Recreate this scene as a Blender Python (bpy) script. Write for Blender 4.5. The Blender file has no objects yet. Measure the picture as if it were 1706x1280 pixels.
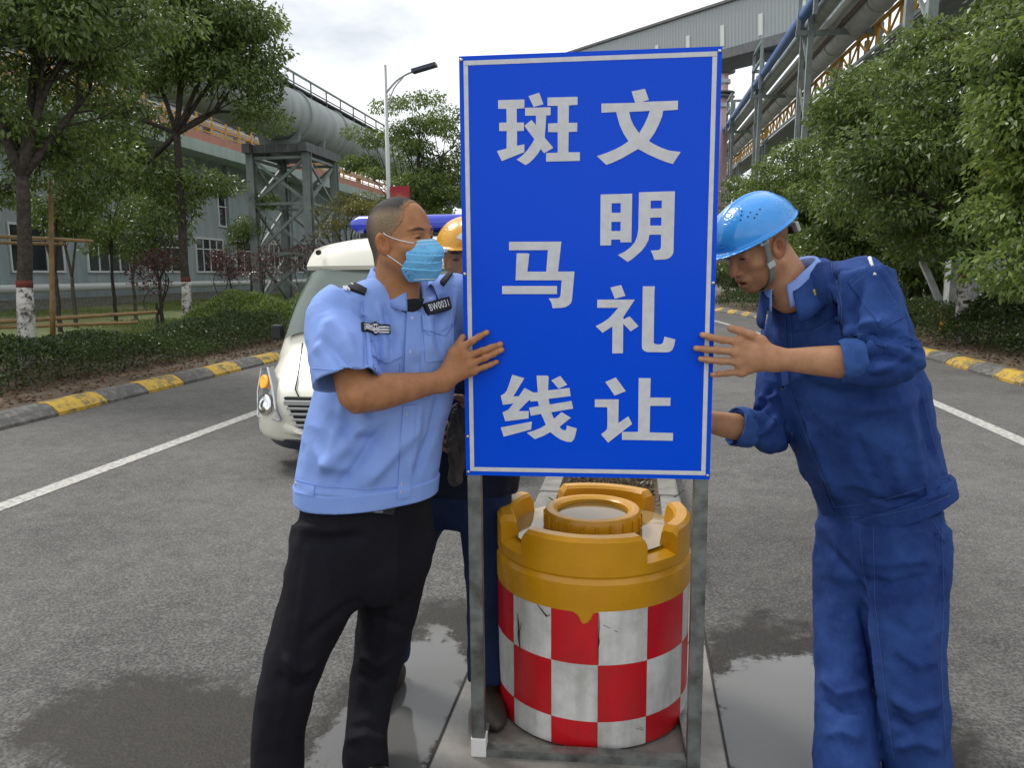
import bpy, bmesh, math, random
import numpy as np
from mathutils import Vector, Matrix
from mathutils.bvhtree import BVHTree

random.seed(7)
SC = bpy.context.scene
COL = SC.collection
R_ = math.radians

# ---------------------------------------------------------------- camera
CAM_YAW, CAM_PITCH, CAM_ROLL, CAM_H, FPX = 9.147, 8.161, -0.487, 1.5, 1282.0
def _cam_axes():
    y, p, r = R_(CAM_YAW), R_(CAM_PITCH), R_(CAM_ROLL)
    F = Vector((-math.sin(y)*math.cos(p), math.cos(y)*math.cos(p), -math.sin(p)))
    R0 = Vector((math.cos(y), math.sin(y), 0)); U0 = R0.cross(F)
    R = math.cos(r)*R0 + math.sin(r)*U0
    return R, R.cross(F), F
CR, CU, CF = _cam_axes()
camd = bpy.data.cameras.new('camera'); camo = bpy.data.objects.new('camera', camd); COL.objects.link(camo)
camd.sensor_width = 36.0; camd.lens = 36.0*FPX/1706.0; camd.clip_start = 0.05; camd.clip_end = 3000
m = Matrix((CR, CU, -CF)).transposed().to_4x4(); m.translation = (0, 0, CAM_H); camo.matrix_world = m
SC.camera = camo

# ---------------------------------------------------------------- sky and sun (bright overcast)
SUN_EL, SUN_AZ = 52.0, -58.0          # azimuth measured from +Y towards +X
w = bpy.data.worlds.new('World'); SC.world = w; w.use_nodes = True
nt = w.node_tree; nt.nodes.clear()
out = nt.nodes.new('ShaderNodeOutputWorld'); bg = nt.nodes.new('ShaderNodeBackground'); bg.inputs[1].default_value = 0.1
sky = nt.nodes.new('ShaderNodeTexSky'); sky.sky_type = 'NISHITA'; sky.sun_disc = False
sky.sun_elevation = R_(SUN_EL); sky.sun_rotation = R_(SUN_AZ); sky.air_density = 1.0; sky.dust_density = 2.0
tc = nt.nodes.new('ShaderNodeTexCoord'); mp = nt.nodes.new('ShaderNodeMapping'); mp.inputs['Scale'].default_value = (1.0, 1.0, 2.6)
nz = nt.nodes.new('ShaderNodeTexNoise'); nz.inputs['Scale'].default_value = 2.3; nz.inputs['Detail'].default_value = 6; nz.inputs['Roughness'].default_value = .55
rp = nt.nodes.new('ShaderNodeValToRGB')
rp.color_ramp.elements[0].position = .36; rp.color_ramp.elements[0].color = (.50, .53, .57, 1)
rp.color_ramp.elements[1].position = .60; rp.color_ramp.elements[1].color = (.97, .98, 1.0, 1)
mul = nt.nodes.new('ShaderNodeVectorMath'); mul.operation = 'SCALE'; mul.inputs['Scale'].default_value = 9.6
mx = nt.nodes.new('ShaderNodeMix'); mx.data_type = 'RGBA'; mx.inputs[0].default_value = .93
L = nt.links.new
L(tc.outputs['Generated'], mp.inputs[0]); L(mp.outputs[0], nz.inputs[0]); L(nz.outputs[0], rp.inputs[0])
L(rp.outputs[0], mul.inputs[0]); L(sky.outputs[0], mx.inputs[6]); L(mul.outputs[0], mx.inputs[7]); L(mx.outputs[2], bg.inputs[0]); L(bg.outputs[0], out.inputs[0])
sd = bpy.data.lights.new('sun', 'SUN'); sd.energy = 1.5; sd.angle = R_(14); sd.color = (1.0, .96, .90)
so = bpy.data.objects.new('sun', sd); COL.objects.link(so)
sdir = Vector((math.sin(R_(SUN_AZ))*math.cos(R_(SUN_EL)), math.cos(R_(SUN_AZ))*math.cos(R_(SUN_EL)), math.sin(R_(SUN_EL))))
so.rotation_euler = (-sdir).to_track_quat('-Z', 'Y').to_euler(); so.location = sdir*60
SC.view_settings.view_transform = 'Standard'; SC.view_settings.look = 'None'
SC.view_settings.exposure = 0.60; SC.view_settings.gamma = 1.0; SC.view_settings.use_curve_mapping = False
SC.render.engine = 'CYCLES'
try:
    SC.cycles.use_denoising = True; SC.cycles.denoiser = 'OPENIMAGEDENOISE'
    SC.cycles.max_bounces = 6; SC.cycles.diffuse_bounces = 3; SC.cycles.glossy_bounces = 3; SC.cycles.transmission_bounces = 4
    SC.cycles.sample_clamp_indirect = 4.0
except Exception: pass

# ---------------------------------------------------------------- measuring helpers
C0 = np.array([0, 0, CAM_H]); CRn, CUn, CFn = np.array(CR), np.array(CU), np.array(CF)
HDG = np.array([-math.sin(R_(CAM_YAW)), math.cos(R_(CAM_YAW)), 0.0])
def ray(px, py): return CRn*(px-853.0)/FPX - CUn*(py-640.0)/FPX + CFn
def at(px, py, d):
    """point seen at photo position px,py, d metres ahead of the photographer"""
    r = ray(px, py); return C0 + r*(d/(r@HDG))
def on_x(px, py, X): r = ray(px, py); return C0 + r*(X/r[0])
def on_y(px, py, Y): r = ray(px, py); return C0 + r*(Y/r[1])
def on_z(px, py, z): r = ray(px, py); return C0 + r*((z-CAM_H)/r[2])

# ---------------------------------------------------------------- object helpers
def tag(o, label=None, cat=None, group=None, kind=None):
    if label: o['label'] = label
    if cat: o['category'] = cat
    if group: o['group'] = group
    if kind: o['kind'] = kind
    return o
def empty(name, loc=(0, 0, 0), rz=0.0):
    o = bpy.data.objects.new(name, None); COL.objects.link(o); o.location = loc; o.rotation_euler = (0, 0, rz); o.empty_display_size = .1
    return o
def link(name, me, mat=None, parent=None, smooth=False):
    """mesh data in world coordinates (or in the parent's, when the parent stands at the origin)"""
    o = bpy.data.objects.new(name, me); COL.objects.link(o)
    if mat is not None:
        for mm in (mat if isinstance(mat, (list, tuple)) else [mat]): me.materials.append(mm)
    if parent is not None:
        o.parent = parent
    if smooth and len(me.polygons): me.polygons.foreach_set('use_smooth', np.ones(len(me.polygons), dtype=bool))
    return o
def mesh_np(name, v, f):
    """fast mesh from numpy arrays: v (n,3), f (m,k)"""
    v = np.ascontiguousarray(v, dtype=np.float32); f = np.ascontiguousarray(f, dtype=np.int32)
    me = bpy.data.meshes.new(name); k = f.shape[1]
    me.vertices.add(len(v)); me.vertices.foreach_set('co', v.ravel())
    me.loops.add(f.size); me.loops.foreach_set('vertex_index', f.ravel())
    me.polygons.add(len(f)); me.polygons.foreach_set('loop_start', np.arange(0, f.size, k, dtype=np.int32))
    me.update(calc_edges=True); return me
class MB:
    """collects boxes, bars, tubes, lathes as one mesh"""
    def __init__(s): s.v = []; s.f = []; s.n = 0
    def add(s, v, f):
        s.v += [tuple(map(float, p)) for p in v]; s.f += [tuple(int(i)+s.n for i in q) for q in f]; s.n = len(s.v); return s
    def box(s, c, d, rz=0.0, bev=0.0):
        c = np.array(c, float); h = np.array(d, float)/2
        if bev <= 0:
            p = np.array([[x, y, z] for x in (-1, 1) for y in (-1, 1) for z in (-1, 1)], float)*h
            f = [(0, 1, 3, 2), (4, 6, 7, 5), (0, 4, 5, 1), (2, 3, 7, 6), (0, 2, 6, 4), (1, 5, 7, 3)]
        else:
            bm = bmesh.new(); bmesh.ops.create_cube(bm, size=1.0)
            for q in bm.verts: q.co = Vector((q.co.x*d[0], q.co.y*d[1], q.co.z*d[2]))
            bmesh.ops.bevel(bm, geom=bm.edges[:], offset=bev, segments=2, affect='EDGES', profile=.6)
            bm.verts.index_update(); p = np.array([q.co[:] for q in bm.verts]); f = [[q.index for q in fc.verts] for fc in bm.faces]; bm.free()
        if rz: cs, sn = math.cos(rz), math.sin(rz); p = np.stack([p[:, 0]*cs-p[:, 1]*sn, p[:, 0]*sn+p[:, 1]*cs, p[:, 2]], 1)
        return s.add(p+c, f)
    def bar(s, a, b, w, h=None, up=(0, 0, 1)):
        a = np.array(a, float); b = np.array(b, float); h = w if h is None else h
        t = b-a; t /= max(np.linalg.norm(t), 1e-9); up = np.array(up, float)
        if abs(t@up) > .98: up = np.array([1., 0, 0])
        x = np.cross(t, up); x /= np.linalg.norm(x); y = np.cross(x, t)
        p = [q+x*sx*w/2+y*sy*h/2 for q in (a, b) for sx, sy in ((-1, -1), (1, -1), (1, 1), (-1, 1))]
        return s.add(p, [(0, 3, 2, 1), (4, 5, 6, 7), (0, 1, 5, 4), (1, 2, 6, 5), (2, 3, 7, 6), (3, 0, 4, 7)])
    def tube(s, pts, r, n=8, cap=True):
        pts = np.array(pts, float); m_ = len(pts); r = np.broadcast_to(np.array(r, float), (m_,))
        t = np.gradient(pts, axis=0); t /= np.maximum(np.linalg.norm(t, axis=1, keepdims=True), 1e-9)
        ref = np.array([0, 0, 1.]) if abs(t[0][2]) < .9 else np.array([1., 0, 0])
        x = np.cross(t[0], ref); x /= np.linalg.norm(x); V = []
        for i in range(m_):
            x = x-(x@t[i])*t[i]; x /= np.linalg.norm(x); y = np.cross(t[i], x)
            for k in range(n): a = 2*math.pi*k/n; V.append(pts[i]+r[i]*(math.cos(a)*x+math.sin(a)*y))
        Fc = [(i*n+k, i*n+(k+1) % n, (i+1)*n+(k+1) % n, (i+1)*n+k) for i in range(m_-1) for k in range(n)]
        if cap: Fc += [tuple(range(n))[::-1], tuple(range((m_-1)*n, m_*n))]
        return s.add(V, Fc)
    def lathe(s, prof, c=(0, 0, 0), n=32, a0=0.0, a1=2*math.pi):
        full = abs(a1-a0-2*math.pi) < 1e-6; k = n if full else n+1; V = []
        for (r, z) in prof:
            for i in range(k): a = a0+(a1-a0)*i/n; V.append((c[0]+r*math.cos(a), c[1]+r*math.sin(a), c[2]+z))
        Fc = []
        for j in range(len(prof)-1):
            for i in range(n): i2 = (i+1) % k; Fc.append((j*k+i, j*k+i2, (j+1)*k+i2, (j+1)*k+i))
        return s.add(V, Fc)
    def quad(s, a, b, c, d): return s.add([a, b, c, d], [(0, 1, 2, 3)])
    def prism(s, poly, y0, y1, fn=None):
        """polygon in x,z pushed from y0 to y1; fn maps (x,y,z)"""
        n = len(poly); V = [(x, y0, z) for x, z in poly]+[(x, y1, z) for x, z in poly]
        if fn: V = [fn(*p) for p in V]
        return s.add(V, [tuple(range(n)), tuple(range(n, 2*n))[::-1]]+[(i, n+i, n+(i+1) % n, (i+1) % n) for i in range(n)])
    def mesh(s, name):
        me = bpy.data.meshes.new(name); me.from_pydata(s.v, [], s.f); me.update()
        bm = bmesh.new(); bm.from_mesh(me); bmesh.ops.recalc_face_normals(bm, faces=bm.faces[:]); bm.to_mesh(me); bm.free(); return me
    def build(s, name, mat=None, parent=None, smooth=False, auto=None):
        o = link(name, s.mesh(name), mat, parent, smooth or auto is not None)
        if auto is not None: o.data.set_sharp_from_angle(angle=R_(auto))
        return o
def copy_tree(o, parent=None):
    c = o.copy(); COL.objects.link(c); c.parent = parent
    for ch in list(o.children): copy_tree(ch, c)
    return c

# ---------------------------------------------------------------- materials
def mat(name, col=(.5, .5, .5), rough=.6, metal=0.0, spec=.5, noise=None, bump=None, coat=0.0, build=None, sheen=0.0):
    """noise=(scale, colour2, lo, hi[, detail]) mixes a second colour; bump=(scale, strength, distance)"""
    mt = bpy.data.materials.new(name); mt.use_nodes = True; t = mt.node_tree; b = t.nodes['Principled BSDF']
    b.inputs['Base Color'].default_value = (*col, 1); b.inputs['Roughness'].default_value = rough; b.inputs['Metallic'].default_value = metal
    b.inputs['Specular IOR Level'].default_value = spec; b.inputs['Coat Weight'].default_value = coat
    if sheen: b.inputs['Sheen Weight'].default_value = sheen
    tcn = t.nodes.new('ShaderNodeTexCoord'); co = tcn.outputs['Object']
    if noise:
        n = t.nodes.new('ShaderNodeTexNoise'); n.inputs['Scale'].default_value = noise[0]; n.inputs['Detail'].default_value = noise[4] if len(noise) > 4 else 6; n.inputs['Roughness'].default_value = .6
        r = t.nodes.new('ShaderNodeValToRGB'); r.color_ramp.elements[0].position = noise[2]; r.color_ramp.elements[1].position = noise[3]
        r.color_ramp.elements[0].color = (*col, 1); r.color_ramp.elements[1].color = (*noise[1], 1)
        t.links.new(co, n.inputs[0]); t.links.new(n.outputs[0], r.inputs[0]); t.links.new(r.outputs[0], b.inputs['Base Color'])
    if bump:
        n2 = t.nodes.new('ShaderNodeTexNoise'); n2.inputs['Scale'].default_value = bump[0]; n2.inputs['Detail'].default_value = 4
        bp = t.nodes.new('ShaderNodeBump'); bp.inputs['Strength'].default_value = bump[1]; bp.inputs['Distance'].default_value = bump[2]
        t.links.new(co, n2.inputs[0]); t.links.new(n2.outputs[0], bp.inputs['Height']); t.links.new(bp.outputs[0], b.inputs['Normal'])
    if build: build(t, b, co)
    return mt
def nd(t, kind, **kw):
    n = t.nodes.new(kind)
    for k, v in kw.items():
        if k.startswith('_'): n.inputs[k[1:].replace('_', ' ')].default_value = v
        else: setattr(n, k, v)
    return n
# ---------------------------------------------------------------- sculpting by distance fields
V3 = lambda *a: np.array(a, float)
UPZ = V3(0, 0, 1)
def unit(v): v = np.array(v, float); return v/max(np.linalg.norm(v), 1e-9)
def lerp(a, b, t): return np.array(a, float)*(1-t)+np.array(b, float)*t
_rng = np.random.RandomState(3); _lat = _rng.rand(32, 32, 32).astype(np.float32)
def vnoise(p, s, off=0.0):
    q = p*s+off; i = np.floor(q).astype(int); f = q-i; f = f*f*(3-2*f); i0 = i % 32; i1 = (i+1) % 32
    x0, y0, z0 = i0.T; x1, y1, z1 = i1.T; fx, fy, fz = f.T
    c = lambda a, b_, d: _lat[a, b_, d]
    a = c(x0, y0, z0)*(1-fx)+c(x1, y0, z0)*fx; b = c(x0, y1, z0)*(1-fx)+c(x1, y1, z0)*fx
    d = c(x0, y0, z1)*(1-fx)+c(x1, y0, z1)*fx; e = c(x0, y1, z1)*(1-fx)+c(x1, y1, z1)*fx
    return (a*(1-fy)+b*fy)*(1-fz)+(d*(1-fy)+e*fy)*fz-.5
def smin(a, b, k):
    if k <= 0: return np.minimum(a, b)
    h = np.clip(.5+.5*(b-a)/k, 0, 1); return b*(1-h)+a*h-k*h*(1-h)
def smax(a, b, k): return -smin(-a, -b, k)
def f_rc(p, a, b, ra, rb):
    ba = b-a; t = np.clip(((p-a)@ba)/max(ba@ba, 1e-12), 0, 1); return np.linalg.norm(p-a-t[:, None]*ba, axis=1)-(ra+(rb-ra)*t)
def f_ell(p, c, r, M=None):
    q = p-c
    if M is not None: q = q@M
    r = np.array(r, float); k0 = np.linalg.norm(q/r, axis=1); k1 = np.linalg.norm(q/(r*r), axis=1); return k0*(k0-1)/np.maximum(k1, 1e-9)
def f_box(p, c, h, M=None, r=0.0):
    q = p-c
    if M is not None: q = q@M
    q = np.abs(q)-(np.array(h, float)-r); return np.linalg.norm(np.maximum(q, 0), axis=1)+np.minimum(q.max(1), 0)-r
def crom(pts, n):
    """Catmull-Rom resampling of rows"""
    P = np.array(pts, float); m_ = len(P); P = np.vstack([2*P[0]-P[1], P, 2*P[-1]-P[-2]]); o = []
    for u in np.linspace(0, m_-1, n):
        i = min(int(u), m_-2); t = u-i; a, b, c, d = P[i:i+4]
        o.append(.5*((2*b)+(c-a)*t+(2*a-5*b+4*c-d)*t*t+(3*b-a-3*c+d)*t**3))
    return np.array(o)
class Loft:
    """tube of super-elliptic sections: rows of (centre xyz, half width, front depth, back depth, side xyz); front = side x axis-ish"""
    def __init__(s, rows, n=24, e=2.3, flip=1):
        r = crom([np.concatenate([np.ravel(q) for q in row]) for row in rows], n); s.c = r[:, :3]; s.a = r[:, 3]; s.bf = r[:, 4]; s.bb = r[:, 5]; s.sd = r[:, 6:9]; s.e = e; s.flip = flip; s.L = np.concatenate([[0], np.cumsum(np.linalg.norm(np.diff(s.c, axis=0), axis=1))])
    def __call__(s, p):
        m_ = len(s.c)-1; c2 = (s.c*s.c).sum(1)
        near = (c2[None]-2*(p@s.c.T)).argmin(1); best = np.full(len(p), 1e9); bestw = np.full(len(p), 1e9)
        for o in (-1, 0):
            i = np.clip(near+o, 0, m_-1); A = s.c[i]; ba = s.c[i+1]-A; l2 = np.maximum((ba*ba).sum(1), 1e-12)
            t0 = ((p-A)*ba).sum(1)/l2; t = np.clip(t0, 0, 1); tc_ = t[:, None]; q = p-A-tc_*ba; ax = ba/np.sqrt(l2)[:, None]
            sv = s.sd[i]*(1-tc_)+s.sd[i+1]*tc_; sv = sv-(sv*ax).sum(1, keepdims=True)*ax; sv /= np.maximum(np.sqrt((sv*sv).sum(1, keepdims=True)), 1e-9)
            fv = np.cross(ax, sv)*s.flip; u = (q*sv).sum(1); v = (q*fv).sum(1); ww = (q*ax).sum(1)
            a = s.a[i]*(1-t)+s.a[i+1]*t; b = np.where(v > 0, s.bf[i]*(1-t)+s.bf[i+1]*t, s.bb[i]*(1-t)+s.bb[i+1]*t)
            sc = (np.abs(u/a)**s.e+np.abs(v/b)**s.e)**(1/s.e); rr = np.sqrt(u*u+v*v)
            d = np.where(sc > .05, rr*(1-1/np.maximum(sc, .05)), -np.minimum(a, b)); d = np.maximum(d, -np.minimum(a, b))
            end = ((i == 0) & (t0 < 0)) | ((i == m_-1) & (t0 > 1)); la = s.L[i]+t*np.sqrt(l2)
            d = np.where(end, np.sqrt(np.maximum(d, 0)**2+ww*ww), np.maximum(d, np.maximum(-la, la-s.L[-1])))
            w_ = np.abs(t0-t)*np.sqrt(l2); k = (w_ < bestw-1e-9) | ((np.abs(w_-bestw) <= 1e-9) & (d < best)); best = np.where(k, d, best); bestw = np.where(k, w_, bestw)
        return best
def poly_dist(p, pts):
    """distance to a polyline and the position 0..1 along it"""
    d = np.full(len(p), 1e9); tt = np.zeros(len(p)); m_ = len(pts)-1
    for i in range(m_):
        a, b = pts[i], pts[i+1]; ba = b-a; t = np.clip(((p-a)@ba)/max(ba@ba, 1e-12), 0, 1); q = np.linalg.norm(p-a-t[:, None]*ba, axis=1)
        k = q < d; d = np.where(k, q, d); tt = np.where(k, (i+t)/m_, tt)
    return d, tt
def folds(strokes):
    """strokes: (points Nx3, width, height); ridges (+) and creases (-) that fade to both ends"""
    def g(p):
        o = np.zeros(len(p))
        for pts, wd, am in strokes:
            k = np.where(((p > pts.min(0)-wd*2.6) & (p < pts.max(0)+wd*2.6)).all(1))[0]
            if len(k): d, t = poly_dist(p[k], pts); o[k] += am*np.exp(-(d/wd)**2)*np.clip(np.minimum(t, 1-t)*5, .0, 1)
        return o
    return g
def nets(fn, lo, hi, h):
    """surface of fn<0 inside the box, by surface nets on a grid of step h, evaluated only near the surface"""
    lo = np.array(lo, float); hi = np.array(hi, float); B = 4
    nb = np.maximum(np.ceil((hi-lo)/(h*B*4)).astype(int), 1); grid = lambda k: np.stack(np.meshgrid(*[np.arange(q) for q in k], indexing='ij'), -1).reshape(-1, 3)
    si = grid(nb); ds = fn(lo+(si+.5)*B*4*h); nb = nb*4; n = nb*B
    dc = np.repeat(np.repeat(np.repeat(ds.reshape(nb//4), 4, 0), 4, 1), 4, 2); keep = np.abs(dc) < B*4*h*1.15
    ci = np.argwhere(keep); dc[tuple(ci.T)] = fn(lo+(ci+.5-.5/B)*B*h); dc = dc.reshape(-1); act = np.abs(dc) < B*h*1.4; act &= keep.reshape(-1); ci = grid(nb)
    vol = np.repeat(np.repeat(np.repeat(dc.reshape(nb), B, 0), B, 1), B, 2)
    if not act.any(): return np.zeros((0, 3)), np.zeros((0, 4), int)
    off = np.stack(np.meshgrid(*[np.arange(B)]*3, indexing='ij'), -1).reshape(-1, 3)
    idx = (ci[act][:, None, :]*B+off[None]).reshape(-1, 3)
    vol[idx[:, 0], idx[:, 1], idx[:, 2]] = fn(lo+idx*h)
    vol[0] = vol[-1] = np.maximum(vol[0], h); vol[-1] = np.maximum(vol[-1], h); vol[:, 0] = np.maximum(vol[:, 0], h); vol[:, -1] = np.maximum(vol[:, -1], h); vol[:, :, 0] = np.maximum(vol[:, :, 0], h); vol[:, :, -1] = np.maximum(vol[:, :, -1], h)
    sg = vol < 0; N = np.array(vol.shape)-1
    cor = [(a, b, c) for a in (0, 1) for b in (0, 1) for c in (0, 1)]
    sl = lambda A, o: A[o[0]:o[0]+N[0], o[1]:o[1]+N[1], o[2]:o[2]+N[2]]
    cnt = sum(sl(sg, o).astype(np.int8) for o in cor); cells = np.argwhere((cnt > 0) & (cnt < 8))
    ids = np.full(N, -1, np.int64); ids[tuple(cells.T)] = np.arange(len(cells))
    acc = np.zeros((len(cells), 3)); num = np.zeros(len(cells))
    val = {o: vol[cells[:, 0]+o[0], cells[:, 1]+o[1], cells[:, 2]+o[2]] for o in cor}
    for o in cor:
        for ax in range(3):
            if o[ax]: continue
            o2 = list(o); o2[ax] = 1; o2 = tuple(o2); v0, v1 = val[o], val[o2]; c = (v0 < 0) != (v1 < 0)
            t = np.where(c, v0/np.where(c, v0-v1, 1), 0); q = np.tile(np.array(o, float), (len(cells), 1)); q[:, ax] += t
            acc += q*c[:, None]; num += c
    V = lo+(cells+acc/np.maximum(num, 1)[:, None])*h; Fs = []
    for ax in range(3):
        sh = [slice(1, -1)]*3; sh[ax] = slice(0, -1); s2 = [slice(1, -1)]*3; s2[ax] = slice(1, None)
        a = sg[tuple(sh)]; b = sg[tuple(s2)]; e = np.argwhere(a != b); inside = a[tuple(e.T)]
        g = e.copy(); o1, o2 = [k for k in range(3) if k != ax]; g[:, o1] += 1; g[:, o2] += 1
        def cell(d1, d2): k = g.copy(); k[:, o1] -= d1; k[:, o2] -= d2; return ids[tuple(k.T)]
        q = np.stack([cell(1, 1), cell(0, 1), cell(0, 0), cell(1, 0)], 1)
        fl = inside if ax != 1 else ~inside
        q = np.where(fl[:, None], q, q[:, ::-1]); Fs.append(q)
    Fq = np.concatenate(Fs); return V, Fq[(Fq >= 0).all(1)]
def displace(me, fn):
    n = len(me.vertices); co = np.empty(n*3, np.float32); no = np.empty(n*3, np.float32); me.vertices.foreach_get('co', co); me.vertices.foreach_get('normal', no)
    co = co.reshape(-1, 3).astype(float); co += no.reshape(-1, 3)*fn(co)[:, None]; me.vertices.foreach_set('co', co.astype(np.float32).ravel()); me.update()
def sculpt(name, fn, lo, hi, h, material, parent, disp=None):
    """surface of the field fn; disp is a height laid on it along its normals (folds, creases)"""
    v, f = nets(fn, lo, hi, h); me = mesh_np(name, v, f)
    if disp is not None: displace(me, disp)
    return link(name, me, material, parent, smooth=True)
def bvh_of(*objs):
    V = []; Fc = []
    for o in objs:
        me = o.data; n = len(V); V += [v.co.copy() for v in me.vertices]; Fc += [[i+n for i in p.vertices] for p in me.polygons]
    return BVHTree.FromPolygons(V, Fc)
def bvh_np(v, f): return BVHTree.FromPolygons([Vector(p) for p in v], [tuple(int(i) for i in q) for q in f])
def hit(bv, px, py):
    r = Vector(ray(px, py)).normalized(); h = bv.ray_cast(Vector(C0), r, 30.0)
    return (np.array(h[0]), np.array(h[1])) if h[0] is not None else (None, None)
def trace(bv, pxs, step=8.0, lift=0.0):
    """polyline of photo positions laid on a surface"""
    o = []; last = None
    for (x0, y0), (x1, y1) in zip(pxs[:-1], pxs[1:]):
        k = max(2, int(math.hypot(x1-x0, y1-y0)/step))
        for i in range(k+1):
            if o and i == 0: continue
            p, n = hit(bv, x0+(x1-x0)*i/k, y0+(y1-y0)*i/k)
            if p is None: continue
            if (n @ (C0-p)) < 0: n = -n
            o.append(p+n*lift)
    return np.array(o)
def patch(bv, quad, nu, nv, lift, thick, name, material, parent, shape=None, smooth=True):
    """cloth patch with four corner photo positions (tl,tr,br,bl) laid on a surface; shape(u,v)->inside drops cells"""
    q = np.array(quad, float); P = []; ok = []; lastd = None
    for j in range(nv+1):
        for i in range(nu+1):
            u, v = i/nu, j/nv
            if shape is not None and not callable(shape): v = v
            xy = (q[0]*(1-u)+q[1]*u)*(1-v)+(q[3]*(1-u)+q[2]*u)*v
            p, n = hit(bv, *xy)
            if p is None: P.append((None, None)); continue
            if (n @ (C0-p)) < 0: n = -n
            P.append((p, n))
    good = [a for a in P if a[0] is not None]
    if len(good) < 4: return None
    pl = np.array([a[0] if a[0] is not None else [np.nan]*3 for a in P]).reshape(nv+1, nu+1, 3); nn = np.array([a[1] if a[1] is not None else [np.nan]*3 for a in P]).reshape(nv+1, nu+1, 3)
    mnn = unit(np.nanmean(nn.reshape(-1, 3), 0)); nn = np.nan_to_num(nn, nan=0)+mnn*.6; nn /= np.linalg.norm(nn, axis=2, keepdims=True)
    V = []; Fc = []; idx = -np.ones((2, nv+1, nu+1), int)
    for L_ in (0, 1):
        for j in range(nv+1):
            for i in range(nu+1):
                if not np.isnan(pl[j, i, 0]): idx[L_, j, i] = len(V); V.append(pl[j, i]+nn[j, i]*(lift+(thick if L_ == 0 else -.004)))
    use = np.zeros((nv, nu), bool)
    for j in range(nv):
        for i in range(nu):
            c = [(j, i), (j, i+1), (j+1, i+1), (j+1, i)]
            if all(idx[0][a] >= 0 for a in c) and (shape is None or shape((i+.5)/nu, (j+.5)/nv)): use[j, i] = True
    for j in range(nv):
        for i in range(nu):
            if not use[j, i]: continue
            a, b, c, d = idx[0, j, i], idx[0, j, i+1], idx[0, j+1, i+1], idx[0, j+1, i]; e, f, g, h = idx[1, j, i], idx[1, j, i+1], idx[1, j+1, i+1], idx[1, j+1, i]
            Fc.append((d, c, b, a))
            if j == 0 or not use[j-1, i]: Fc.append((a, b, f, e))
            if j == nv-1 or not use[j+1, i]: Fc.append((c, d, h, g))
            if i == 0 or not use[j, i-1]: Fc.append((d, a, e, h))
            if i == nu-1 or not use[j, i+1]: Fc.append((b, c, g, f))
    me = bpy.data.meshes.new(name); me.from_pydata([tuple(x) for x in V], [], Fc); me.update()
    o = link(name, me, material, parent, smooth)
    if smooth: o.data.set_sharp_from_angle(angle=R_(50))
    return o
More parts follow.
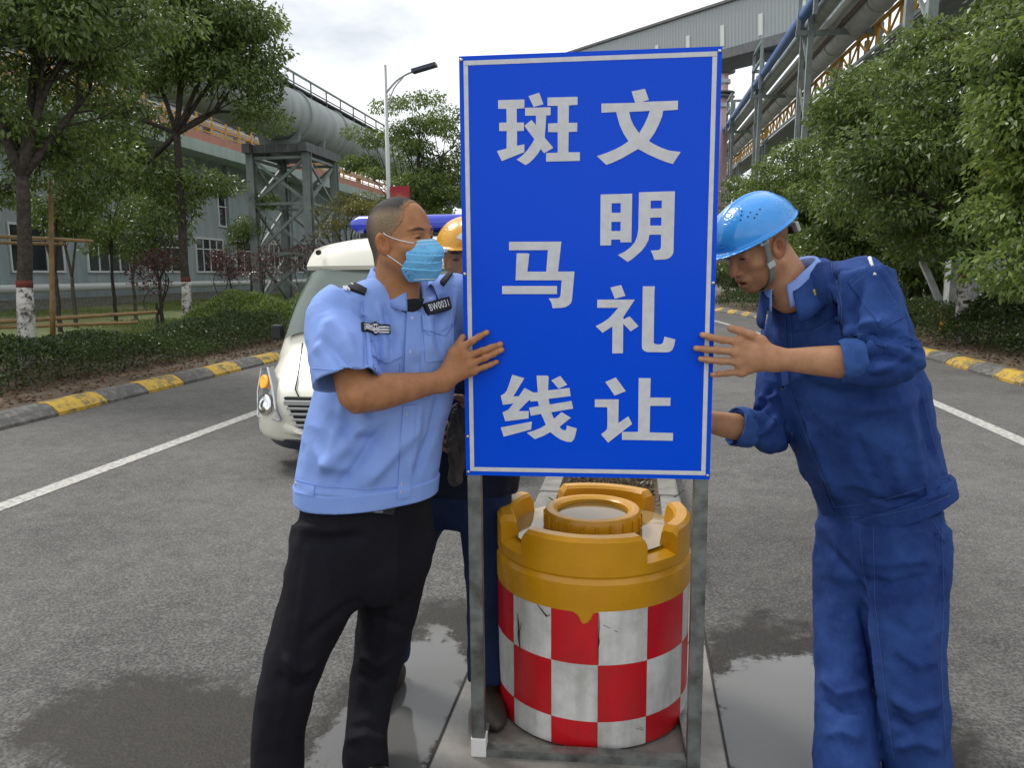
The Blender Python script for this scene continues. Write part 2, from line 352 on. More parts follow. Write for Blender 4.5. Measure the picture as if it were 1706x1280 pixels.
# ---------------------------------------------------------------- the road and its edges
def bend(y): return -0.0045*max(0.0, y-10.0)**2 if y < 45 else -0.0045*35**2-.315*(y-45)
def ys(a, b, st=1.5):
    n = max(2, int((b-a)/st)); return [a+(b-a)*i/n for i in range(n+1)]
def ribbon(name, x0, x1, y0, y1, z, mt, kind='structure', st=1.5, zz=None, parent=None):
    mb = MB(); Y = ys(y0, y1, st); V = []; Fc = []
    for y in Y: V += [(x0+bend(y), y, z), (x1+bend(y), y, z if zz is None else zz)]
    Fc = [(2*i, 2*i+1, 2*i+3, 2*i+2) for i in range(len(Y)-1)]
    o = mb.add(V, Fc).build(name, mt, parent)
    if kind and not parent: tag(o, kind=kind)
    return o
def asphalt(t, b, co):
    L = t.links.new; geo = nd(t, 'ShaderNodeNewGeometry'); P = geo.outputs['Position']
    fine = nd(t, 'ShaderNodeTexNoise', _Scale=150.0, _Detail=4.0, _Roughness=.75); vor = nd(t, 'ShaderNodeTexVoronoi', _Scale=85.0); big = nd(t, 'ShaderNodeTexNoise', _Scale=.55, _Detail=6.0, _Roughness=.62); mid = nd(t, 'ShaderNodeTexNoise', _Scale=7.0, _Detail=6.0, _Roughness=.65)
    for n in (fine, vor, big, mid): L(P, n.inputs['Vector'])
    r1 = nd(t, 'ShaderNodeValToRGB'); e = r1.color_ramp.elements; e[0].position = .28; e[0].color = (.026, .0255, .025, 1); e[1].position = .74; e[1].color = (.172, .166, .155, 1)
    mixn = nd(t, 'ShaderNodeMix', data_type='FLOAT'); mixn.inputs[0].default_value = .45; L(fine.outputs[0], mixn.inputs[2]); L(vor.outputs['Distance'], mixn.inputs[3])
    a1 = nd(t, 'ShaderNodeMath', operation='MULTIPLY_ADD'); a1.inputs[1].default_value = .55; L(big.outputs[0], a1.inputs[0]); L(mixn.outputs[0], a1.inputs[2])
    a2 = nd(t, 'ShaderNodeMath', operation='MULTIPLY_ADD'); a2.inputs[1].default_value = .35; L(mid.outputs[0], a2.inputs[0]); L(a1.outputs[0], a2.inputs[2])
    a3 = nd(t, 'ShaderNodeMath', operation='SUBTRACT'); a3.inputs[1].default_value = .42; L(a2.outputs[0], a3.inputs[0]); L(a3.outputs[0], r1.inputs[0])
    # spilled water: soft-edged damp stains with a shape of their own
    def blob(cx, cy, sx, sy, amp, hard):
        s = nd(t, 'ShaderNodeVectorMath', operation='SUBTRACT'); s.inputs[1].default_value = (cx, cy, 0); L(P, s.inputs[0])
        m_ = nd(t, 'ShaderNodeVectorMath', operation='MULTIPLY'); m_.inputs[1].default_value = (1/sx, 1/sy, 0); L(s.outputs[0], m_.inputs[0])
        l = nd(t, 'ShaderNodeVectorMath', operation='LENGTH'); L(m_.outputs[0], l.inputs[0])
        n1 = nd(t, 'ShaderNodeTexNoise', _Scale=4.2, _Detail=11.0, _Roughness=.78); L(P, n1.inputs['Vector'])
        k = nd(t, 'ShaderNodeMath', operation='MULTIPLY_ADD'); k.inputs[1].default_value = -amp; L(n1.outputs[0], k.inputs[0]); L(l.outputs['Value'], k.inputs[2])
        mr = nd(t, 'ShaderNodeMapRange'); mr.inputs['From Min'].default_value = 1-amp*.5+hard; mr.inputs['From Max'].default_value = 1-amp*.5-hard; L(k.outputs[0], mr.inputs['Value']); return mr.outputs[0]
    d1 = blob(-1.52, 2.18, .56, .32, 2.6, .16); d2 = blob(-.72, 2.35, .36, 1.0, 2.0, .16); d3 = blob(.62, 2.62, .50, .72, 1.8, .16); d4 = blob(.9, 4.0, .9, 1.2, 1.5, .35)
    def mxm(a, b_):
        q = nd(t, 'ShaderNodeMath', operation='MAXIMUM'); L(a, q.inputs[0]); L(b_, q.inputs[1]); return q.outputs[0]
    half = nd(t, 'ShaderNodeMath', operation='MULTIPLY'); half.inputs[1].default_value = .35; L(d4, half.inputs[0])
    damp = mxm(mxm(d1, d2), mxm(d3, half.outputs[0]))
    dk = nd(t, 'ShaderNodeMix', data_type='RGBA', blend_type='MULTIPLY'); dk.inputs[7].default_value = (.15, .12, .09, 1); L(damp, dk.inputs[0]); L(r1.outputs[0], dk.inputs[6]); pass
    w1 = blob(.60, 2.45, .34, .52, 1.5, .05); w2 = blob(-.80, 2.4, .20, .60, 1.6, .05)
    wet = mxm(w1, w2)
    sil = nd(t, 'ShaderNodeMix', data_type='RGBA'); sil.inputs[7].default_value = (.15, .15, .145, 1); sw_ = nd(t, 'ShaderNodeMath', operation='MULTIPLY'); sw_.inputs[1].default_value = .85; L(wet, sw_.inputs[0]); L(sw_.outputs[0], sil.inputs[0]); L(dk.outputs[2], sil.inputs[6]); L(sil.outputs[2], b.inputs['Base Color'])   # silty water film
    ro = nd(t, 'ShaderNodeMapRange'); ro.inputs['To Min'].default_value = .82; ro.inputs['To Max'].default_value = .62; L(damp, ro.inputs['Value'])
    ro2 = nd(t, 'ShaderNodeMix', data_type='FLOAT'); ro2.inputs[3].default_value = .05; L(wet, ro2.inputs[0]); L(ro.outputs[0], ro2.inputs[2]); L(ro2.outputs[0], b.inputs['Roughness'])
    bp = nd(t, 'ShaderNodeBump', _Distance=.004); st = nd(t, 'ShaderNodeMapRange'); st.inputs['To Min'].default_value = .9; st.inputs['To Max'].default_value = .03; L(wet, st.inputs['Value']); L(st.outputs[0], bp.inputs['Strength']); L(mixn.outputs[0], bp.inputs['Height']); L(bp.outputs[0], b.inputs['Normal'])
M_asphalt = mat('asphalt', rough=.85, build=asphalt)
def concrete_wet(t, b, co):
    L = t.links.new; P = nd(t, 'ShaderNodeNewGeometry').outputs['Position']
    n = nd(t, 'ShaderNodeTexNoise', _Scale=4.0, _Detail=9.0, _Roughness=.7); n2 = nd(t, 'ShaderNodeTexNoise', _Scale=1.6, _Detail=5.0); L(P, n.inputs['Vector']); L(P, n2.inputs['Vector'])
    r = nd(t, 'ShaderNodeValToRGB'); e = r.color_ramp.elements; e[0].position = .3; e[0].color = (.13, .12, .105, 1); e[1].position = .75; e[1].color = (.30, .28, .25, 1); L(n.outputs[0], r.inputs[0]); L(r.outputs[0], b.inputs['Base Color'])
    q = nd(t, 'ShaderNodeMapRange'); q.inputs['From Min'].default_value = .42; q.inputs['From Max'].default_value = .5; q.inputs['To Min'].default_value = .5; q.inputs['To Max'].default_value = .05; L(n2.outputs[0], q.inputs['Value']); L(q.outputs[0], b.inputs['Roughness'])
    bp = nd(t, 'ShaderNodeBump', _Distance=.003, _Strength=.35); L(n.outputs[0], bp.inputs['Height']); L(bp.outputs[0], b.inputs['Normal'])
M_slab = mat('wet concrete slab', build=concrete_wet)
M_conc = mat('kerb concrete', (.26, .25, .22), .85, noise=(9, (.13, .125, .115), .35, .7), bump=(60, .4, .004))
def kerbpaint(c1, c2):
    def bld(t, b, co):
        L = t.links.new; P = nd(t, 'ShaderNodeNewGeometry').outputs['Position']
        n = nd(t, 'ShaderNodeTexNoise', _Scale=11.0, _Detail=8.0, _Roughness=.72); n2 = nd(t, 'ShaderNodeTexNoise', _Scale=3.0, _Detail=4.0); L(P, n.inputs['Vector']); L(P, n2.inputs['Vector'])
        a = nd(t, 'ShaderNodeMath', operation='MULTIPLY_ADD'); a.inputs[1].default_value = .5; L(n2.outputs[0], a.inputs[0]); L(n.outputs[0], a.inputs[2])
        r = nd(t, 'ShaderNodeValToRGB'); e = r.color_ramp.elements; e[0].position = .72; e[0].color = (*c1, 1); e[1].position = .86; e[1].color = (*c2, 1); L(a.outputs[0], r.inputs[0]); L(r.outputs[0], b.inputs['Base Color'])
        bp = nd(t, 'ShaderNodeBump', _Distance=.006, _Strength=.5); L(n.outputs[0], bp.inputs['Height']); L(bp.outputs[0], b.inputs['Normal'])
    return bld
M_kyel = mat('worn yellow kerb paint', rough=.75, build=kerbpaint((.56, .36, .045), (.16, .13, .08)))
M_kgry = mat('bare kerb stone', rough=.85, build=kerbpaint((.105, .102, .097), (.20, .19, .175)))
M_line = mat('white road paint', (.50, .49, .455), .75, noise=(22, (.20, .19, .175), .44, .70, 9), bump=(160, .5, .002))
M_joint = mat('dark slab joint', (.03, .03, .028), .9)
M_soil = mat('verge soil', (.085, .065, .045), .95, noise=(3.5, (.17, .13, .085), .35, .7), bump=(18, .9, .03))
M_lawn = mat('lawn ground', (.10, .135, .035), .95, noise=(.5, (.22, .18, .09), .48, .64), bump=(25, .8, .03))
M_gcon = mat('far ground', (.17, .16, .13), .95, noise=(.2, (.10, .12, .06), .4, .65))

g = MB(); 
gv = []; gf = []
for i, x in enumerate((-900, -60, 60, 900)):
    for j, y in enumerate((-200, -30, 150, 2000)): gv.append((x, y, -.03))
for i in range(3):
    for j in range(3): gf.append((i*4+j, (i+1)*4+j, (i+1)*4+j+1, i*4+j+1))
tag(g.add(gv, gf).build('ground', M_gcon), kind='structure')
KL, KR = -6.22, 4.95
ribbon('road', KL, KR, -6, 140, 0.0, M_asphalt)
ribbon('lane_marking', -4.20, -4.05, -2, 90, .004, M_line)
ribbon('lane_marking', 3.30, 3.45, -2, 90, .004, M_line)
# median: a flush wet slab, then a raised strip with kerb stones
ribbon('median_slab', -.605, .30, -2, 3.7, .004, M_slab)
for x in (-.612, .296):
    ribbon('slab_joint', x, x+.008, -2, 3.7, .0075, M_joint)
for y in (1.5, 3.02):
    tag(MB().quad((-.605, y, .0078), (.297, y, .0078), (.297, y+.007, .0078), (-.605, y+.007, .0078)).build('slab_joint', M_joint), kind='structure')
med = tag(empty('median_kerb'), kind='structure')
def kerb_row(parent, xa, xb, y0, y1, ln, z1, mats, slope, near):
    """separate kerb stones along the bend; slope is how far the road face leans back"""
    y = y0; i = 0; face = 1 if xb > xa else -1
    while y < y1:
        ye = min(y+ln, y1); s0, s1 = bend(y), bend(ye); g_ = .006; jz = random.uniform(-.006, .006); jx = random.uniform(-.006, .006)
        prof = [(xa, -.02), (xa, .035), (xa+face*slope*.55, z1*.72), (xa+face*slope, z1-.008), (xa+face*(slope+.012), z1), (xb, z1), (xb, -.02)]
        V = [(px+s0+jx, y+g_, pz+jz) for px, pz in prof]+[(px+s1+jx, ye-g_, pz+jz) for px, pz in prof]; n = len(prof)
        mb = MB().add(V, [tuple(range(n)), tuple(range(n, 2*n))[::-1]]+[(k, n+k, n+(k+1) % n, (k+1) % n) for k in range(n)])
        mb.build('kerb_stone', mats[i % len(mats)], parent); y = ye; i += 1
kerb_row(med, -.60, -.46, 3.7, 26, .98, .14, [M_conc], .02, 0)
kerb_row(med, .30, .16, 3.7, 26, .98, .14, [M_conc], .02, 0)
MB().box((-.15, 3.77, .06), (.60, .13, .16), bev=.01).build('kerb_stone', M_conc, med)
ribbon('median_soil', -.47, .17, 3.8, 26, .10, M_soil)
kl = tag(empty('left_kerb'), kind='structure'); kr = tag(empty('right_kerb'), kind='structure')
kerb_row(kl, KL, KL-.27, .2, 40, .80, .135, [M_kgry, M_kyel], .13, 1)
kerb_row(kr, KR, KR+.27, 6.0, 46, .80, .135, [M_kyel, M_kgry], .13, 1)
# verges behind the kerbs: soil, then rising lawn on the left
def terrain(name, xs, y0, y1, zf, mt):
    Y = ys(y0, y1, 2.0); V = []; n = len(xs)
    for y in Y:
        for x in xs: V.append((x+bend(y)*(1 if abs(x) < 12 else .3), y, zf(x, y)))
    Fc = [(j*n+i, j*n+i+1, (j+1)*n+i+1, (j+1)*n+i) for j in range(len(Y)-1) for i in range(n-1)]
    return tag(MB().add(V, Fc).build(name, mt, smooth=True), kind='structure')
def zl(x, y):
    d = -x-6.5; return .105+.006*min(max(d-2, 0), 20)+.03*math.sin(x*1.7+y*.9)*min(1, d/2)
terrain('verge_soil_left', [-6.47-.46*i for i in range(9)], -3, 60, zl, M_soil)
terrain('lawn', [-10.15-1.45*i for i in range(11)], -3, 90, zl, M_lawn)
terrain('verge_soil_right', [5.2+.6*i for i in range(14)], 2, 60, lambda x, y: .105+.03*math.sin(x*2.1+y)*min(1, (x-5.2)), M_soil)
# ---------------------------------------------------------------- trees, hedges, grass
def leafmat(name, c0, c1, c2, rough=.34, trans=.25):
    mt = bpy.data.materials.new(name); mt.use_nodes = True; t = mt.node_tree; t.nodes.clear(); L = t.links.new
    out_ = nd(t, 'ShaderNodeOutputMaterial'); b = nd(t, 'ShaderNodeBsdfPrincipled', _Roughness=rough); b.inputs['Specular IOR Level'].default_value = .6
    g = nd(t, 'ShaderNodeNewGeometry'); r = nd(t, 'ShaderNodeValToRGB'); e = r.color_ramp.elements; e[0].position = 0; e[0].color = (*c0, 1); e[1].position = .93; e[1].color = (*c1, 1); k = e.new(.985); k.color = (*c2, 1)
    n = nd(t, 'ShaderNodeTexNoise', _Scale=.9, _Detail=3.0); tc_ = nd(t, 'ShaderNodeTexCoord'); L(tc_.outputs['Object'], n.inputs['Vector'])
    m1 = nd(t, 'ShaderNodeMath', operation='MULTIPLY_ADD'); m1.inputs[1].default_value = .65; L(g.outputs['Random Per Island'], m1.inputs[0])
    m2 = nd(t, 'ShaderNodeMapRange'); m2.inputs['From Min'].default_value = .3; m2.inputs['From Max'].default_value = .7; m2.inputs['To Min'].default_value = -.08; m2.inputs['To Max'].default_value = .36; L(n.outputs[0], m2.inputs['Value']); L(m2.outputs[0], m1.inputs[2]); L(m1.outputs[0], r.inputs[0]); L(r.outputs[0], b.inputs['Base Color'])
    tr = nd(t, 'ShaderNodeBsdfTranslucent'); hs = nd(t, 'ShaderNodeHueSaturation'); hs.inputs['Value'].default_value = 1.5; L(r.outputs[0], hs.inputs['Color']); L(hs.outputs[0], tr.inputs[0]); mx_ = nd(t, 'ShaderNodeMixShader'); mx_.inputs[0].default_value = trans*1.25; L(b.outputs[0], mx_.inputs[1]); L(tr.outputs[0], mx_.inputs[2]); L(mx_.outputs[0], out_.inputs[0])
    return mt
M_leaf = leafmat('camphor leaves', (.036, .066, .017), (.21, .285, .062), (.38, .31, .05))
M_leaf2 = leafmat('bright green leaves', (.055, .100, .022), (.25, .33, .072), (.40, .37, .08))
M_leafy = leafmat('yellow green leaves', (.09, .10, .02), (.26, .24, .05), (.36, .27, .06))
M_leafp = leafmat('purple plum leaves', (.045, .022, .024), (.16, .075, .075), (.22, .13, .07))
M_leafh = leafmat('dark hedge leaves', (.018, .034, .010), (.085, .125, .03), (.2, .15, .05))
M_leafd = leafmat('dry brown shrub leaves', (.035, .024, .015), (.14, .095, .055), (.20, .16, .05))
M_litter = leafmat('fallen leaves', (.06, .035, .02), (.22, .13, .07), (.30, .20, .09), .8, .0)
M_grass = leafmat('grass blades', (.07, .11, .02), (.19, .24, .05), (.32, .28, .10), .6, .2)
M_bark = mat('dark bark', (.035, .028, .022), .95, noise=(14, (.085, .07, .055), .4, .7), bump=(30, .9, .02))
M_barkl = mat('pale bark', (.12, .105, .085), .95, noise=(10, (.06, .05, .04), .4, .7), bump=(30, .7, .01))
def lw(t, b, co):
    L = t.links.new; n = nd(t, 'ShaderNodeTexNoise', _Scale=9.0, _Detail=8.0, _Roughness=.75); L(co, n.inputs['Vector']); r = nd(t, 'ShaderNodeValToRGB'); e = r.color_ramp.elements; e[0].position = .42; e[0].color = (.06, .05, .04, 1); e[1].position = .54; e[1].color = (.55, .53, .49, 1); L(n.outputs[0], r.inputs[0]); L(r.outputs[0], b.inputs['Base Color'])
M_lime = mat('peeling limewash', rough=.9, build=lw)
M_redb = mat('red paint band', (.17, .035, .022), .9, noise=(12, (.06, .03, .025), .45, .65))
RG = np.random.RandomState(11)
def leaves(c, ax, L_, W_, rng, curl=.25):
    """one folded four-cornered leaf at each point c along direction ax"""
    n = len(c); s = rng.uniform(.65, 1.25, n)[:, None]; r = rng.normal(size=(n, 3)); sd = np.cross(ax, r); sd /= np.maximum(np.linalg.norm(sd, axis=1, keepdims=True), 1e-6); nr = np.cross(sd, ax)
    a = c; m1 = c+ax*L_*.45*s+sd*W_*.5*s+nr*W_*curl*s; tp = c+ax*L_*s-nr*L_*.10*s; m2 = c+ax*L_*.45*s-sd*W_*.5*s+nr*W_*curl*s
    v = np.stack([a, m1, tp, m2], 1).reshape(-1, 3); f = np.arange(4*n).reshape(n, 4); return v, f
def sph(n, rng): v = rng.normal(size=(n, 3)); return v/np.linalg.norm(v, axis=1, keepdims=True)
def crown_leaves(clumps, rad, per, L_, W_, rng, droop=.6):
    C_ = []; A = []
    for c, r in zip(clumps, rad):
        k = int(1.45*per*(r/.5)**2); u = sph(k, rng); rr = r*rng.uniform(.25, 1.0, k)[:, None]**.6; p = c+u*rr*[1.2, 1.2, .50]; a = u*.7+rng.normal(size=(k, 3))*.55+np.array([0, 0, -droop]); a /= np.linalg.norm(a, axis=1, keepdims=True); C_.append(p); A.append(a)
    return leaves(np.concatenate(C_), np.concatenate(A), L_, W_, rng)
def tree(name, label, base, fork, blobs, nclump, per, seed, tr=.13, leaf=(.10, .045), mt=None, bark=None, lime=True, clump=(.38, .75), group=None, lean=(0, 0), cat='tree', limbs=None, droop=.6, twigs=2):
    """blobs: (centre, radii) ellipsoids that together make the crown; leaves grow in clumps inside them"""
    rng = np.random.RandomState(seed); base = np.array(base, float); o = tag(empty(name), label, cat, group); mt = mt or M_leaf; bark = bark or M_bark
    fk = base+np.array([lean[0], lean[1], fork]); n = 9; tp = np.array([lerp(base-[0, 0, .15], fk, i/(n-1)) for i in range(n)]); tp[1:-1, :2] += rng.normal(size=(n-2, 2))*tr*.14
    rr = [tr*(1.35 if i == 0 else 1.12-.35*i/(n-1)) for i in range(n)]
    mb = MB().tube(tp, rr, 12); clumps = []; rad = []; tot = sum(np.prod(b[1])**(2/3) for b in blobs)
    for c, r in blobs:
        c = np.array(c, float); r = np.array(r, float); k = max(3, int(.62*nclump*np.prod(r)**(2/3)/tot)); u = sph(k, rng); q = rng.uniform(.15, 1.0, k)[:, None]**.45
        clumps += list(c+u*q*r); rad += list(rng.uniform(clump[0], clump[1], k))
        # a main limb for each blob, then branches to its clumps
        l0 = tp[-1] if limbs is None else lerp(tp[0], tp[-1], limbs); mid = lerp(l0, c, .5)+rng.normal(size=3)*.15+[0, 0, .1*np.linalg.norm(c-l0)]
        P = crom([l0, mid, c], 9); mb.tube(P, np.linspace(tr*.62, tr*.2, 9), 8)
        for j in range(k):
            s0 = P[rng.randint(3, 9)]; e0 = clumps[-k+j]; m_ = lerp(s0, e0, .55)+rng.normal(size=3)*.12+[0, 0, .08]; mb.tube(crom([s0, m_, e0], 5), np.linspace(tr*.17, tr*.04, 5), 5, cap=False)
            for _ in range(twigs): mb.tube([e0, e0+unit(rng.normal(size=3)+[0, 0, -.2])*rad[-k+j]*.9], [tr*.05, tr*.015], 4, cap=False)
    mb.build('trunk', bark, o, True); v, f = crown_leaves(clumps, rad, per, leaf[0], leaf[1], rng, droop); link('crown', mesh_np('crown', v, f), mt, o)
    if lime:
        a = [lerp(tp[0], tp[-1], t) for t in np.linspace(.0, min(1, 1.28/fork), 6)]; w_ = [np.interp(p[2], tp[:, 2], rr)*1.0+.006 for p in a]; a = [np.array([np.interp(p[2], tp[:, 2], tp[:, 0]), np.interp(p[2], tp[:, 2], tp[:, 1]), p[2]]) for p in a]; MB().tube(a, w_, 12).build('limewash', M_lime, o, True)
        a2 = [a[-1]+[0, 0, .003], a[-1]+[0, 0, .11]]; MB().tube(a2, [w_[-1], w_[-1]*.985], 12).build('red_band', M_redb, o, True)
    return o
# --- left side, big trees at the kerb
def pix_blob(px, py, Y, rx, rz, ry=None): c = on_y(px, py, Y); k = (c-C0)@CFn/FPX; return (c, (rx*k, (ry or rx)*k, rz*k))
b1 = on_z(45, 606, .15); Y1 = b1[1]
tree('camphor_tree', 'thick camphor tree with limewashed trunk nearest the left edge', b1, 2.9, [pix_blob(60, 60, Y1, 130, 90), pix_blob(-70, 120, Y1+.5, 120, 120), pix_blob(30, 230, Y1+.4, 60, 60), pix_blob(150, 150, Y1+.8, 90, 70), pix_blob(170, 20, Y1+.6, 130, 80), pix_blob(-90, -60, Y1, 160, 120), pix_blob(60, -120, Y1, 160, 110), pix_blob(110, 255, Y1+1.2, 75, 55), pix_blob(-10, 320, Y1+.6, 60, 45)], 230, 190, 21, tr=.118, leaf=(.115, .048), clump=(.30, .58), lean=(.1, .15))
b2 = on_z(314, 552, .2); Y2 = b2[1]
tree('camphor_tree', 'slim camphor tree with limewashed trunk left of the steel tower', b2, 4.6, [pix_blob(330, 60, Y2, 110, 75), pix_blob(410, 80, Y2+.5, 58, 60), pix_blob(250, 90, Y2, 95, 80), pix_blob(300, -30, Y2, 140, 70), pix_blob(425, 190, Y2+.3, 28, 20), pix_blob(300, 300, Y2+.2, 70, 60), pix_blob(380, 10, Y2, 90, 60), pix_blob(200, 190, Y2+.6, 80, 70), pix_blob(225, 290, Y2+.6, 65, 50), pix_blob(390, 140, Y2, 70, 50)], 215, 180, 22, tr=.10, leaf=(.12, .05), clump=(.35, .68), lean=(-.02, .1))
# young trees behind them
for i, (px, py, hpx, Y, r) in enumerate(((98, 520, 330, 17.5, 60), (125, 520, 360, 19.0, 50), (192, 520, 350, 21, 65), (226, 522, 385, 22.5, 60), (270, 530, 400, 20, 55), (420, 500, 380, 34, 22))):
    bb = on_y(px, py, Y); bb[2] = zl(bb[0], bb[1]); names = ('leftmost young tree behind the bamboo pole', 'young tree just right of the bamboo pole', 'young tree with bare slim stem before the low windows', 'young tree with pale stem in the dry bed', 'young leafy tree touching the slim camphor trunk', 'small young tree at the foot of the steel tower')
    tree('young_tree', names[i], bb, max(.9, (py-hpx-40)*Y/FPX*.5+.5), [pix_blob(px-8, hpx, Y, r, r*.75), pix_blob(px+18, hpx-45, Y+.3, r*.8, r*.6), pix_blob(px-25, hpx+25, Y, r*.55, r*.4)], 44, 130, 40+i, tr=.055, leaf=(.12, .05), clump=(.30, .55), lime=False, bark=M_barkl if i % 2 else M_bark, group='young trees behind the left hedge', mt=M_leaf if i != 2 else M_leaf2)
for i, (px, py, hpx, Y, r, lab) in enumerate(((368, 500, 440, 30, 26, 'leftmost purple plum shrub before the wall'), (392, 500, 445, 31, 24, 'purple plum shrub second from the left'), (438, 505, 435, 27, 34, 'purple plum shrub just left of the tower leg'), (505, 505, 430, 31, 30, 'purple plum shrub seen through the tower bracing'), (262, 520, 445, 19, 38, 'reddish plum shrub under the slim camphor tree'))):
    bb = on_y(px, py, Y); bb[2] = .1; tree('plum_shrub', lab, bb, .7, [pix_blob(px, hpx, Y, r, r*1.0), pix_blob(px+6, hpx-16, Y, r*.7, r*.6)], 26, 90, 60+i, tr=.04, leaf=(.10, .045), mt=M_leafp, lime=False, clump=(.25, .42), group='purple plum shrubs', cat='shrub', limbs=.6, droop=.0)
# trees round the street lamp
bb = on_y(690, 520, 33); bb[2] = .1; tree('camphor_tree', 'round camphor tree standing behind the street lamp', bb, 2.2, [pix_blob(665, 300, 33, 85, 90), pix_blob(700, 200, 33, 60, 50), pix_blob(620, 260, 33.5, 50, 55), pix_blob(735, 260, 33, 60, 100), pix_blob(700, 380, 32, 80, 50), pix_blob(790, 300, 33, 70, 100)], 150, 150, 23, tr=.16, leaf=(.15, .06), clump=(.4, .75), mt=M_leaf2)
bb = on_y(585, 470, 28); bb[2] = .1; tree('young_tree', 'small yellow green tree right of the steel tower', bb, 1.6, [pix_blob(580, 360, 28, 42, 35), pix_blob(612, 345, 28, 30, 25), pix_blob(560, 385, 28, 28, 22)], 40, 110, 24, tr=.06, leaf=(.12, .05), mt=M_leafy, lime=False, clump=(.3, .5))
# --- right side
RT = [((1602, 568), 16.4, 2.2, [(1560, 190, 120, 95), (1650, 110, 110, 80), (1500, 300, 105, 75), (1620, 300, 110, 75), (1690, 230, 90, 90), (1575, 75, 60, 45), (1720, 60, 100, 80), (1560, 385, 110, 45), (1680, 370, 80, 50)], 300, 'camphor tree with limewashed foot beside the white steel column', 31, .14, True),
      ((1520, 545), 22.5, 2.0, [(1440, 180, 75, 65), (1420, 290, 85, 75), (1490, 170, 85, 65), (1510, 320, 95, 75), (1440, 400, 95, 50), (1540, 430, 90, 50)], 230, 'camphor tree rising behind the shoulder of the helmeted worker', 32, .15, False),
      ((1400, 530), 29, 1.8, [(1340, 290, 65, 55), (1300, 340, 60, 55), (1390, 330, 75, 65), (1330, 410, 75, 50), (1400, 250, 40, 40), (1400, 440, 70, 45)], 200, 'camphor tree above the blue helmet', 33, .15, False),
      ((1290, 515), 40, 1.6, [(1250, 330, 45, 35), (1222, 385, 45, 50), (1280, 400, 60, 50), (1170, 400, 50, 50), (1240, 450, 60, 40)], 150, 'farthest camphor tree beside the right edge of the sign', 34, .15, False),
      ((1770, 600), 12.5, 2.1, [(1730, 330, 65, 75), (1760, 180, 95, 115), (1745, 440, 55, 45), (1800, 60, 110, 95)], 150, 'camphor tree overhanging the right edge of the view', 35, .14, False),
      ((1700, 540), 24, 1.8, [(1640, 410, 100, 65), (1720, 420, 90, 70), (1580, 430, 80, 55), (1680, 330, 90, 60)], 150, 'low camphor tree deep behind the right hedge', 36, .14, False)]
for (bx, by), Y, fk, bl_, nc, lab, sd_, trr, lm in RT:
    bb = on_y(bx, by, Y); bb[2] = .12; tree('camphor_tree', lab, bb, fk, [pix_blob(x, y, Y+random.uniform(-.8, .8), rx, rz) for x, y, rx, rz in bl_], nc, 175, sd_, tr=trr, leaf=(.12, .052) if Y < 20 else (.145, .06), clump=(.38, .72), lime=lm, mt=M_leaf2 if sd_ in (33, 35) else M_leaf)
# --- hedges
def hedge(name, label, xs, y0, y1, hfn, wfn, n, leaf, mt, seed, cat='hedge', twig=60, zb=.12):
    rng = np.random.RandomState(seed); o = tag(empty(name), label, cat); y = rng.uniform(y0, y1, n); u = rng.uniform(-1, 1, n); w = np.array([wfn(q) for q in y]); h = np.array([hfn(q) for q in y]); h = h*(.82+.36*(vnoise(np.stack([y*1.3, u*w*2.0, y*0], 1), 1.0)+.5))
    x = xs+np.array([bend(q) for q in y])+u*w; prof = np.sqrt(np.maximum(0, 1-np.abs(u)**2.6)); z = zb+h*prof*rng.uniform(.35, 1.0, n)**.35; c = np.stack([x, y, z], 1)
    a = rng.normal(size=(n, 3))*.7+np.stack([u*.9, np.zeros(n), np.full(n, .5)], 1); a /= np.linalg.norm(a, axis=1, keepdims=True); v, f = leaves(c, a, leaf[0], leaf[1], rng); tag(link('foliage', mesh_np('foliage', v, f), mt, o), kind='stuff')
    mb = MB()
    for _ in range(twig):
        yy = rng.uniform(y0, y1); uu = rng.uniform(-.8, .8); p = np.array([xs+bend(yy)+uu*wfn(yy), yy, zb-.05]); e = p+np.array([rng.normal()*.15, rng.normal()*.15, hfn(yy)*rng.uniform(.5, 1.0)]); mb.tube(crom([p, lerp(p, e, .5)+rng.normal(size=3)*.04, e], 4), np.linspace(.010, .003, 4), 4, cap=False)
    tag(mb.build('stem', M_bark, o), kind='stuff'); return o
hedge('hedge', 'low dark clipped hedge behind the left kerb', -8.45, 4.5, 16.5, lambda y: .46+.12*math.sin(y*.9)+.09*math.sin(y*2.3+1), lambda y: 1.1, 56000, (.052, .026), M_leafh, 71, twig=160)
hedge('shrub', 'taller rounded bush behind the hedge near the van', -9.2, 15.8, 19.6, lambda y: .95*max(.2, 1-((y-17.7)/2.2)**2)+.1, lambda y: 1.1, 14000, (.07, .034), M_leaf2, 72, 'shrub', 40)
hedge('shrub', 'bright green bush beside the van mirror', -8.3, 19.2, 22.0, lambda y: .9*max(.2, 1-((y-20.6)/1.7)**2)+.1, lambda y: 1.0, 9000, (.07, .034), M_leaf2, 73, 'shrub', 30)
hedge('hedge', 'dark hedge behind the right kerb', 6.9, 8.0, 34, lambda y: .62+.12*math.sin(y*1.1), lambda y: 1.1, 60000, (.062, .030), M_leafh, 74, twig=120)
hedge('shrub', 'light green bush at the right edge behind the kerb', 6.1, 8.6, 11.2, lambda y: .62*max(.2, 1-((y-9.9)/1.5)**2)+.08, lambda y: .75, 9000, (.055, .028), M_leaf2, 75, 'shrub', 30)
hedge('shrub', 'big dark bush right of the limewashed trunk', 7.6, 13.2, 16.8, lambda y: 1.35*max(.2, 1-((y-15)/2.1)**2)+.1, lambda y: 1.3, 20000, (.075, .036), M_leafh, 76, 'shrub', 60)
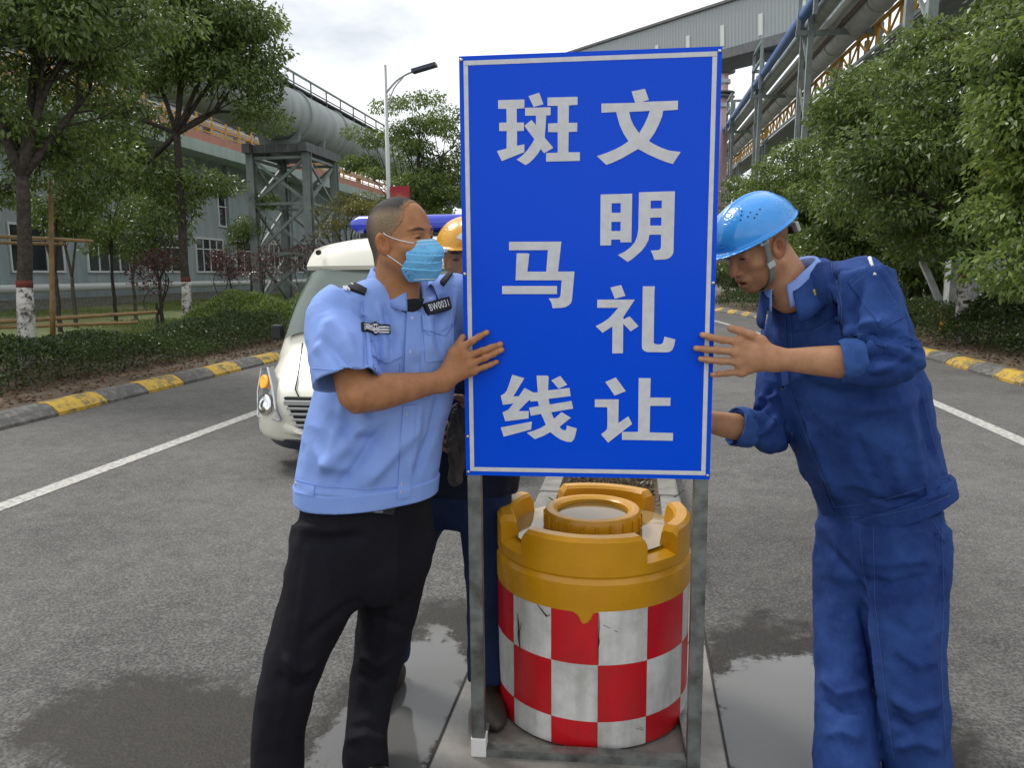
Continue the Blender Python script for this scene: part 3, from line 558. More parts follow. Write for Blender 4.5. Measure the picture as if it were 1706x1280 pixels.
hedge('shrub', 'dry brown low shrub on the median behind the barrel', -.15, 3.95, 25, lambda y: .20+.05*math.sin(y*2.3), lambda y: .26, 26000, (.040, .017), M_leafd, 77, 'shrub', 260, zb=.09)
# fallen leaves and grass
def litter(name, x0, x1, y0, y1, n, seed, L_=.06, mt=None, zf=None):
    rng = np.random.RandomState(seed); y = rng.uniform(y0, y1, n)**1.0; x = rng.uniform(x0, x1, n)+np.array([bend(q) for q in y]); z = np.array([(zf or zl)(a, b) for a, b in zip(x, y)])+.012+rng.uniform(0, .02, n); a = rng.normal(size=(n, 3))*[1, 1, .12]; a /= np.linalg.norm(a, axis=1, keepdims=True); v, f = leaves(np.stack([x, y, z], 1), a, L_, L_*.5, rng, .08); tag(link(name, mesh_np(name, v, f), mt or M_litter), kind='stuff')
litter('fallen_leaves', -7.9, -6.6, 3, 24, 5200, 81); litter('fallen_leaves', 5.35, 6.4, 6, 30, 3200, 82, zf=lambda x, y: .11); litter('fallen_leaves', -12.5, -8.5, 6, 30, 5000, 83)
def grass(name, x0, x1, y0, y1, n, h, seed, patchy=True):
    rng = np.random.RandomState(seed); x = rng.uniform(x0, x1, n); y = rng.uniform(y0, y1, n); k = vnoise(np.stack([x, y, x*0], 1), .35) > -.06 if patchy else np.ones(n, bool); x, y = x[k], y[k]; z = np.array([zl(a, b) for a, b in zip(x, y)])-.01; a = rng.normal(size=(len(x), 3))*.35+[0, 0, 1]; a /= np.linalg.norm(a, axis=1, keepdims=True); v, f = leaves(np.stack([x, y, z], 1), a, h, .016, rng, .1); tag(link(name, mesh_np(name, v, f), M_grass), kind='stuff')
grass('grass', -24, -9.6, 12, 52, 60000, .16, 84)

# a far wood closing the road's end
rngw = np.random.RandomState(91); cw = []; 
for _ in range(260): a_ = rngw.uniform(-75, 40); cw.append((a_, 128+rngw.uniform(-8, 12)-abs(a_)*.15, rngw.uniform(.5, 7.5)*(1-.004*abs(a_))))
v, f = crown_leaves(np.array(cw), rngw.uniform(1.6, 2.8, len(cw)), 3, .8, .4, rngw); tag(link('distant_wood', mesh_np('distant_wood', v, f), M_leaf), kind='stuff')
# ---------------------------------------------------------------- plant on the left
def wallm(c1, c2):
    def bld(t, b, co):
        L = t.links.new; P = nd(t, 'ShaderNodeNewGeometry').outputs['Position']; mpn = nd(t, 'ShaderNodeMapping'); mpn.inputs['Scale'].default_value = (1, 1.2, .18); L(P, mpn.inputs[0]); n = nd(t, 'ShaderNodeTexNoise', _Scale=1.4, _Detail=7.0, _Roughness=.65); L(mpn.outputs[0], n.inputs['Vector']); r = nd(t, 'ShaderNodeValToRGB'); e = r.color_ramp.elements; e[0].position = .35; e[0].color = (*c1, 1); e[1].position = .7; e[1].color = (*c2, 1); L(n.outputs[0], r.inputs[0]); L(r.outputs[0], b.inputs['Base Color'])
    return bld
M_wall = mat('streaked grey green render', rough=.9, build=wallm((.25, .30, .31), (.36, .41, .41)))
M_fascia = mat('pale green fascia', rough=.85, build=wallm((.30, .38, .34), (.42, .48, .44)))
M_salmon = mat('faded salmon paint', (.50, .22, .15), .8, noise=(1.2, (.38, .20, .15), .4, .7))
M_wfr = mat('white window frame', (.62, .63, .63), .5); M_glass = mat('dark window glass', (.02, .025, .028), .06, spec=.6)
M_gsteel = mat('grey green painted steel', (.24, .28, .27), .55, noise=(1.5, (.15, .17, .165), .4, .7))
M_dsteel = mat('dark grey steel', (.10, .11, .115), .6, noise=(2, (.16, .15, .14), .45, .7)); M_ysteel = mat('yellow painted steel', (.62, .34, .02), .6, noise=(3, (.42, .22, .03), .45, .7))
M_duct = mat('weathered grey green duct', rough=.6, build=wallm((.26, .295, .285), (.39, .425, .41)))
M_lsteel = mat('light grey steel', (.42, .44, .45), .5, noise=(1.2, (.30, .31, .31), .4, .7), metal=.2); M_bpipe = mat('blue painted pipe', (.03, .12, .36), .45); M_rust = mat('rusty pipe', (.16, .12, .11), .8, noise=(3, (.24, .20, .19), .4, .6)); M_wpipe = mat('white lagged pipe', (.50, .51, .50), .6)
WX = -24.5; bld_ = tag(empty('factory_building'), 'long grey green factory building behind the left trees', 'building')
Y0, Y1_ = 6.0, 92.0
MB().box((WX-5, (Y0+Y1_)/2, 4.0), (10, Y1_-Y0, 8.4)).build('wall', M_wall, bld_)
MB().box((WX-3.6, (Y0+Y1_)/2, 8.38), (10.2, Y1_-Y0+1.2, .62)).build('roof_fascia', M_fascia, bld_)
MB().box((WX-3.65, (Y0+Y1_)/2, 8.92), (10.0, Y1_-Y0+1.0, .46)).build('roof_edge', M_salmon, bld_)
MB().box((WX-1.0, (Y0+Y1_)/2, .30), (3.2, Y1_-Y0, .66)).build('plinth', M_conc, bld_)
def win(y, z0, z1, w_, nx, split=None):
    o = MB(); x = WX+.03
    for zz in (z0, z1): o.box((x, y, zz), (.10, w_+.08, .09))
    for i in range(nx+1): o.box((x, y-w_/2+w_*i/nx, (z0+z1)/2), (.092, .08 if i in (0, nx) else .06, z1-z0-.09))
    if split: o.box((x, y, split), (.086, w_-.08, .06))
    f = o.build('window', M_wfr, bld_)
    for i in range(nx): MB().box((WX+.016, y-w_/2+w_*(i+.5)/nx, (z0+z1)/2), (.03, w_/nx-.07, z1-z0-.1)).build('pane', M_glass, f)
for k, y in enumerate(np.arange(20.0, 72, 4.4)):
    win(y, 1.75, 3.65, 2.9, 4 if k % 2 else 3, 3.05)
    win(y+2.0, 4.45, 6.55, 1.6, 2, 5.6)
for y in np.arange(18, 90, 8.8): MB().box((WX+.06, y, 4.2), (.28, .5, 7.7)).build('pilaster', M_wall, bld_)
tag(MB().tube([(WX+.75, Y0, 1.08), (WX+.75, Y1_, 1.08)], .17, 14).build('wall_pipe', M_wpipe, None, True), 'white lagged pipe running along the foot of the factory wall', 'pipe')
# roof walkway: railing with posts and rails
rail = tag(empty('railing'), 'yellow railing along the factory roof edge', 'railing')
for i, y in enumerate(np.arange(14, 74, 1.5)): MB().bar((WX+1.2, y, 9.12), (WX+1.2, y, 10.35), .07).build('post', M_ysteel, rail)
for z in (9.35, 9.85, 10.35): MB().bar((WX+1.2, 13, z), (WX+1.2, 74, z), .055).build('rail', M_ysteel, rail)
for y in np.arange(14, 74, 3.0): MB().bar((WX-1.6, y, 9.12), (WX-1.6, y, 10.6), .06).build('post', M_ysteel, rail)
for z in (9.9, 10.6): MB().bar((WX-1.6, 13, z), (WX-1.6, 74, z), .05).build('rail', M_ysteel, rail)
# plant on the roof: steel frames, vessels, ducts
rngI = random.Random(5)
fr = tag(empty('roof_plant_house'), 'grey steel plant house with cladding on the factory roof', 'plant house')
for y in np.arange(14, 80, 5.5):
    for x in (WX-2.6, WX-6.5): MB().box((x, y, 11.9), (.32, .32, 5.6)).build('column', M_gsteel, fr)
    MB().box((WX-4.55, y, 14.75), (4.3, .3, .35)).build('beam', M_gsteel, fr)
for x in (WX-2.6, WX-6.5):
    for z in (11.6, 14.5): MB().bar((x, 13.5, z+.02), (x, 80, z+.02), .22, .28).build('beam', M_dsteel, fr)
MB().box((WX-8.5, 46, 13.5), (3, 70, 9)).build('cladding', M_lsteel, fr)
for i, y in enumerate(np.arange(16, 76, 5.5)):
    v_ = MB(); r = rngI.uniform(.45, .85); x = WX-4.4; h = rngI.uniform(1.6, 2.8); v_.lathe([(0, 0), (r, .02), (r, h*.8), (r*.6, h), (0, h+.05)], (x, y+2.6, 9.12), 18)
    v_.build('roof_tank', M_lsteel if i % 2 else M_gsteel, fr, auto=40)
for j, (z, r, m_) in enumerate(((10.2, .16, M_rust), (10.9, .22, M_lsteel), (12.4, .2, M_wpipe))):
    tag(MB().tube([(WX-2.1, 12, z), (WX-2.1, 80, z)], r, 12).build('roof_pipe', m_, None, True), ('rusty', 'mid grey', 'white')[j]+' pipe running along the factory roof', 'pipe')
# big duct on steel towers
DX, DZ, DR = -16.15, 8.85, 1.22
du = tag(empty('gas_duct'), 'huge grey green duct carried on steel towers', 'duct')
MB().tube([(DX, 10, DZ), (DX, 78, DZ)], DR, 48).build('pipe_shell', M_duct, du, auto=40)
for y in np.arange(12, 78, 4.6): MB().tube([(DX, y, DZ), (DX, y+.16, DZ)], DR+.075, 48).build('flange', M_duct, du, auto=40)
for y in np.arange(12, 78, 1.9):
    MB().bar((DX+.55, y, DZ+1.05), (DX+.55, y, DZ+1.85), .06).build('rail_post', M_gsteel, du)
for z in (1.42, 1.85): MB().bar((DX+.55, 11, DZ+z), (DX+.55, 78, DZ+z), .08 if z > 1.5 else .05).build('rail', M_gsteel, du)
MB().box((DX, 44.5, DZ+DR+.03), (1.3, 67, .06)).build('walkway', M_dsteel, du)
def tower(x0, x1, y0, y1, h, label):
    o = tag(empty('steel_tower'), label, 'tower'); c = [(x0, y0), (x1, y0), (x1, y1), (x0, y1)]
    for x, y in c:
        l = MB(); l.box((x, y, h/2), (.10, .34, h)); l.box((x, y-.16, h/2), (.34, .035, h-.004)); l.box((x, y+.16, h/2), (.34, .035, h-.004)); l.build('leg', M_gsteel, o)
    lv = [0.25, h*.36, h*.68, h-.2]
    for (ax, ay), (bx, by) in zip(c, c[1:]+c[:1]):
        off_ = .06 if ay == by else 0
        for a, b_ in zip(lv[:-1], lv[1:]):
            MB().bar((ax, ay, a), (bx, by, b_), .11, .13).build('brace', M_gsteel, o); MB().bar((bx, by+off_, a), (ax, ay+off_, b_), .09, .12).build('brace', M_gsteel, o)
            MB().bar((ax, ay, b_), (bx, by, b_), .12, .12).build('strut', M_gsteel, o)
    for x in (x0, x1): MB().box((x, (y0+y1)/2, h+.2), (.38, y1-y0+.9, .40)).build('cap_beam', M_dsteel, o)
    for y in (y0, y1, (y0+y1)/2): MB().box(((x0+x1)/2, y, h+.2), (x1-x0-.385, .30, .36)).build('cap_beam', M_dsteel, o)
    for k in range(7):
        for x in (x0+.195, x1+.195): MB().box((x, y0-.3+k*(y1-y0+.6)/6, h+.2), (.02, .03, .36)).build('stiffener', M_gsteel, o)
    for k in range(5): MB().box((x0+.25+k*(x1-x0-.5)/4, y0-.16, h+.2), (.03, .02, .32)).build('stiffener', M_gsteel, o)
    for y in (y0+.2, y1-.2):
        MB().prism([(DX-.9, h+.41), (DX+.9, h+.41), (DX+1.05, h+1.0), (DX+.5, h+.62), (DX-.5, h+.62), (DX-1.05, h+1.0)], y-.12, y+.12).build('saddle', M_gsteel, o)
    return o
tower(-17.5, -14.8, 34.0, 37.2, 7.02, 'braced grey steel tower carrying the big duct')
tower(-17.5, -14.8, 58.0, 61.2, 7.02, 'far braced steel tower carrying the big duct')
# street lamp with a red board on its pole
lp = tag(empty('street_lamp', (0, 0, 0)), 'tall grey street lamp with a curved arm and red board', 'street lamp'); M_lamp = mat('galvanised lamp pole', (.48, .50, .50), .45, metal=.3)
l0 = on_y(641, 108, 24.0); lx, ly, lz = l0
MB().tube([(lx, ly, 0), (lx, ly, .6), (lx, ly, lz)], [.10, .085, .055], 14).build('pole', M_lamp, lp, True)
ae = on_y(690, 118, 24.0); aj = on_y(643, 175, 24.0); MB().tube(crom([(lx, ly, aj[2]+.35), on_y(660, 135, 24), on_y(676, 124, 24), ae], 14), .035, 8).build('arm', M_lamp, lp, True)
MB().tube(crom([(lx, ly, aj[2]-.25), on_y(655, 150, 24), on_y(672, 128, 24)], 10), .022, 8).build('arm_brace', M_lamp, lp, True)
hd0, hd1 = on_y(687, 119, 24), on_y(727, 107, 24); MB().bar(hd0, hd1, .30, .10).build('lamp_head', mat('dark lamp head', (.05, .06, .09), .4), lp)
rb = on_y(666, 322, 23.9); MB().box((rb[0], rb[1], rb[2]), (.62, .03, .44)).build('board', mat('faded red board', (.42, .035, .05), .6, noise=(2.5, (.55, .28, .18), .5, .8)), lp)
# bamboo support round the young trees
M_bam = mat('old bamboo', (.30, .19, .075), .7, noise=(6, (.18, .11, .05), .4, .7)); bam = tag(empty('bamboo_frame'), 'weathered bamboo support frame tied round the near left tree', 'frame')
def bpole(a, b, r): MB().tube([lerp(a, b, t) for t in np.linspace(0, 1, 6)], [r*(1-.15*t) for t in np.linspace(0, 1, 6)], 8).build('bamboo_pole', M_bam, bam, True)
YB = 12.2
bpole(on_y(88, 558, YB), on_y(84, 300, YB), .045); bpole(on_y(-40, 392, YB-.3), on_y(155, 402, YB+.3), .035); bpole(on_y(-40, 403, YB-.1), on_y(108, 407, YB+.2), .032); bpole(on_y(-60, 540, YB-.3), on_y(262, 520, YB+1.8), .04); bpole(on_y(-60, 548, YB-.2), on_y(230, 537, YB+1.2), .036); bpole(on_y(-30, 560, YB-1.5), on_y(-34, 300, YB-1.5), .045)
hoop = MB(); c_ = on_y(258, 500, 19.5); hoop.tube([c_+np.array([math.cos(a)*.33, .15*math.sin(a), math.sin(a)*.33]) for a in np.linspace(.4, 5.9, 26)], .014, 6); tag(hoop.build('hose', mat('black hose', (.02, .02, .02), .5), None, True), 'loop of black hose lying in the dry bed', 'hose')
# ---------------------------------------------------------------- plant on the right: pipe bridge climbing away
VPr = unit(ray(1085, 392)); RX = unit(CRn-(CRn@VPr)*VPr); RZ = np.cross(RX, VPr)
def rk(s, x, z): return C0+VPr*s+RX*x+RZ*z
rack = tag(empty('pipe_bridge'), 'grey steel pipe bridge with yellow lattice girder above the right trees', 'pipe bridge')
def rp(name, label, x, z, r, m_, s0=20, s1=190, flange=None):
    o = tag(empty(name), label, 'pipe'); MB().tube([rk(s0, x, z), rk(s1, x, z)], r, 28 if r > .3 else 12).build('pipe_shell', m_, o, auto=40)
    if flange:
        for s in np.arange(s0+1, s1, flange): MB().tube([rk(s, x, z), rk(s+.22, x, z)], r+.045, 28).build('flange', m_, o, auto=40)
    return o
dct = rp('large_pipe', 'thick pale grey banded pipe on the pipe bridge', 11.65, 12.5, .74, M_lsteel, flange=5.2)
rp('pipe', 'blue pipe along the top of the pipe bridge', 8.6, 13.0, .31, M_bpipe); rp('pipe', 'wide grey pipe beside the blue pipe', 9.55, 13.0, .46, M_duct)
for x, w_, lab in ((10.05, M_wpipe, 'thin white pipe next to the wide grey pipe'), (10.4, M_lsteel, 'thin light grey pipe, middle of three on the bridge'), (10.75, M_rust, 'thin rusty pipe next to the thick banded pipe')): rp('pipe', lab, x, 12.45, .15, w_)
for z in (10.85, 12.15): MB().bar(rk(20, 12.6, z), rk(190, 12.6, z), .16, .2).build('girder_chord', M_ysteel if z > 11 else M_lsteel, rack)
for i, s in enumerate(np.arange(20, 150, 2.2)):
    MB().bar(rk(s, 12.6, 10.9), rk(s, 12.6, 12.1), .13, .13).build('girder_post', M_ysteel, rack); MB().bar(rk(s, 12.6, 10.95 if i % 2 else 12.05), rk(s+2.2, 12.6, 12.05 if i % 2 else 10.95), .10, .12).build('girder_diagonal', M_ysteel, rack)
MB().add([rk(20, 12.8, 10.8), rk(190, 12.8, 10.8), rk(190, 15.5, 10.8), rk(20, 15.5, 10.8), rk(20, 12.8, 10.6), rk(190, 12.8, 10.6), rk(190, 15.5, 10.6), rk(20, 15.5, 10.6)], [(0, 1, 2, 3), (7, 6, 5, 4), (0, 4, 5, 1), (1, 5, 6, 2), (2, 6, 7, 3), (3, 7, 4, 0)]).build('deck', M_dsteel, rack)
MB().box(tuple(rk(60, 16.2, 12)), (.3, 60, 3.2)).build('side_cladding', M_dsteel, rack)
for s in (30, 52, 74, 98, 126):
    for x in (9.05, 12.95):
        b_ = rk(s, x, 0); MB().bar((b_[0], b_[1], 0), rk(s, x, 15.6 if x < 9.5 else 13.4), .32, .32, up=(0, 1, 0)).build('column', M_gsteel, rack)
        b_ = rk(s+2.6, x, 0); MB().bar((b_[0], b_[1], 0), rk(s+2.6, x, 14.2 if x < 9.5 else 12.0), .28, .28, up=(0, 1, 0)).build('column', M_gsteel, rack)
    for z in (14.1, 15.5): MB().bar(rk(s, 8.2, z), rk(s, 10.4, z), .24, .26).build('cross_beam', M_gsteel, rack); MB().bar(rk(s-5, 8.35, z), rk(s, 8.35, z), .2, .22).build('side_beam', M_gsteel, rack)
    MB().bar(rk(s, 8.2, 12.0), rk(s, 13.2, 12.0), .24, .3).build('cross_beam', M_gsteel, rack); MB().bar(rk(s-5, 8.35, 11.8), rk(s-5, 8.35, 15.5), .22, .22, up=(0, 1, 0)).build('post', M_gsteel, rack); MB().bar(rk(s, 8.35, 11.8), rk(s, 8.35, 15.5), .22, .22, up=(0, 1, 0)).build('post', M_gsteel, rack)
    for z in (4, 7, 10): MB().bar(rk(s, 9.05, z), rk(s+2.6, 9.05, z+2.4), .12, .12).build('brace', M_gsteel, rack); MB().bar(rk(s, 12.95, z), rk(s+2.6, 12.95, z+1.6), .12, .12).build('brace', M_gsteel, rack)
# conveyor gallery crossing overhead, clad in corrugated sheet with pale translucent strips
ga = tag(empty('conveyor_gallery'), 'inclined conveyor gallery clad in grey corrugated sheet above the sign', 'gallery')
A0, A1 = at(930, 96, 96), at(1420, -62, 62); A0b, A1b = at(930, 160, 96), at(1420, 22, 62)
M_corr = mat('grey corrugated sheet', rough=.5, metal=.3, build=lambda t, b, co: b.inputs['Base Color'].__setattr__('default_value', (.33, .36, .36, 1))); M_skyl = mat('pale translucent sheet', (.62, .66, .62), .5)
axg = A1-A0; nrm = unit(np.cross(axg, UPZ)); nrm = nrm if nrm@(C0-A0) > 0 else -nrm; NS = 9
for k in range(NS):
    V = []; Fc = []; n = 44
    for i in range(n+1):
        t_ = (k+i/n)/NS
        for q_, (pa, pb) in enumerate(((A0, A1), (A0b, A1b))): V.append(lerp(pa, pb, t_)+nrm*(.06 if i % 4 in (1, 2) else 0))
    Fc = [(2*i, 2*i+1, 2*i+3, 2*i+2) for i in range(n)]; MB().add(V, Fc).build('wall_sheet', M_corr, ga)
    if k > 0:
        t0, t1 = k/NS-.006, k/NS+.006; MB().add([lerp(lerp(A0, A1, t0), lerp(A0b, A1b, t0), u)+nrm*.09 for u in (.45, .92)]+[lerp(lerp(A0, A1, t1), lerp(A0b, A1b, t1), u)+nrm*.09 for u in (.92, .45)], [(0, 1, 2, 3)]).build('light_strip', M_skyl, ga)
MB().add([A0+UPZ*.25+nrm*.3, A1+UPZ*.25+nrm*.3, A1+UPZ*.25-nrm*4, A0+UPZ*.25-nrm*4, A0+UPZ*.02+nrm*.3, A1+UPZ*.02+nrm*.3, A1+UPZ*.02-nrm*4, A0+UPZ*.02-nrm*4], [(0, 1, 2, 3), (7, 6, 5, 4), (0, 4, 5, 1), (1, 5, 6, 2), (2, 6, 7, 3), (3, 7, 4, 0)]).build('roof', M_dsteel, ga)
MB().add([A0b-UPZ*.02+nrm*.2, A1b-UPZ*.02+nrm*.2, A1b-UPZ*.02-nrm*4, A0b-UPZ*.02-nrm*4, A0b-UPZ*.7+nrm*.2, A1b-UPZ*.9+nrm*.2, A1b-UPZ*.9-nrm*4, A0b-UPZ*.7-nrm*4], [(0, 1, 2, 3), (7, 6, 5, 4), (0, 4, 5, 1), (1, 5, 6, 2), (2, 6, 7, 3), (3, 7, 4, 0)]).build('floor_girder', M_dsteel, ga)
for t_ in (.02, .93):
    p_ = lerp(A0b, A1b, t_)-nrm*2; MB().bar((p_[0], p_[1], 0), p_-UPZ*.5, .7, .7, up=(0, 1, 0)).build('support', M_gsteel, ga)
# vent stack with round platforms, right of the sign
vs = tag(empty('vent_stack'), 'slender pinkish vent stack with dark round platforms beyond the sign', 'stack'); vb = at(1206, 130, 100); M_pink = mat('faded pink stack paint', (.42, .30, .29), .8)
MB().tube([(vb[0], vb[1], 0), (vb[0], vb[1], vb[2]+2.2)], [.75, .55], 16).build('shaft', M_pink, vs, True)
for py_ in (112, 122, 157, 164): c_ = at(1212, py_, 100); MB().lathe([(.6, 0), (1.35, .05), (1.4, .22), (.6, .28)], (vb[0], vb[1], c_[2]), 24).build('platform', M_dsteel, vs)
for py_ in (140, 180): c_ = at(1212, py_, 100); MB().lathe([(.58, 0), (.85, .05), (.85, .5), (.58, .55)], (vb[0], vb[1], c_[2]), 20).build('band', M_lsteel, vs)
# white steel column with raking braces and yellow fence behind the right hedge
pc_ = tag(empty('steel_column'), 'white steel column with raking braces behind the right kerb', 'column'); M_wst = mat('chalky white steel', (.50, .52, .52), .6, noise=(3, (.30, .31, .31), .4, .7)); pb = on_y(1588, 500, 18.5); px_, py2 = pb[0], pb[1]
MB().box((px_, py2, 2.6), (.30, .30, 4.6)).build('shaft', M_wst, pc_); MB().box((px_, py2, .42), (.36, .36, .5)).build('base', M_ysteel, pc_)
for dx, m_ in ((-1.0, M_wst), (1.6, M_wst)): MB().bar((px_+dx*.2, py2-.2, .5), (px_+dx, py2-.2, 2.2), .12, .12).build('brace', m_, pc_)
MB().bar((px_+.3, py2+.5, 1.9), (px_+2.0, py2+.5, .4), .12, .12).build('brace', M_wst, pc_); MB().bar((px_+.3, py2+.62, .4), (px_+2.0, py2+.62, 1.9), .12, .12).build('brace', M_wst, pc_)
cb = tag(empty('cabinet'), 'long grey equipment cabinet behind the right hedge', 'cabinet'); MB().box((px_+2.6, py2+1.6, 1.2), (4.2, .8, 2.1), bev=.02).build('case', M_lsteel, cb); MB().box((px_+2.6, py2+1.55, 2.32), (4.5, 1.1, .12)).build('lid', M_gsteel, cb)
yf = tag(empty('yellow_fence'), 'yellow steel bar fence at the right edge', 'fence'); fx0 = on_y(1683, 460, 17.0)
for i in range(12): MB().bar((fx0[0]+i*.16, 17.0, .2), (fx0[0]+i*.16, 17.0, 1.95), .05).build('bar', M_ysteel, yf)
for z in (.5, 1.85): MB().bar((fx0[0]-.05, 17.035, z), (fx0[0]+1.85, 17.035, z), .05, .06).build('rail', M_ysteel, yf)
bw = tag(empty('boundary_wall'), 'low pale boundary wall glimpsed behind the right trees', 'wall'); MB().box((19.5, 45, 1.3), (.3, 90, 2.6)).build('wall', M_fascia, bw); MB().box((19.5, 45, 2.66), (.42, 90, .12)).build('coping', M_conc, bw)
fb = tag(empty('factory_building'), 'pale factory shed far behind the right trees', 'building'); MB().box((26, 60, 4.5), (10, 80, 9)).build('wall', M_fascia, fb); MB().box((26, 60, 9.1), (10.6, 81, .25)).build('roof', M_dsteel, fb)
# ---------------------------------------------------------------- the van
def carpaint(t, b, co): b.inputs['Coat Weight'].default_value = .6; b.inputs['Coat Roughness'].default_value = .05
M_vw = mat('ivory van paint', (.70, .68, .58), .35, build=carpaint); M_vd = mat('dark blue bumper lip', (.012, .014, .03), .4); M_vg = mat('tinted windscreen', (.13, .165, .14), .05, spec=.9); M_vr = mat('black rubber', (.012, .012, .012), .6); M_chr = mat('satin chrome slat', (.55, .56, .56), .25, metal=.8); M_lens = mat('clear lamp lens', (.30, .32, .33), .08, spec=.8, metal=.4); M_refl = mat('lamp reflector', (.8, .8, .8), .12, metal=1.0); M_black2 = mat('dark grille void', (.015, .016, .016), .7)
M_amb = mat('lit amber indicator', (.8, .35, .03), .3); _b = M_amb.node_tree.nodes['Principled BSDF']; _b.inputs['Emission Color'].default_value = (1, .45, .05, 1); _b.inputs['Emission Strength'].default_value = .35
M_bluel = mat('blue beacon plastic', (.02, .05, .55), .15, spec=.7, coat=.5)
VX, VY = -2.03, 5.42; VW = .95
van = tag(empty('van', (VX, VY, 0)), 'ivory van with blue roof beacon bar behind the officer', 'van')
# stations: y, z bottom, z top, half width low, half width high, belt height
ST_ = [(0.00, .26, .50, .74, .66, .36), (.03, .23, .57, .80, .74, .38), (.10, .22, .635, .865, .80, .42), (.20, .22, .70, .905, .835, .46), (.38, .22, .81, .935, .86, .50), (.56, .22, .925, .945, .87, .56), (.62, .22, .98, .95, .91, .60), (.76, .22, 1.20, .95, .89, .80), (.90, .22, 1.42, .95, .855, .90), (1.02, .22, 1.58, .95, .83, .95), (1.10, .22, 1.66, .95, .79, .85), (1.3, .22, 1.76, .95, .79, .85), (2.0, .22, 1.83, .95, .79, .85), (3.2, .22, 1.85, .95, .79, .85), (4.3, .22, 1.83, .95, .79, .85), (4.6, .26, 1.75, .94, .77, .85), (4.68, .36, 1.5, .92, .76, .85)]
def sect(st):
    y, zb, zt, hl, hu, zk = st; P = []
    for i in range(15):
        f_ = i/14; z = zb+(zt-zb)*f_
        P.append(None)
    P = []; n = 22
    for i in range(n+1):
        a = math.pi*(i/n)-math.pi/2; c, s = math.cos(a), math.sin(a); e = .34
        z = (zb+zt)/2+(zt-zb)/2*math.copysign(abs(s)**e, s); w_ = abs(c)**e; k = min(1, max(0, (z-zk)/max(zt-zk, .05))); hw = hl+(hu-hl)*k**1.3; P.append((hw*w_, z))
    return P
S_ = [sect(s) for s in ST_]; V = []; n = len(S_[0])
for s, P in zip(ST_, S_):
    for x, z in P: V.append((x, s[0], z))
    for x, z in P[::-1][1:-1]: V.append((-x, s[0], z))
k = 2*n-2; Fc = [(i*k+j, i*k+(j+1) % k, (i+1)*k+(j+1) % k, (i+1)*k+j) for i in range(len(S_)-1) for j in range(k)]+[tuple(range(k)), tuple(range((len(S_)-1)*k, len(S_)*k))]
MB().add(V, Fc).build('body', M_vw, van, auto=42)
zt_at = lambda y: np.interp(y, [s[0] for s in ST_], [s[2] for s in ST_]); hu_at = lambda y: np.interp(y, [s[0] for s in ST_], [s[4] for s in ST_])
def sheet_on(y0, y1, x0, x1, lift, ny=10, nx=16, curve=0):
    V = []
    for j in range(ny+1):
        y = y0+(y1-y0)*j/ny
        for i in range(nx+1):
            u = -1+2*i/nx; x = (x0+(x1-x0)*j/ny)*u; hw = hu_at(y); e = (1-min(1, abs(x)/hw)**3.0); z = zt_at(y)-.10*(1-e)*min(1, abs(u)); V.append((x, y-lift*.75-.0+.06*u*u*(1 if curve else 0), z+lift*.65))
    m_ = nx+1; return V, [(j*m_+i, j*m_+i+1, (j+1)*m_+i+1, (j+1)*m_+i) for j in range(ny) for i in range(nx)]
V = []; NYg = 8
for j in range(NYg+1):
    y = .655+.375*j/NYg; P = [q for i, q in enumerate(sect([np.interp(y, [s[0] for s in ST_], [s[c] for s in ST_]) if c else y for c in range(6)])) if i >= 15]; row = P+[(-x, z) for x, z in P[::-1][1:]]
    for x, z in row: V.append((x*1.004, y-.022, z+.014))
m_ = len(row); MB().add(V, [(j*m_+i, j*m_+i+1, (j+1)*m_+i+1, (j+1)*m_+i) for j in range(NYg) for i in range(m_-1)]).build('windscreen', M_vg, van, smooth=True)
v, f = sheet_on(.585, .655, .86, .84, .018, ny=2, curve=1); MB().add(v, f).build('scuttle', M_vr, van, smooth=True)
for sx in (-1, 1):
    V = [(sx*.895, .72, 1.00), (sx*.955, .84, 1.00), (sx*.87, 1.14, 1.545), (sx*.82, 1.03, 1.545)]; MB().add([(x, y-.03, z) for x, y, z in V]+[(x+sx*.03, y+.03, z) for x, y, z in V], [(0, 1, 2, 3), (7, 6, 5, 4), (0, 4, 5, 1), (1, 5, 6, 2), (2, 6, 7, 3), (3, 7, 4, 0)]).build('pillar', M_vg, van)
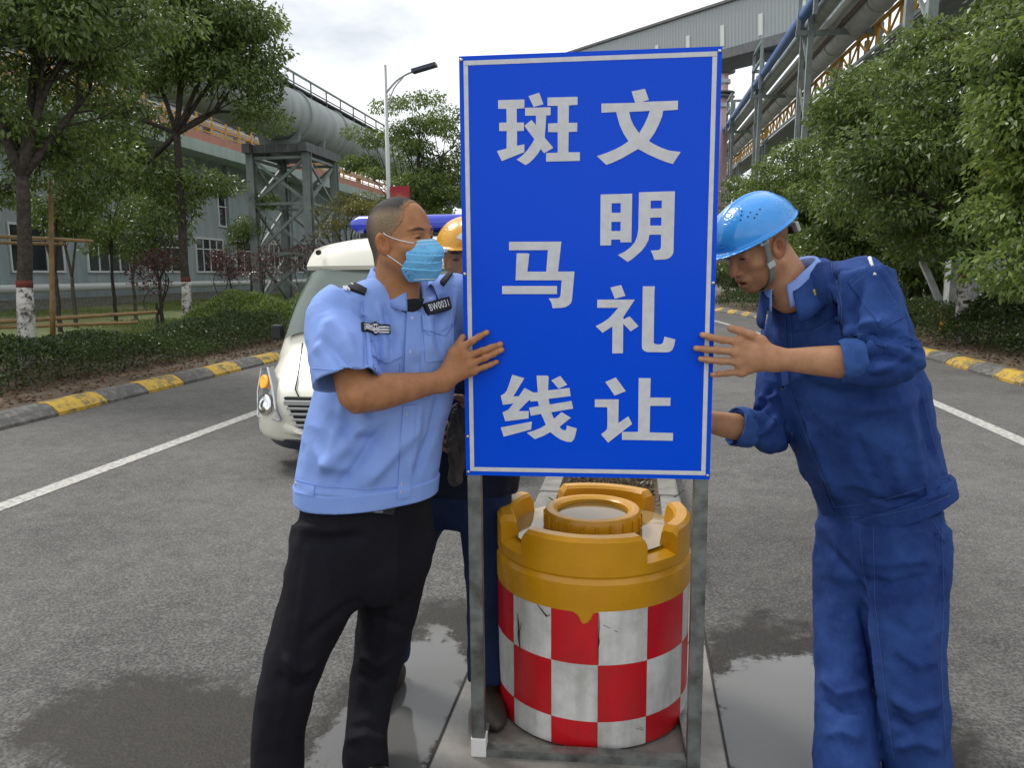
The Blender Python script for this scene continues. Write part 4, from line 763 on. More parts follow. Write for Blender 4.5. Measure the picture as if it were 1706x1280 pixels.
# roof visor overhanging the screen
mb = MB(); V = []; nx = 18
for i in range(nx+1):
    u = -1+2*i/nx; x = .83*u; dy = .14*abs(u)**3
    for (y, z) in ((1.40, 1.55), (.93+dy, 1.545), (.91+dy, 1.58), (.98+dy, 1.70-.05*abs(u)**4), (1.10+dy, 1.80-.07*abs(u)**4), (1.50, 1.845-.10*abs(u)**4)): V.append((x, y, z))
MB().add(V, [(i*6+j, (i+1)*6+j, (i+1)*6+j+1, i*6+j+1) for i in range(nx) for j in range(5)]+[tuple(range(6)), tuple(range(nx*6, nx*6+6))]).build('roof_visor', M_vw, van, auto=40)
for sx in (-1, 1):
    MB().tube([(sx*.47, .015, .56), (sx*.54, .08, .635), (sx*.60, .30, .775), (sx*.68, .56, .945)], .006, 6).build('bonnet_gap', M_vr, van)
    cy = lambda x, z: -.035+.17*max(0, (x-.56)/.34)**2.4+.45*max(0, z-.50)   # front surface of the lamp
    pts = [(.62, .415), (.86, .415), (.895, .60), (.89, .775), (.80, .79), (.72, .66), (.655, .50)]; m_ = len(pts)
    V = [(sx*x, cy(x, z)+.10, z) for x, z in pts]; nn2 = [(sx*x, cy(x, z), z) for x, z in pts]
    hl_ = MB().add(V+nn2, [tuple(range(m_)), tuple(range(m_, 2*m_))[::-1]]+[(i, (i+1) % m_, m_+(i+1) % m_, m_+i) for i in range(m_)]).build('headlight', M_lens, van)
    MB().tube([np.array(p)-[0, .004, 0] for p in nn2]+[np.array(nn2[0])-[0, .004, 0]], .008, 6).build('lamp_trim', M_chr, hl_)
    for nm, (cx_, cz_), r, m2 in (('lamp_bowl', (.775, .520), .078, M_refl), ('indicator', (.825, .685), .050, M_amb)):
        b_ = MB(); Vv = []; cy0 = cy(cx_, cz_)
        for rr, dd in ((1, .01), (.97, -.016), (.8, -.020), (.55, -.008), (.25, -.016), (.0, -.020)):
            for q_ in range(20): a = 2*math.pi*q_/20; xx = cx_+r*rr*math.cos(a); zz = cz_+r*rr*math.sin(a); Vv.append((sx*xx, cy(xx, zz)+dd-.004, zz))
        b_.add(Vv, [(j*20+i, j*20+(i+1) % 20, (j+1)*20+(i+1) % 20, (j+1)*20+i) for j in range(5) for i in range(20)]).build(nm, m2, hl_, smooth=True)
    MB().box((sx*1.0, .78, 1.02), (.09, .09, .13), bev=.02).build('mirror', M_vr, van)
# grille of bright slats between the lamps
V = [(-.60, .0, .585), (.60, .0, .585), (.46, -.02, .31), (-.46, -.02, .31)]; MB().add(V+[(x, y+.08, z) for x, y, z in V], [(0, 1, 2, 3), (7, 6, 5, 4), (0, 4, 5, 1), (1, 5, 6, 2), (2, 6, 7, 3), (3, 7, 4, 0)]).build('grille_void', M_black2, van)
for i in range(6):
    z = .335+.043*i; hw = .475+.021*i; MB().box((0, -.030, z), (2*hw, .035, .020 if i < 5 else .036), bev=.004).build('grille_slat', M_chr, van)
for prof, nm, m2, hw in (([(.255, .02), (.31, -.05), (.37, -.06), (.405, -.045), (.42, .03), (.38, .2)], 'bumper', M_vw, .95), ([(.165, .06), (.185, -.03), (.252, -.05), (.26, .10)], 'bumper_lip', M_vd, .93)):
    V = []; q_ = len(prof)
    for i in range(33):
        u = -1+2*i/32; x = hw*u; dy = .42*max(0, abs(u)-.45)**2/.3; cut = .10*math.exp(-((abs(u)-.0)/.55)**4) if nm == 'bumper' else 0
        for z, y in prof: V.append((x, y+dy, z-(cut if z > .35 else 0)))
    MB().add(V, [(i*q_+j, (i+1)*q_+j, (i+1)*q_+j+1, i*q_+j+1) for i in range(32) for j in range(q_-1)]).build(nm, m2, van, auto=40)
for sx in (-1, 1):
    for y in (.95, 3.7):
        w_ = MB(); prof = [(.13, -.10), (.27, -.105), (.295, -.08), (.30, 0), (.295, .08), (.27, .105), (.13, .10)]; V = []; nn3 = 32
        for r, o_ in prof:
            for i in range(nn3): a = 2*math.pi*i/nn3; V.append((sx*.82+o_, y+r*math.cos(a), 0.300+r*math.sin(a)))
        ty = w_.add(V, [(j*nn3+i, j*nn3+(i+1) % nn3, (j+1)*nn3+(i+1) % nn3, (j+1)*nn3+i) for j in range(6) for i in range(nn3)]).build('tyre', M_vr, van, smooth=True)
        MB().tube([(sx*.82-.09, y, 0.300), (sx*.82+.09, y, 0.300)], .19, 24).build('rim', M_chr, ty)
    v_ = MB(); V = [(sx*(.957), 1.15, .95), (sx*.957, 4.4, .95), (sx*.84, 4.35, 1.50), (sx*.845, 1.35, 1.50)]; v_.add(V+[(x-sx*.02, y, z) for x, y, z in V], [(0, 1, 2, 3), (7, 6, 5, 4), (0, 4, 5, 1), (1, 5, 6, 2), (2, 6, 7, 3), (3, 7, 4, 0)]).build('side_window', M_vg, van)
MB().tube([(-.40, .62, 1.03), (-.12, .72, 1.175)], .010, 6).build('wiper', M_vr, van); MB().tube([(-.74, .68, 1.06), (-.58, .73, 1.12)], .010, 6).build('wiper', M_vr, van)
lb = MB().tube([(-.66, 1.75, 1.975), (-.58, 1.75, 1.975), (.58, 1.75, 1.975), (.66, 1.75, 1.975)], [.045, .082, .082, .045], 18).build('beacon_bar', M_bluel, van, auto=50)
MB().box((0, 1.75, 1.865), (1.1, .20, .05), bev=.01).build('beacon_base', M_vr, lb)
MB().tube([(-.70, 1.03, 1.70), (-.70, 1.00, 1.695)], .022, 10).build('marker_lamp', M_vr, van)
# ---------------------------------------------------------------- the sign and the barrel
SX, SY, SA, SW, SZ0, SZ1 = -.1355, 2.176, .0549, .703, .9136, 2.0896
SU = np.array([math.cos(SA), math.sin(SA), 0]); SN = np.array([SU[1], -SU[0], 0])   # along the panel, towards the camera
def sp(u, z, n=0.0): return np.array([SX, SY, 0])+SU*u+SN*n+np.array([0, 0, z])
def sign_blue(t, b, co):
    L = t.links.new; n = nd(t, 'ShaderNodeTexNoise', _Scale=3.0, _Detail=3.0); L(co, n.inputs['Vector']); n2 = nd(t, 'ShaderNodeTexNoise', _Scale=70.0, _Detail=2.0); mpn = nd(t, 'ShaderNodeMapping'); mpn.inputs['Scale'].default_value = (.3, .3, 1.5); L(co, mpn.inputs[0]); L(mpn.outputs[0], n2.inputs['Vector'])
    bp = nd(t, 'ShaderNodeBump', _Distance=.012, _Strength=.10); L(n.outputs[0], bp.inputs['Height']); b2 = nd(t, 'ShaderNodeBump', _Distance=.0006, _Strength=.25); L(n2.outputs[0], b2.inputs['Height']); L(bp.outputs[0], b2.inputs['Normal']); L(b2.outputs[0], b.inputs['Normal'])
M_blue = mat('blue reflective sheeting', (.0, .076, .74), .22, spec=.14, coat=.03, build=sign_blue)
M_white = mat('white reflective sheeting', (.66, .67, .68), .4, noise=(40, (.60, .60, .62), .4, .6))
M_steel = mat('weathered steel tube', (.26, .285, .27), .42, metal=.7, noise=(14, (.10, .097, .09), .40, .70), bump=(90, .25, .002))
M_screw = mat('bright screw', (.6, .6, .6), .3, metal=1.0)
M_tape = mat('white tape', (.72, .71, .68), .55, bump=(60, .5, .003))
sign = tag(empty('sign'), 'tall blue sign with white Chinese characters on a steel frame', 'sign')
T = .012
mb = MB(); mb.add([sp(u, z, n) for n in (0, -T) for u, z in ((-SW/2, SZ0), (SW/2, SZ0), (SW/2, SZ1), (-SW/2, SZ1))], [(0, 1, 2, 3), (7, 6, 5, 4), (0, 4, 5, 1), (1, 5, 6, 2), (2, 6, 7, 3), (3, 7, 4, 0)])
mb.build('panel', M_blue, sign)
bi, bw = .0125, .0122          # white border line
for (u0, u1, z0, z1) in ((-SW/2+bi, SW/2-bi, SZ1-bi-bw, SZ1-bi), (-SW/2+bi, SW/2-bi, SZ0+bi, SZ0+bi+bw), (-SW/2+bi, -SW/2+bi+bw, SZ0+bi+bw+.0006, SZ1-bi-bw-.0006), (SW/2-bi-bw, SW/2-bi, SZ0+bi+bw+.0006, SZ1-bi-bw-.0006)):
    MB().quad(sp(u0, z0, .0012), sp(u1, z0, .0012), sp(u1, z1, .0012), sp(u0, z1, .0012)).build('border_strip', M_white, sign)
GLY = [[[(359,19535),(1262,19528),(1163,19824),(1518,19884),(1623,19593),(1432,19545),(2396,19548),(2396,19316),(2011,19302),(1979,19142),(1904,18957),(1795,18738),(1645,18523),(1765,18447),(1959,18348),(2171,18266),(2495,18215),(2292,17905),(2072,17975),(1859,18066),(1611,18184),(1360,18323),(1171,18221),(925,18088),(713,17992),(509,17921),(249,18161),(480,18229),(710,18318),(921,18417),(1099,18533),(970,18725),(862,18951),(798,19158),(761,19305),(365,19299)],[(1107,19295),(1654,19308),(1604,19153),(1511,18951),(1380,18735),(1231,18941),(1150,19114)]],[[(360,17136),(1217,17143),(1212,15835),(915,15833),(905,15910),(662,15913),(655,15756),(360,15756)],[(662,16895),(908,16894),(911,16635),(664,16639)],[(658,16394),(912,16394),(912,16145),(660,16145)],[(1398,17175),(2365,17186),(2359,15545),(2316,15448),(2238,15386),(2131,15355),(1846,15349),(1799,15480),(1743,15605),(1922,15607),(1992,15629),(2018,15691),(2015,16029),(1700,16033),(1676,15891),(1598,15732),(1493,15599),(1351,15467),(1209,15352),(1116,15299),(847,15490),(1044,15587),(1204,15710),(1310,15843),(1370,16002),(1398,16215)],[(1720,16946),(2017,16945),(2018,16738),(1720,16736)],[(1714,16493),(2015,16493),(2016,16273),(1714,16276)]],[[(647,14598),(946,14665),(1067,14365),(777,14284)],[(289,14263),(1326,14258),(1020,13780),(1020,13707),(1192,13792),(1442,13517),(1225,13371),(1016,13587),(1019,12755),(720,12750),(716,13510),(442,13335),(248,13518),(436,13616),(600,13726),(763,13900),(875,14033),(290,14036)],[(1542,14625),(1875,14623),(1863,14478),(1867,13062),(1904,13016),(1976,13006),(2067,13010),(2121,13053),(2138,13108),(2159,13224),(2462,13145),(2433,12970),(2387,12859),(2325,12804),(2235,12785),(1689,12790),(1598,12830),(1551,12886),(1540,12997)]],[[(532,11934),(827,12066),(1112,11673),(799,11544)],[(239,11429),(913,11435),(912,10747),(1191,10950),(1302,10728),(626,10173),(424,10415),(526,10493),(591,10570),(603,10685),(595,11206),(241,11207)],[(1467,12051),(1801,12049),(1797,11495),(2365,11496),(2364,11265),(1801,11259),(1799,10490),(2457,10480),(2453,10255),(1020,10265),(1015,10493),(1472,10499)]],[[(-2446,19708),(-1724,19706),(-1729,19474),(-1936,19468),(-1939,19105),(-1744,19100),(-1745,18879),(-1932,18879),(-1938,18487),(-1731,18525),(-1736,18315),(-2363,18088),(-2495,18360),(-2226,18424),(-2218,18887),(-2425,18892),(-2423,19113),(-2220,19113),(-2220,19473),(-2448,19480)],[(-1614,19789),(-1320,19870),(-1208,19564),(-1473,19498)],[(-1707,19487),(-1011,19479),(-1011,19274),(-1128,19269),(-1174,18689),(-940,18410),(-1193,18271),(-1283,18388),(-1356,18271),(-1483,18125),(-1611,18014),(-1705,17969),(-1952,18119),(-1809,18212),(-1663,18349),(-1536,18520),(-1457,18652),(-1732,19012),(-1533,19163),(-1412,19018),(-1411,19272),(-1708,19277)],[(-1096,19735),(-282,19732),(-281,19522),(-515,19515),(-520,19057),(-284,19054),(-291,18821),(-519,18819),(-527,18281),(-214,18274),(-213,18047),(-1136,18047),(-1135,18275),(-818,18279),(-818,18820),(-1080,18830),(-1080,19055),(-818,19060),(-818,19512),(-1097,19521)]],[[(-2179,15888),(-716,15875),(-808,15049),(-349,15048),(-417,14264),(-444,14172),(-508,14108),(-601,14058),(-711,14040),(-961,14030),(-993,14174),(-1072,14307),(-822,14306),(-767,14330),(-739,14385),(-708,14809),(-2007,14819),(-1968,15569),(-1687,15566),(-1610,15551),(-1671,15056),(-1139,15051),(-1092,15648),(-2181,15654)],[(-2391,14661),(-837,14651),(-837,14425),(-2390,14434)]],[[(-2119,12130),(-1773,12027),(-2096,11500),(-1938,11501),(-1769,11747),(-1520,11615),(-1388,11620),(-1424,12109),(-1104,12107),(-1076,12060),(-1095,11680),(-481,11756),(-447,11519),(-1077,11437),(-1052,11269),(-424,11380),(-376,11157),(-1002,11044),(-926,10849),(-709,11052),(-441,10889),(-766,10619),(-699,10543),(-605,10506),(-567,10564),(-558,10660),(-269,10577),(-312,10374),(-349,10258),(-425,10176),(-576,10187),(-728,10243),(-879,10338),(-1031,10462),(-1221,10352),(-1482,10246),(-1711,10433),(-1487,10504),(-1296,10584),(-1163,10676),(-1220,10826),(-1301,10994),(-1590,10934),(-1646,11168),(-1357,11222),(-1389,11368),(-1597,11351),(-1625,11408),(-1788,11243),(-1951,11069),(-1652,11072),(-1661,10856),(-2336,10765),(-2415,11025),(-2246,11104),(-2092,11289),(-2402,11247),(-2462,11516),(-2356,11574),(-2279,11680),(-2201,11891)],[(-2472,10579),(-1562,10764),(-1588,10532),(-2388,10307)],[(-1001,11971),(-744,12103),(-547,11845),(-794,11733)]]]
for ch in GLY:
    cu = bpy.data.curves.new('character', 'CURVE'); cu.dimensions = '2D'; cu.fill_mode = 'BOTH'; cu.extrude = .0006
    for ring in ch:
        s_ = cu.splines.new('POLY'); s_.points.add(len(ring)-1); s_.use_cyclic_u = True
        for q, (u, z) in zip(s_.points, ring): q.co = (u/10000, z/10000, 0, 1)
    tmp = bpy.data.objects.new('tmp', cu); COL.objects.link(tmp); me = bpy.data.meshes.new_from_object(tmp.evaluated_get(bpy.context.evaluated_depsgraph_get())); bpy.data.objects.remove(tmp)
    M4 = Matrix(((SU[0], 0, SN[0], 0), (SU[1], 0, SN[1], 0), (0, 1, 0, 0), (0, 0, 0, 1))); M4.translation = sp(0, 0, .0014); me.transform(M4); me.materials.clear()
    link('character', me, M_white, sign)
for u, z in ((-SW/2+.0065, SZ1-.010), (SW/2-.0065, SZ1-.012), (-SW/2+.0065, SZ0+.010), (SW/2-.0065, SZ0+.012), (-SW/2+.0065, 1.50), (SW/2-.0065, 1.47), (-SW/2+.0065, 1.03)):
    s_ = MB(); ctr = sp(u, z, .001)
    for k in range(3): pass
    V = [ctr+(SU*math.cos(a)+np.array([0, 0, 1])*math.sin(a))*r+SN*h for r, h in ((.0048, 0), (.0042, .0024), (.0020, .0034)) for a in [2*math.pi*i/12 for i in range(12)]]
    Fc = [(j*12+i, j*12+(i+1) % 12, (j+1)*12+(i+1) % 12, (j+1)*12+i) for j in range(2) for i in range(12)]+[tuple(range(24, 36))]
    s_.add(V, Fc).build('screw', M_screw, sign, smooth=True)
def post(u):
    mb = MB(); p0 = sp(u, .0, -T-.0205); mb.box((p0[0], p0[1], SZ1*.5-.01), (.04, .04, SZ1-.03), rz=SA, bev=.003); return mb.build('post', M_steel, sign)
PU = SW/2-.021
post(-PU); post(PU)
def hbar(z, n, w_=.04):
    a, b_ = sp(-PU+.0215, z, n), sp(PU-.0215, z, n); MB().bar(a, b_, w_, .04 if z > .1 else .028).build('crossbar', M_steel, sign)
hbar(.016, -T-.0205); hbar(SZ0+.05, -T-.022); hbar(SZ1-.06, -T-.022); hbar(1.5, -T-.022)
for u in (-PU, PU):
    a = sp(u, .02, -T-.043); b_ = a+np.array([0, -.0, 0])-SN*.32; MB().bar(a, b_, .04, .04).build('foot_bar', M_steel, sign)
mb = MB(); p0 = sp(-PU+.001, .03, -T-.0205); mb.box((p0[0], p0[1], .035), (.048, .048, .062), rz=SA, bev=.004).build('tape', M_tape, sign)

# barrel ---------------------------------------------------------
BX, BY, BR = -.137, 2.575, .328
def plastic(t, b, co):
    L = t.links.new; n = nd(t, 'ShaderNodeTexNoise', _Scale=5.0, _Detail=6.0, _Roughness=.6); L(co, n.inputs['Vector'])
    r = nd(t, 'ShaderNodeValToRGB'); e = r.color_ramp.elements; e[0].position = .3; e[0].color = (.52, .235, .003, 1); e[1].position = .75; e[1].color = (.66, .325, .008, 1); L(n.outputs[0], r.inputs[0]); L(r.outputs[0], b.inputs['Base Color'])
    n2 = nd(t, 'ShaderNodeTexNoise', _Scale=9.0, _Detail=5.0); L(co, n2.inputs['Vector']); mr = nd(t, 'ShaderNodeMapRange'); mr.inputs['To Min'].default_value = .18; mr.inputs['To Max'].default_value = .42; L(n2.outputs[0], mr.inputs['Value']); L(mr.outputs[0], b.inputs['Roughness'])
    b.inputs['Subsurface Weight'].default_value = .12; b.inputs['Subsurface Radius'].default_value = (.02, .01, .003)
    bp = nd(t, 'ShaderNodeBump', _Distance=.004, _Strength=.12); n3 = nd(t, 'ShaderNodeTexNoise', _Scale=22.0, _Detail=3.0); L(co, n3.inputs['Vector']); L(n3.outputs[0], bp.inputs['Height']); L(bp.outputs[0], b.inputs['Normal'])
M_ypl = mat('yellow moulded plastic', build=plastic)
M_water = mat('standing water', (.16, .10, .03), .03, spec=.6, bump=(7, .05, .004))
def sheet(c1, c2):
    def bld(t, b, co):
        L = t.links.new; n = nd(t, 'ShaderNodeTexNoise', _Scale=6.0, _Detail=8.0, _Roughness=.7); L(co, n.inputs['Vector'])
        mpn = nd(t, 'ShaderNodeMapping'); mpn.inputs['Scale'].default_value = (22, 22, 2.2); L(co, mpn.inputs[0]); n4 = nd(t, 'ShaderNodeTexNoise', _Scale=1.0, _Detail=6.0); L(mpn.outputs[0], n4.inputs['Vector'])
        ad = nd(t, 'ShaderNodeMath', operation='MULTIPLY_ADD'); ad.inputs[1].default_value = .6; L(n4.outputs[0], ad.inputs[0]); L(n.outputs[0], ad.inputs[2])
        r = nd(t, 'ShaderNodeValToRGB'); e = r.color_ramp.elements; e[0].position = .62; e[0].color = (*c1, 1); e[1].position = 1.05; e[1].color = (*c2, 1); L(ad.outputs[0], r.inputs[0]); L(r.outputs[0], b.inputs['Base Color'])
        n2 = nd(t, 'ShaderNodeTexNoise', _Scale=3.0, _Detail=2.0); L(co, n2.inputs['Vector']); bp = nd(t, 'ShaderNodeBump', _Distance=.01, _Strength=.15); L(n2.outputs[0], bp.inputs['Height']); L(bp.outputs[0], b.inputs['Normal'])
    return bld
M_red = mat('red reflective film', rough=.32, build=sheet((.58, .006, .012), (.42, .01, .015)))
M_wfilm = mat('grubby white reflective film', rough=.35, build=sheet((.68, .67, .64), (.38, .37, .34)))
M_scr = mat('black scratch', (.02, .018, .016), .8)
brl = tag(empty('traffic_barrel', (BX, BY, 0)), 'yellow water filled traffic barrel with red and white checks', 'barrel')
def bl(o): o.location = (0, 0, 0); return o
prof = [(.0, .002), (BR-.03, .002), (BR-.005, .012), (BR, .03), (BR, .46), (BR+.004, .475), (BR+.004, .555), (BR-.003, .565), (BR-.004, .572), (BR+.001, .580), (BR+.001, .612), (BR-.03, .622), (.18, .625), (.175, .63), (.0, .63)]
MB().lathe(prof, n=96).build('drum', M_ypl, brl, auto=30)
# four crenellated rim walls
def rim(a0, a1):
    mb = MB(); n = 20; ro, ri, z0, z1 = BR+.0005, BR-.055, .60, .70; V = []
    pr = [(ro, z0), (ro, z1-.012), (ro-.012, z1), (ri+.010, z1), (ri, z1-.010), (ri-.012, z0)]
    for i in range(n+1):
        f_ = i/n; a = a0+(a1-a0)*f_; e = min(f_, 1-f_)*n; dz = -.02*max(0, 1-e)
        for r, z in pr: V.append((r*math.cos(a), r*math.sin(a), z+(dz if z > .65 else 0)))
    k = len(pr); Fc = [(i*k+j, (i+1)*k+j, (i+1)*k+j+1, i*k+j+1) for i in range(n) for j in range(k-1)]+[tuple(range(k)), tuple(range(n*k, n*k+k))[::-1]]
    return mb.add(V, Fc).build('rim_wall', M_ypl, brl, auto=35)
for c_, hw in ((-93, 37), (-5, 28), (83, 34), (176, 30)): rim(R_(c_-hw), R_(c_+hw))
# screw cap with ribs and a dished, flooded top
cap = MB().lathe([(.163, .625), (.165, .632), (.165, .690), (.159, .700), (.143, .704), (.134, .701), (.122, .693), (.119, .672), (.0, .672)], n=72).build('cap', M_ypl, brl, auto=35)
for i in range(22):
    a = 2*math.pi*i/22; MB().box((.166*math.cos(a), .166*math.sin(a), .662), (.008, .009, .05), rz=a, bev=.0015).build('rib', M_ypl, cap)
MB().lathe([(0, .681), (.1195, .681)], n=64).build('cap_water', M_water, cap)
M_wet2 = mat('water film on deck', (.30, .20, .07), .04, spec=.7, bump=(9, .08, .004))
MB().lathe([(.1665, .6335), (.280, .6335)], n=72).build('deck_water', M_wet2, brl)
# reflective film squares, each its own piece, with a torn top edge
cut = [math.atan2(at(x, 1110, 2.3)[1]-BY, at(x, 1110, 2.3)[0]-BX) for x in ()]
def film_top(a):
    s = .487+.004*math.sin(a*37)+.003*math.sin(a*83)
    d = a-R_(-91.0); s -= .055*math.exp(-(d/.10)**2)+.02*math.exp(-((a-R_(-124))/.10)**2)
    return s
edges = [-205, -171, -137.5, -109.5, -83.5, -55.5, -24, 10]
rows = [(.296, None), (.106, .296), (.014, .106)]
for i in range(len(edges)-1):
    for j, (z0, z1) in enumerate(rows):
        mb = MB(); n = 26; a0, a1 = R_(edges[i])+.0015, R_(edges[i+1])-.0015; rr = BR+.0018+(.0012 if i >= 4 else 0); V = []
        for k in range(n+1):
            a = a0+(a1-a0)*k/n; zt = film_top(a) if z1 is None else z1
            for q in range(4):
                z = z0+(zt-z0)*q/3; V.append((rr*math.cos(a), rr*math.sin(a), z))
        Fc = [(k*4+q, (k+1)*4+q, (k+1)*4+q+1, k*4+q+1) for k in range(n) for q in range(3)]
        mb.add(V, Fc).build('film_square', M_red if (i+j) % 2 == 1 else M_wfilm, brl, smooth=True)
def scratch(pts, wd):
    mb = MB(); P = []
    for a, z in pts: P.append(((BR+.0045)*math.cos(R_(a)), (BR+.0045)*math.sin(R_(a)), z))
    mb.tube(P, [wd*(1 if 0 < i < len(P)-1 else .3) for i in range(len(P))], 5).build('scratch', M_scr, brl)
for pts, wd in (([(-133, .41), (-132, .37), (-132.5, .33), (-131, .29)], .0022), ([(-134, .39), (-132.5, .36)], .0015), ([(-129.5, .385), (-131.5, .35), (-131, .30)], .0016), ([(-135, .36), (-132.6, .335)], .0013), ([(-81, .43), (-77, .418)], .0018), ([(-75, .41), (-73, .405)], .0024), ([(-83.3, .40), (-83, .375), (-83.6, .35)], .0018), ([(-83.2, .47), (-83.0, .42), (-83.5, .37), (-83.2, .30)], .0012), ([(-118, .468), (-112, .437), (-110, .445)], .0026), ([(-62, .075), (-57, .062)], .0018), ([(-60, .08), (-58, .07)], .0014)):
    scratch(pts, wd)
# ---------------------------------------------------------------- people: shared pieces
def skin(name, c1, c2):
    def bld(t, b, co):
        L = t.links.new; n = nd(t, 'ShaderNodeTexNoise', _Scale=26.0, _Detail=5.0, _Roughness=.6); L(co, n.inputs['Vector'])
        r = nd(t, 'ShaderNodeValToRGB'); e = r.color_ramp.elements; e[0].position = .3; e[0].color = (*c1, 1); e[1].position = .7; e[1].color = (*c2, 1); L(n.outputs[0], r.inputs[0])
        a = nd(t, 'ShaderNodeAttribute', attribute_name='Col'); m_ = nd(t, 'ShaderNodeMix', data_type='RGBA', blend_type='MULTIPLY'); m_.inputs[0].default_value = 1.0; L(r.outputs[0], m_.inputs[6]); L(a.outputs['Color'], m_.inputs[7]); L(m_.outputs[2], b.inputs['Base Color'])
        b.inputs['Subsurface Weight'].default_value = .10; b.inputs['Subsurface Radius'].default_value = (.012, .005, .003); b.inputs['Subsurface Scale'].default_value = .6
        n2 = nd(t, 'ShaderNodeTexNoise', _Scale=210.0, _Detail=4.0); L(co, n2.inputs['Vector']); bp = nd(t, 'ShaderNodeBump', _Distance=.002, _Strength=.45); L(n2.outputs[0], bp.inputs['Height']); L(bp.outputs[0], b.inputs['Normal'])
    return mat(name, rough=.55, spec=.30, build=bld)
def cloth(name, c1, c2, rough=.85, weave=900.0, wst=.25, fold=.25, fscale=7.0, sheen=.0, blot=(5.0, .35, .65)):
    def bld(t, b, co):
        L = t.links.new; n = nd(t, 'ShaderNodeTexNoise', _Scale=blot[0], _Detail=8.0, _Roughness=.65); L(co, n.inputs['Vector'])
        r = nd(t, 'ShaderNodeValToRGB'); e = r.color_ramp.elements; e[0].position = blot[1]; e[0].color = (*c1, 1); e[1].position = blot[2]; e[1].color = (*c2, 1); L(n.outputs[0], r.inputs[0])
        wv = nd(t, 'ShaderNodeTexNoise', _Scale=weave, _Detail=2.0); mpn = nd(t, 'ShaderNodeMapping'); mpn.inputs['Scale'].default_value = (1, 1, .35); L(co, mpn.inputs[0]); L(mpn.outputs[0], wv.inputs['Vector'])
        mr = nd(t, 'ShaderNodeMapRange'); mr.inputs['From Min'].default_value = .25; mr.inputs['From Max'].default_value = .75; mr.inputs['To Min'].default_value = 1-wst; mr.inputs['To Max'].default_value = 1+wst; L(wv.outputs[0], mr.inputs['Value'])
        m_ = nd(t, 'ShaderNodeMix', data_type='RGBA', blend_type='MULTIPLY'); m_.inputs[0].default_value = 1.0; L(r.outputs[0], m_.inputs[6]); L(mr.outputs[0], m_.inputs[7]); L(m_.outputs[2], b.inputs['Base Color'])
        fo = nd(t, 'ShaderNodeTexNoise', _Scale=fscale, _Detail=3.0, _Roughness=.5, _Distortion=.6); mp2 = nd(t, 'ShaderNodeMapping'); mp2.inputs['Scale'].default_value = (1, 1, .45); L(co, mp2.inputs[0]); L(mp2.outputs[0], fo.inputs['Vector'])
        b1 = nd(t, 'ShaderNodeBump', _Distance=.02, _Strength=fold); L(fo.outputs[0], b1.inputs['Height']); b2 = nd(t, 'ShaderNodeBump', _Distance=.0008, _Strength=.5); L(wv.outputs[0], b2.inputs['Height']); L(b1.outputs[0], b2.inputs['Normal']); L(b2.outputs[0], b.inputs['Normal'])
        if sheen: b.inputs['Sheen Weight'].default_value = sheen
    return mat(name, rough=rough, spec=.25, build=bld)
def hdir(a, pitch=0.0):
    """direction a degrees from facing the photographer towards image right, pitched down"""
    h = math.sin(R_(a))*unit(CRn*[1, 1, 0])-math.cos(R_(a))*HDG; return unit(h*math.cos(R_(pitch))-V3(0, 0, math.sin(R_(pitch))))
UPZ = V3(0, 0, 1)
def frame(f, roll=0.0):
    """columns right, forward, up of a head or torso facing f"""
    r = unit(np.cross(f, UPZ)); u = np.cross(r, f); c, s = math.cos(R_(roll)), math.sin(R_(roll)); return np.stack([r*c+u*s, f, u*c-r*s], 1)
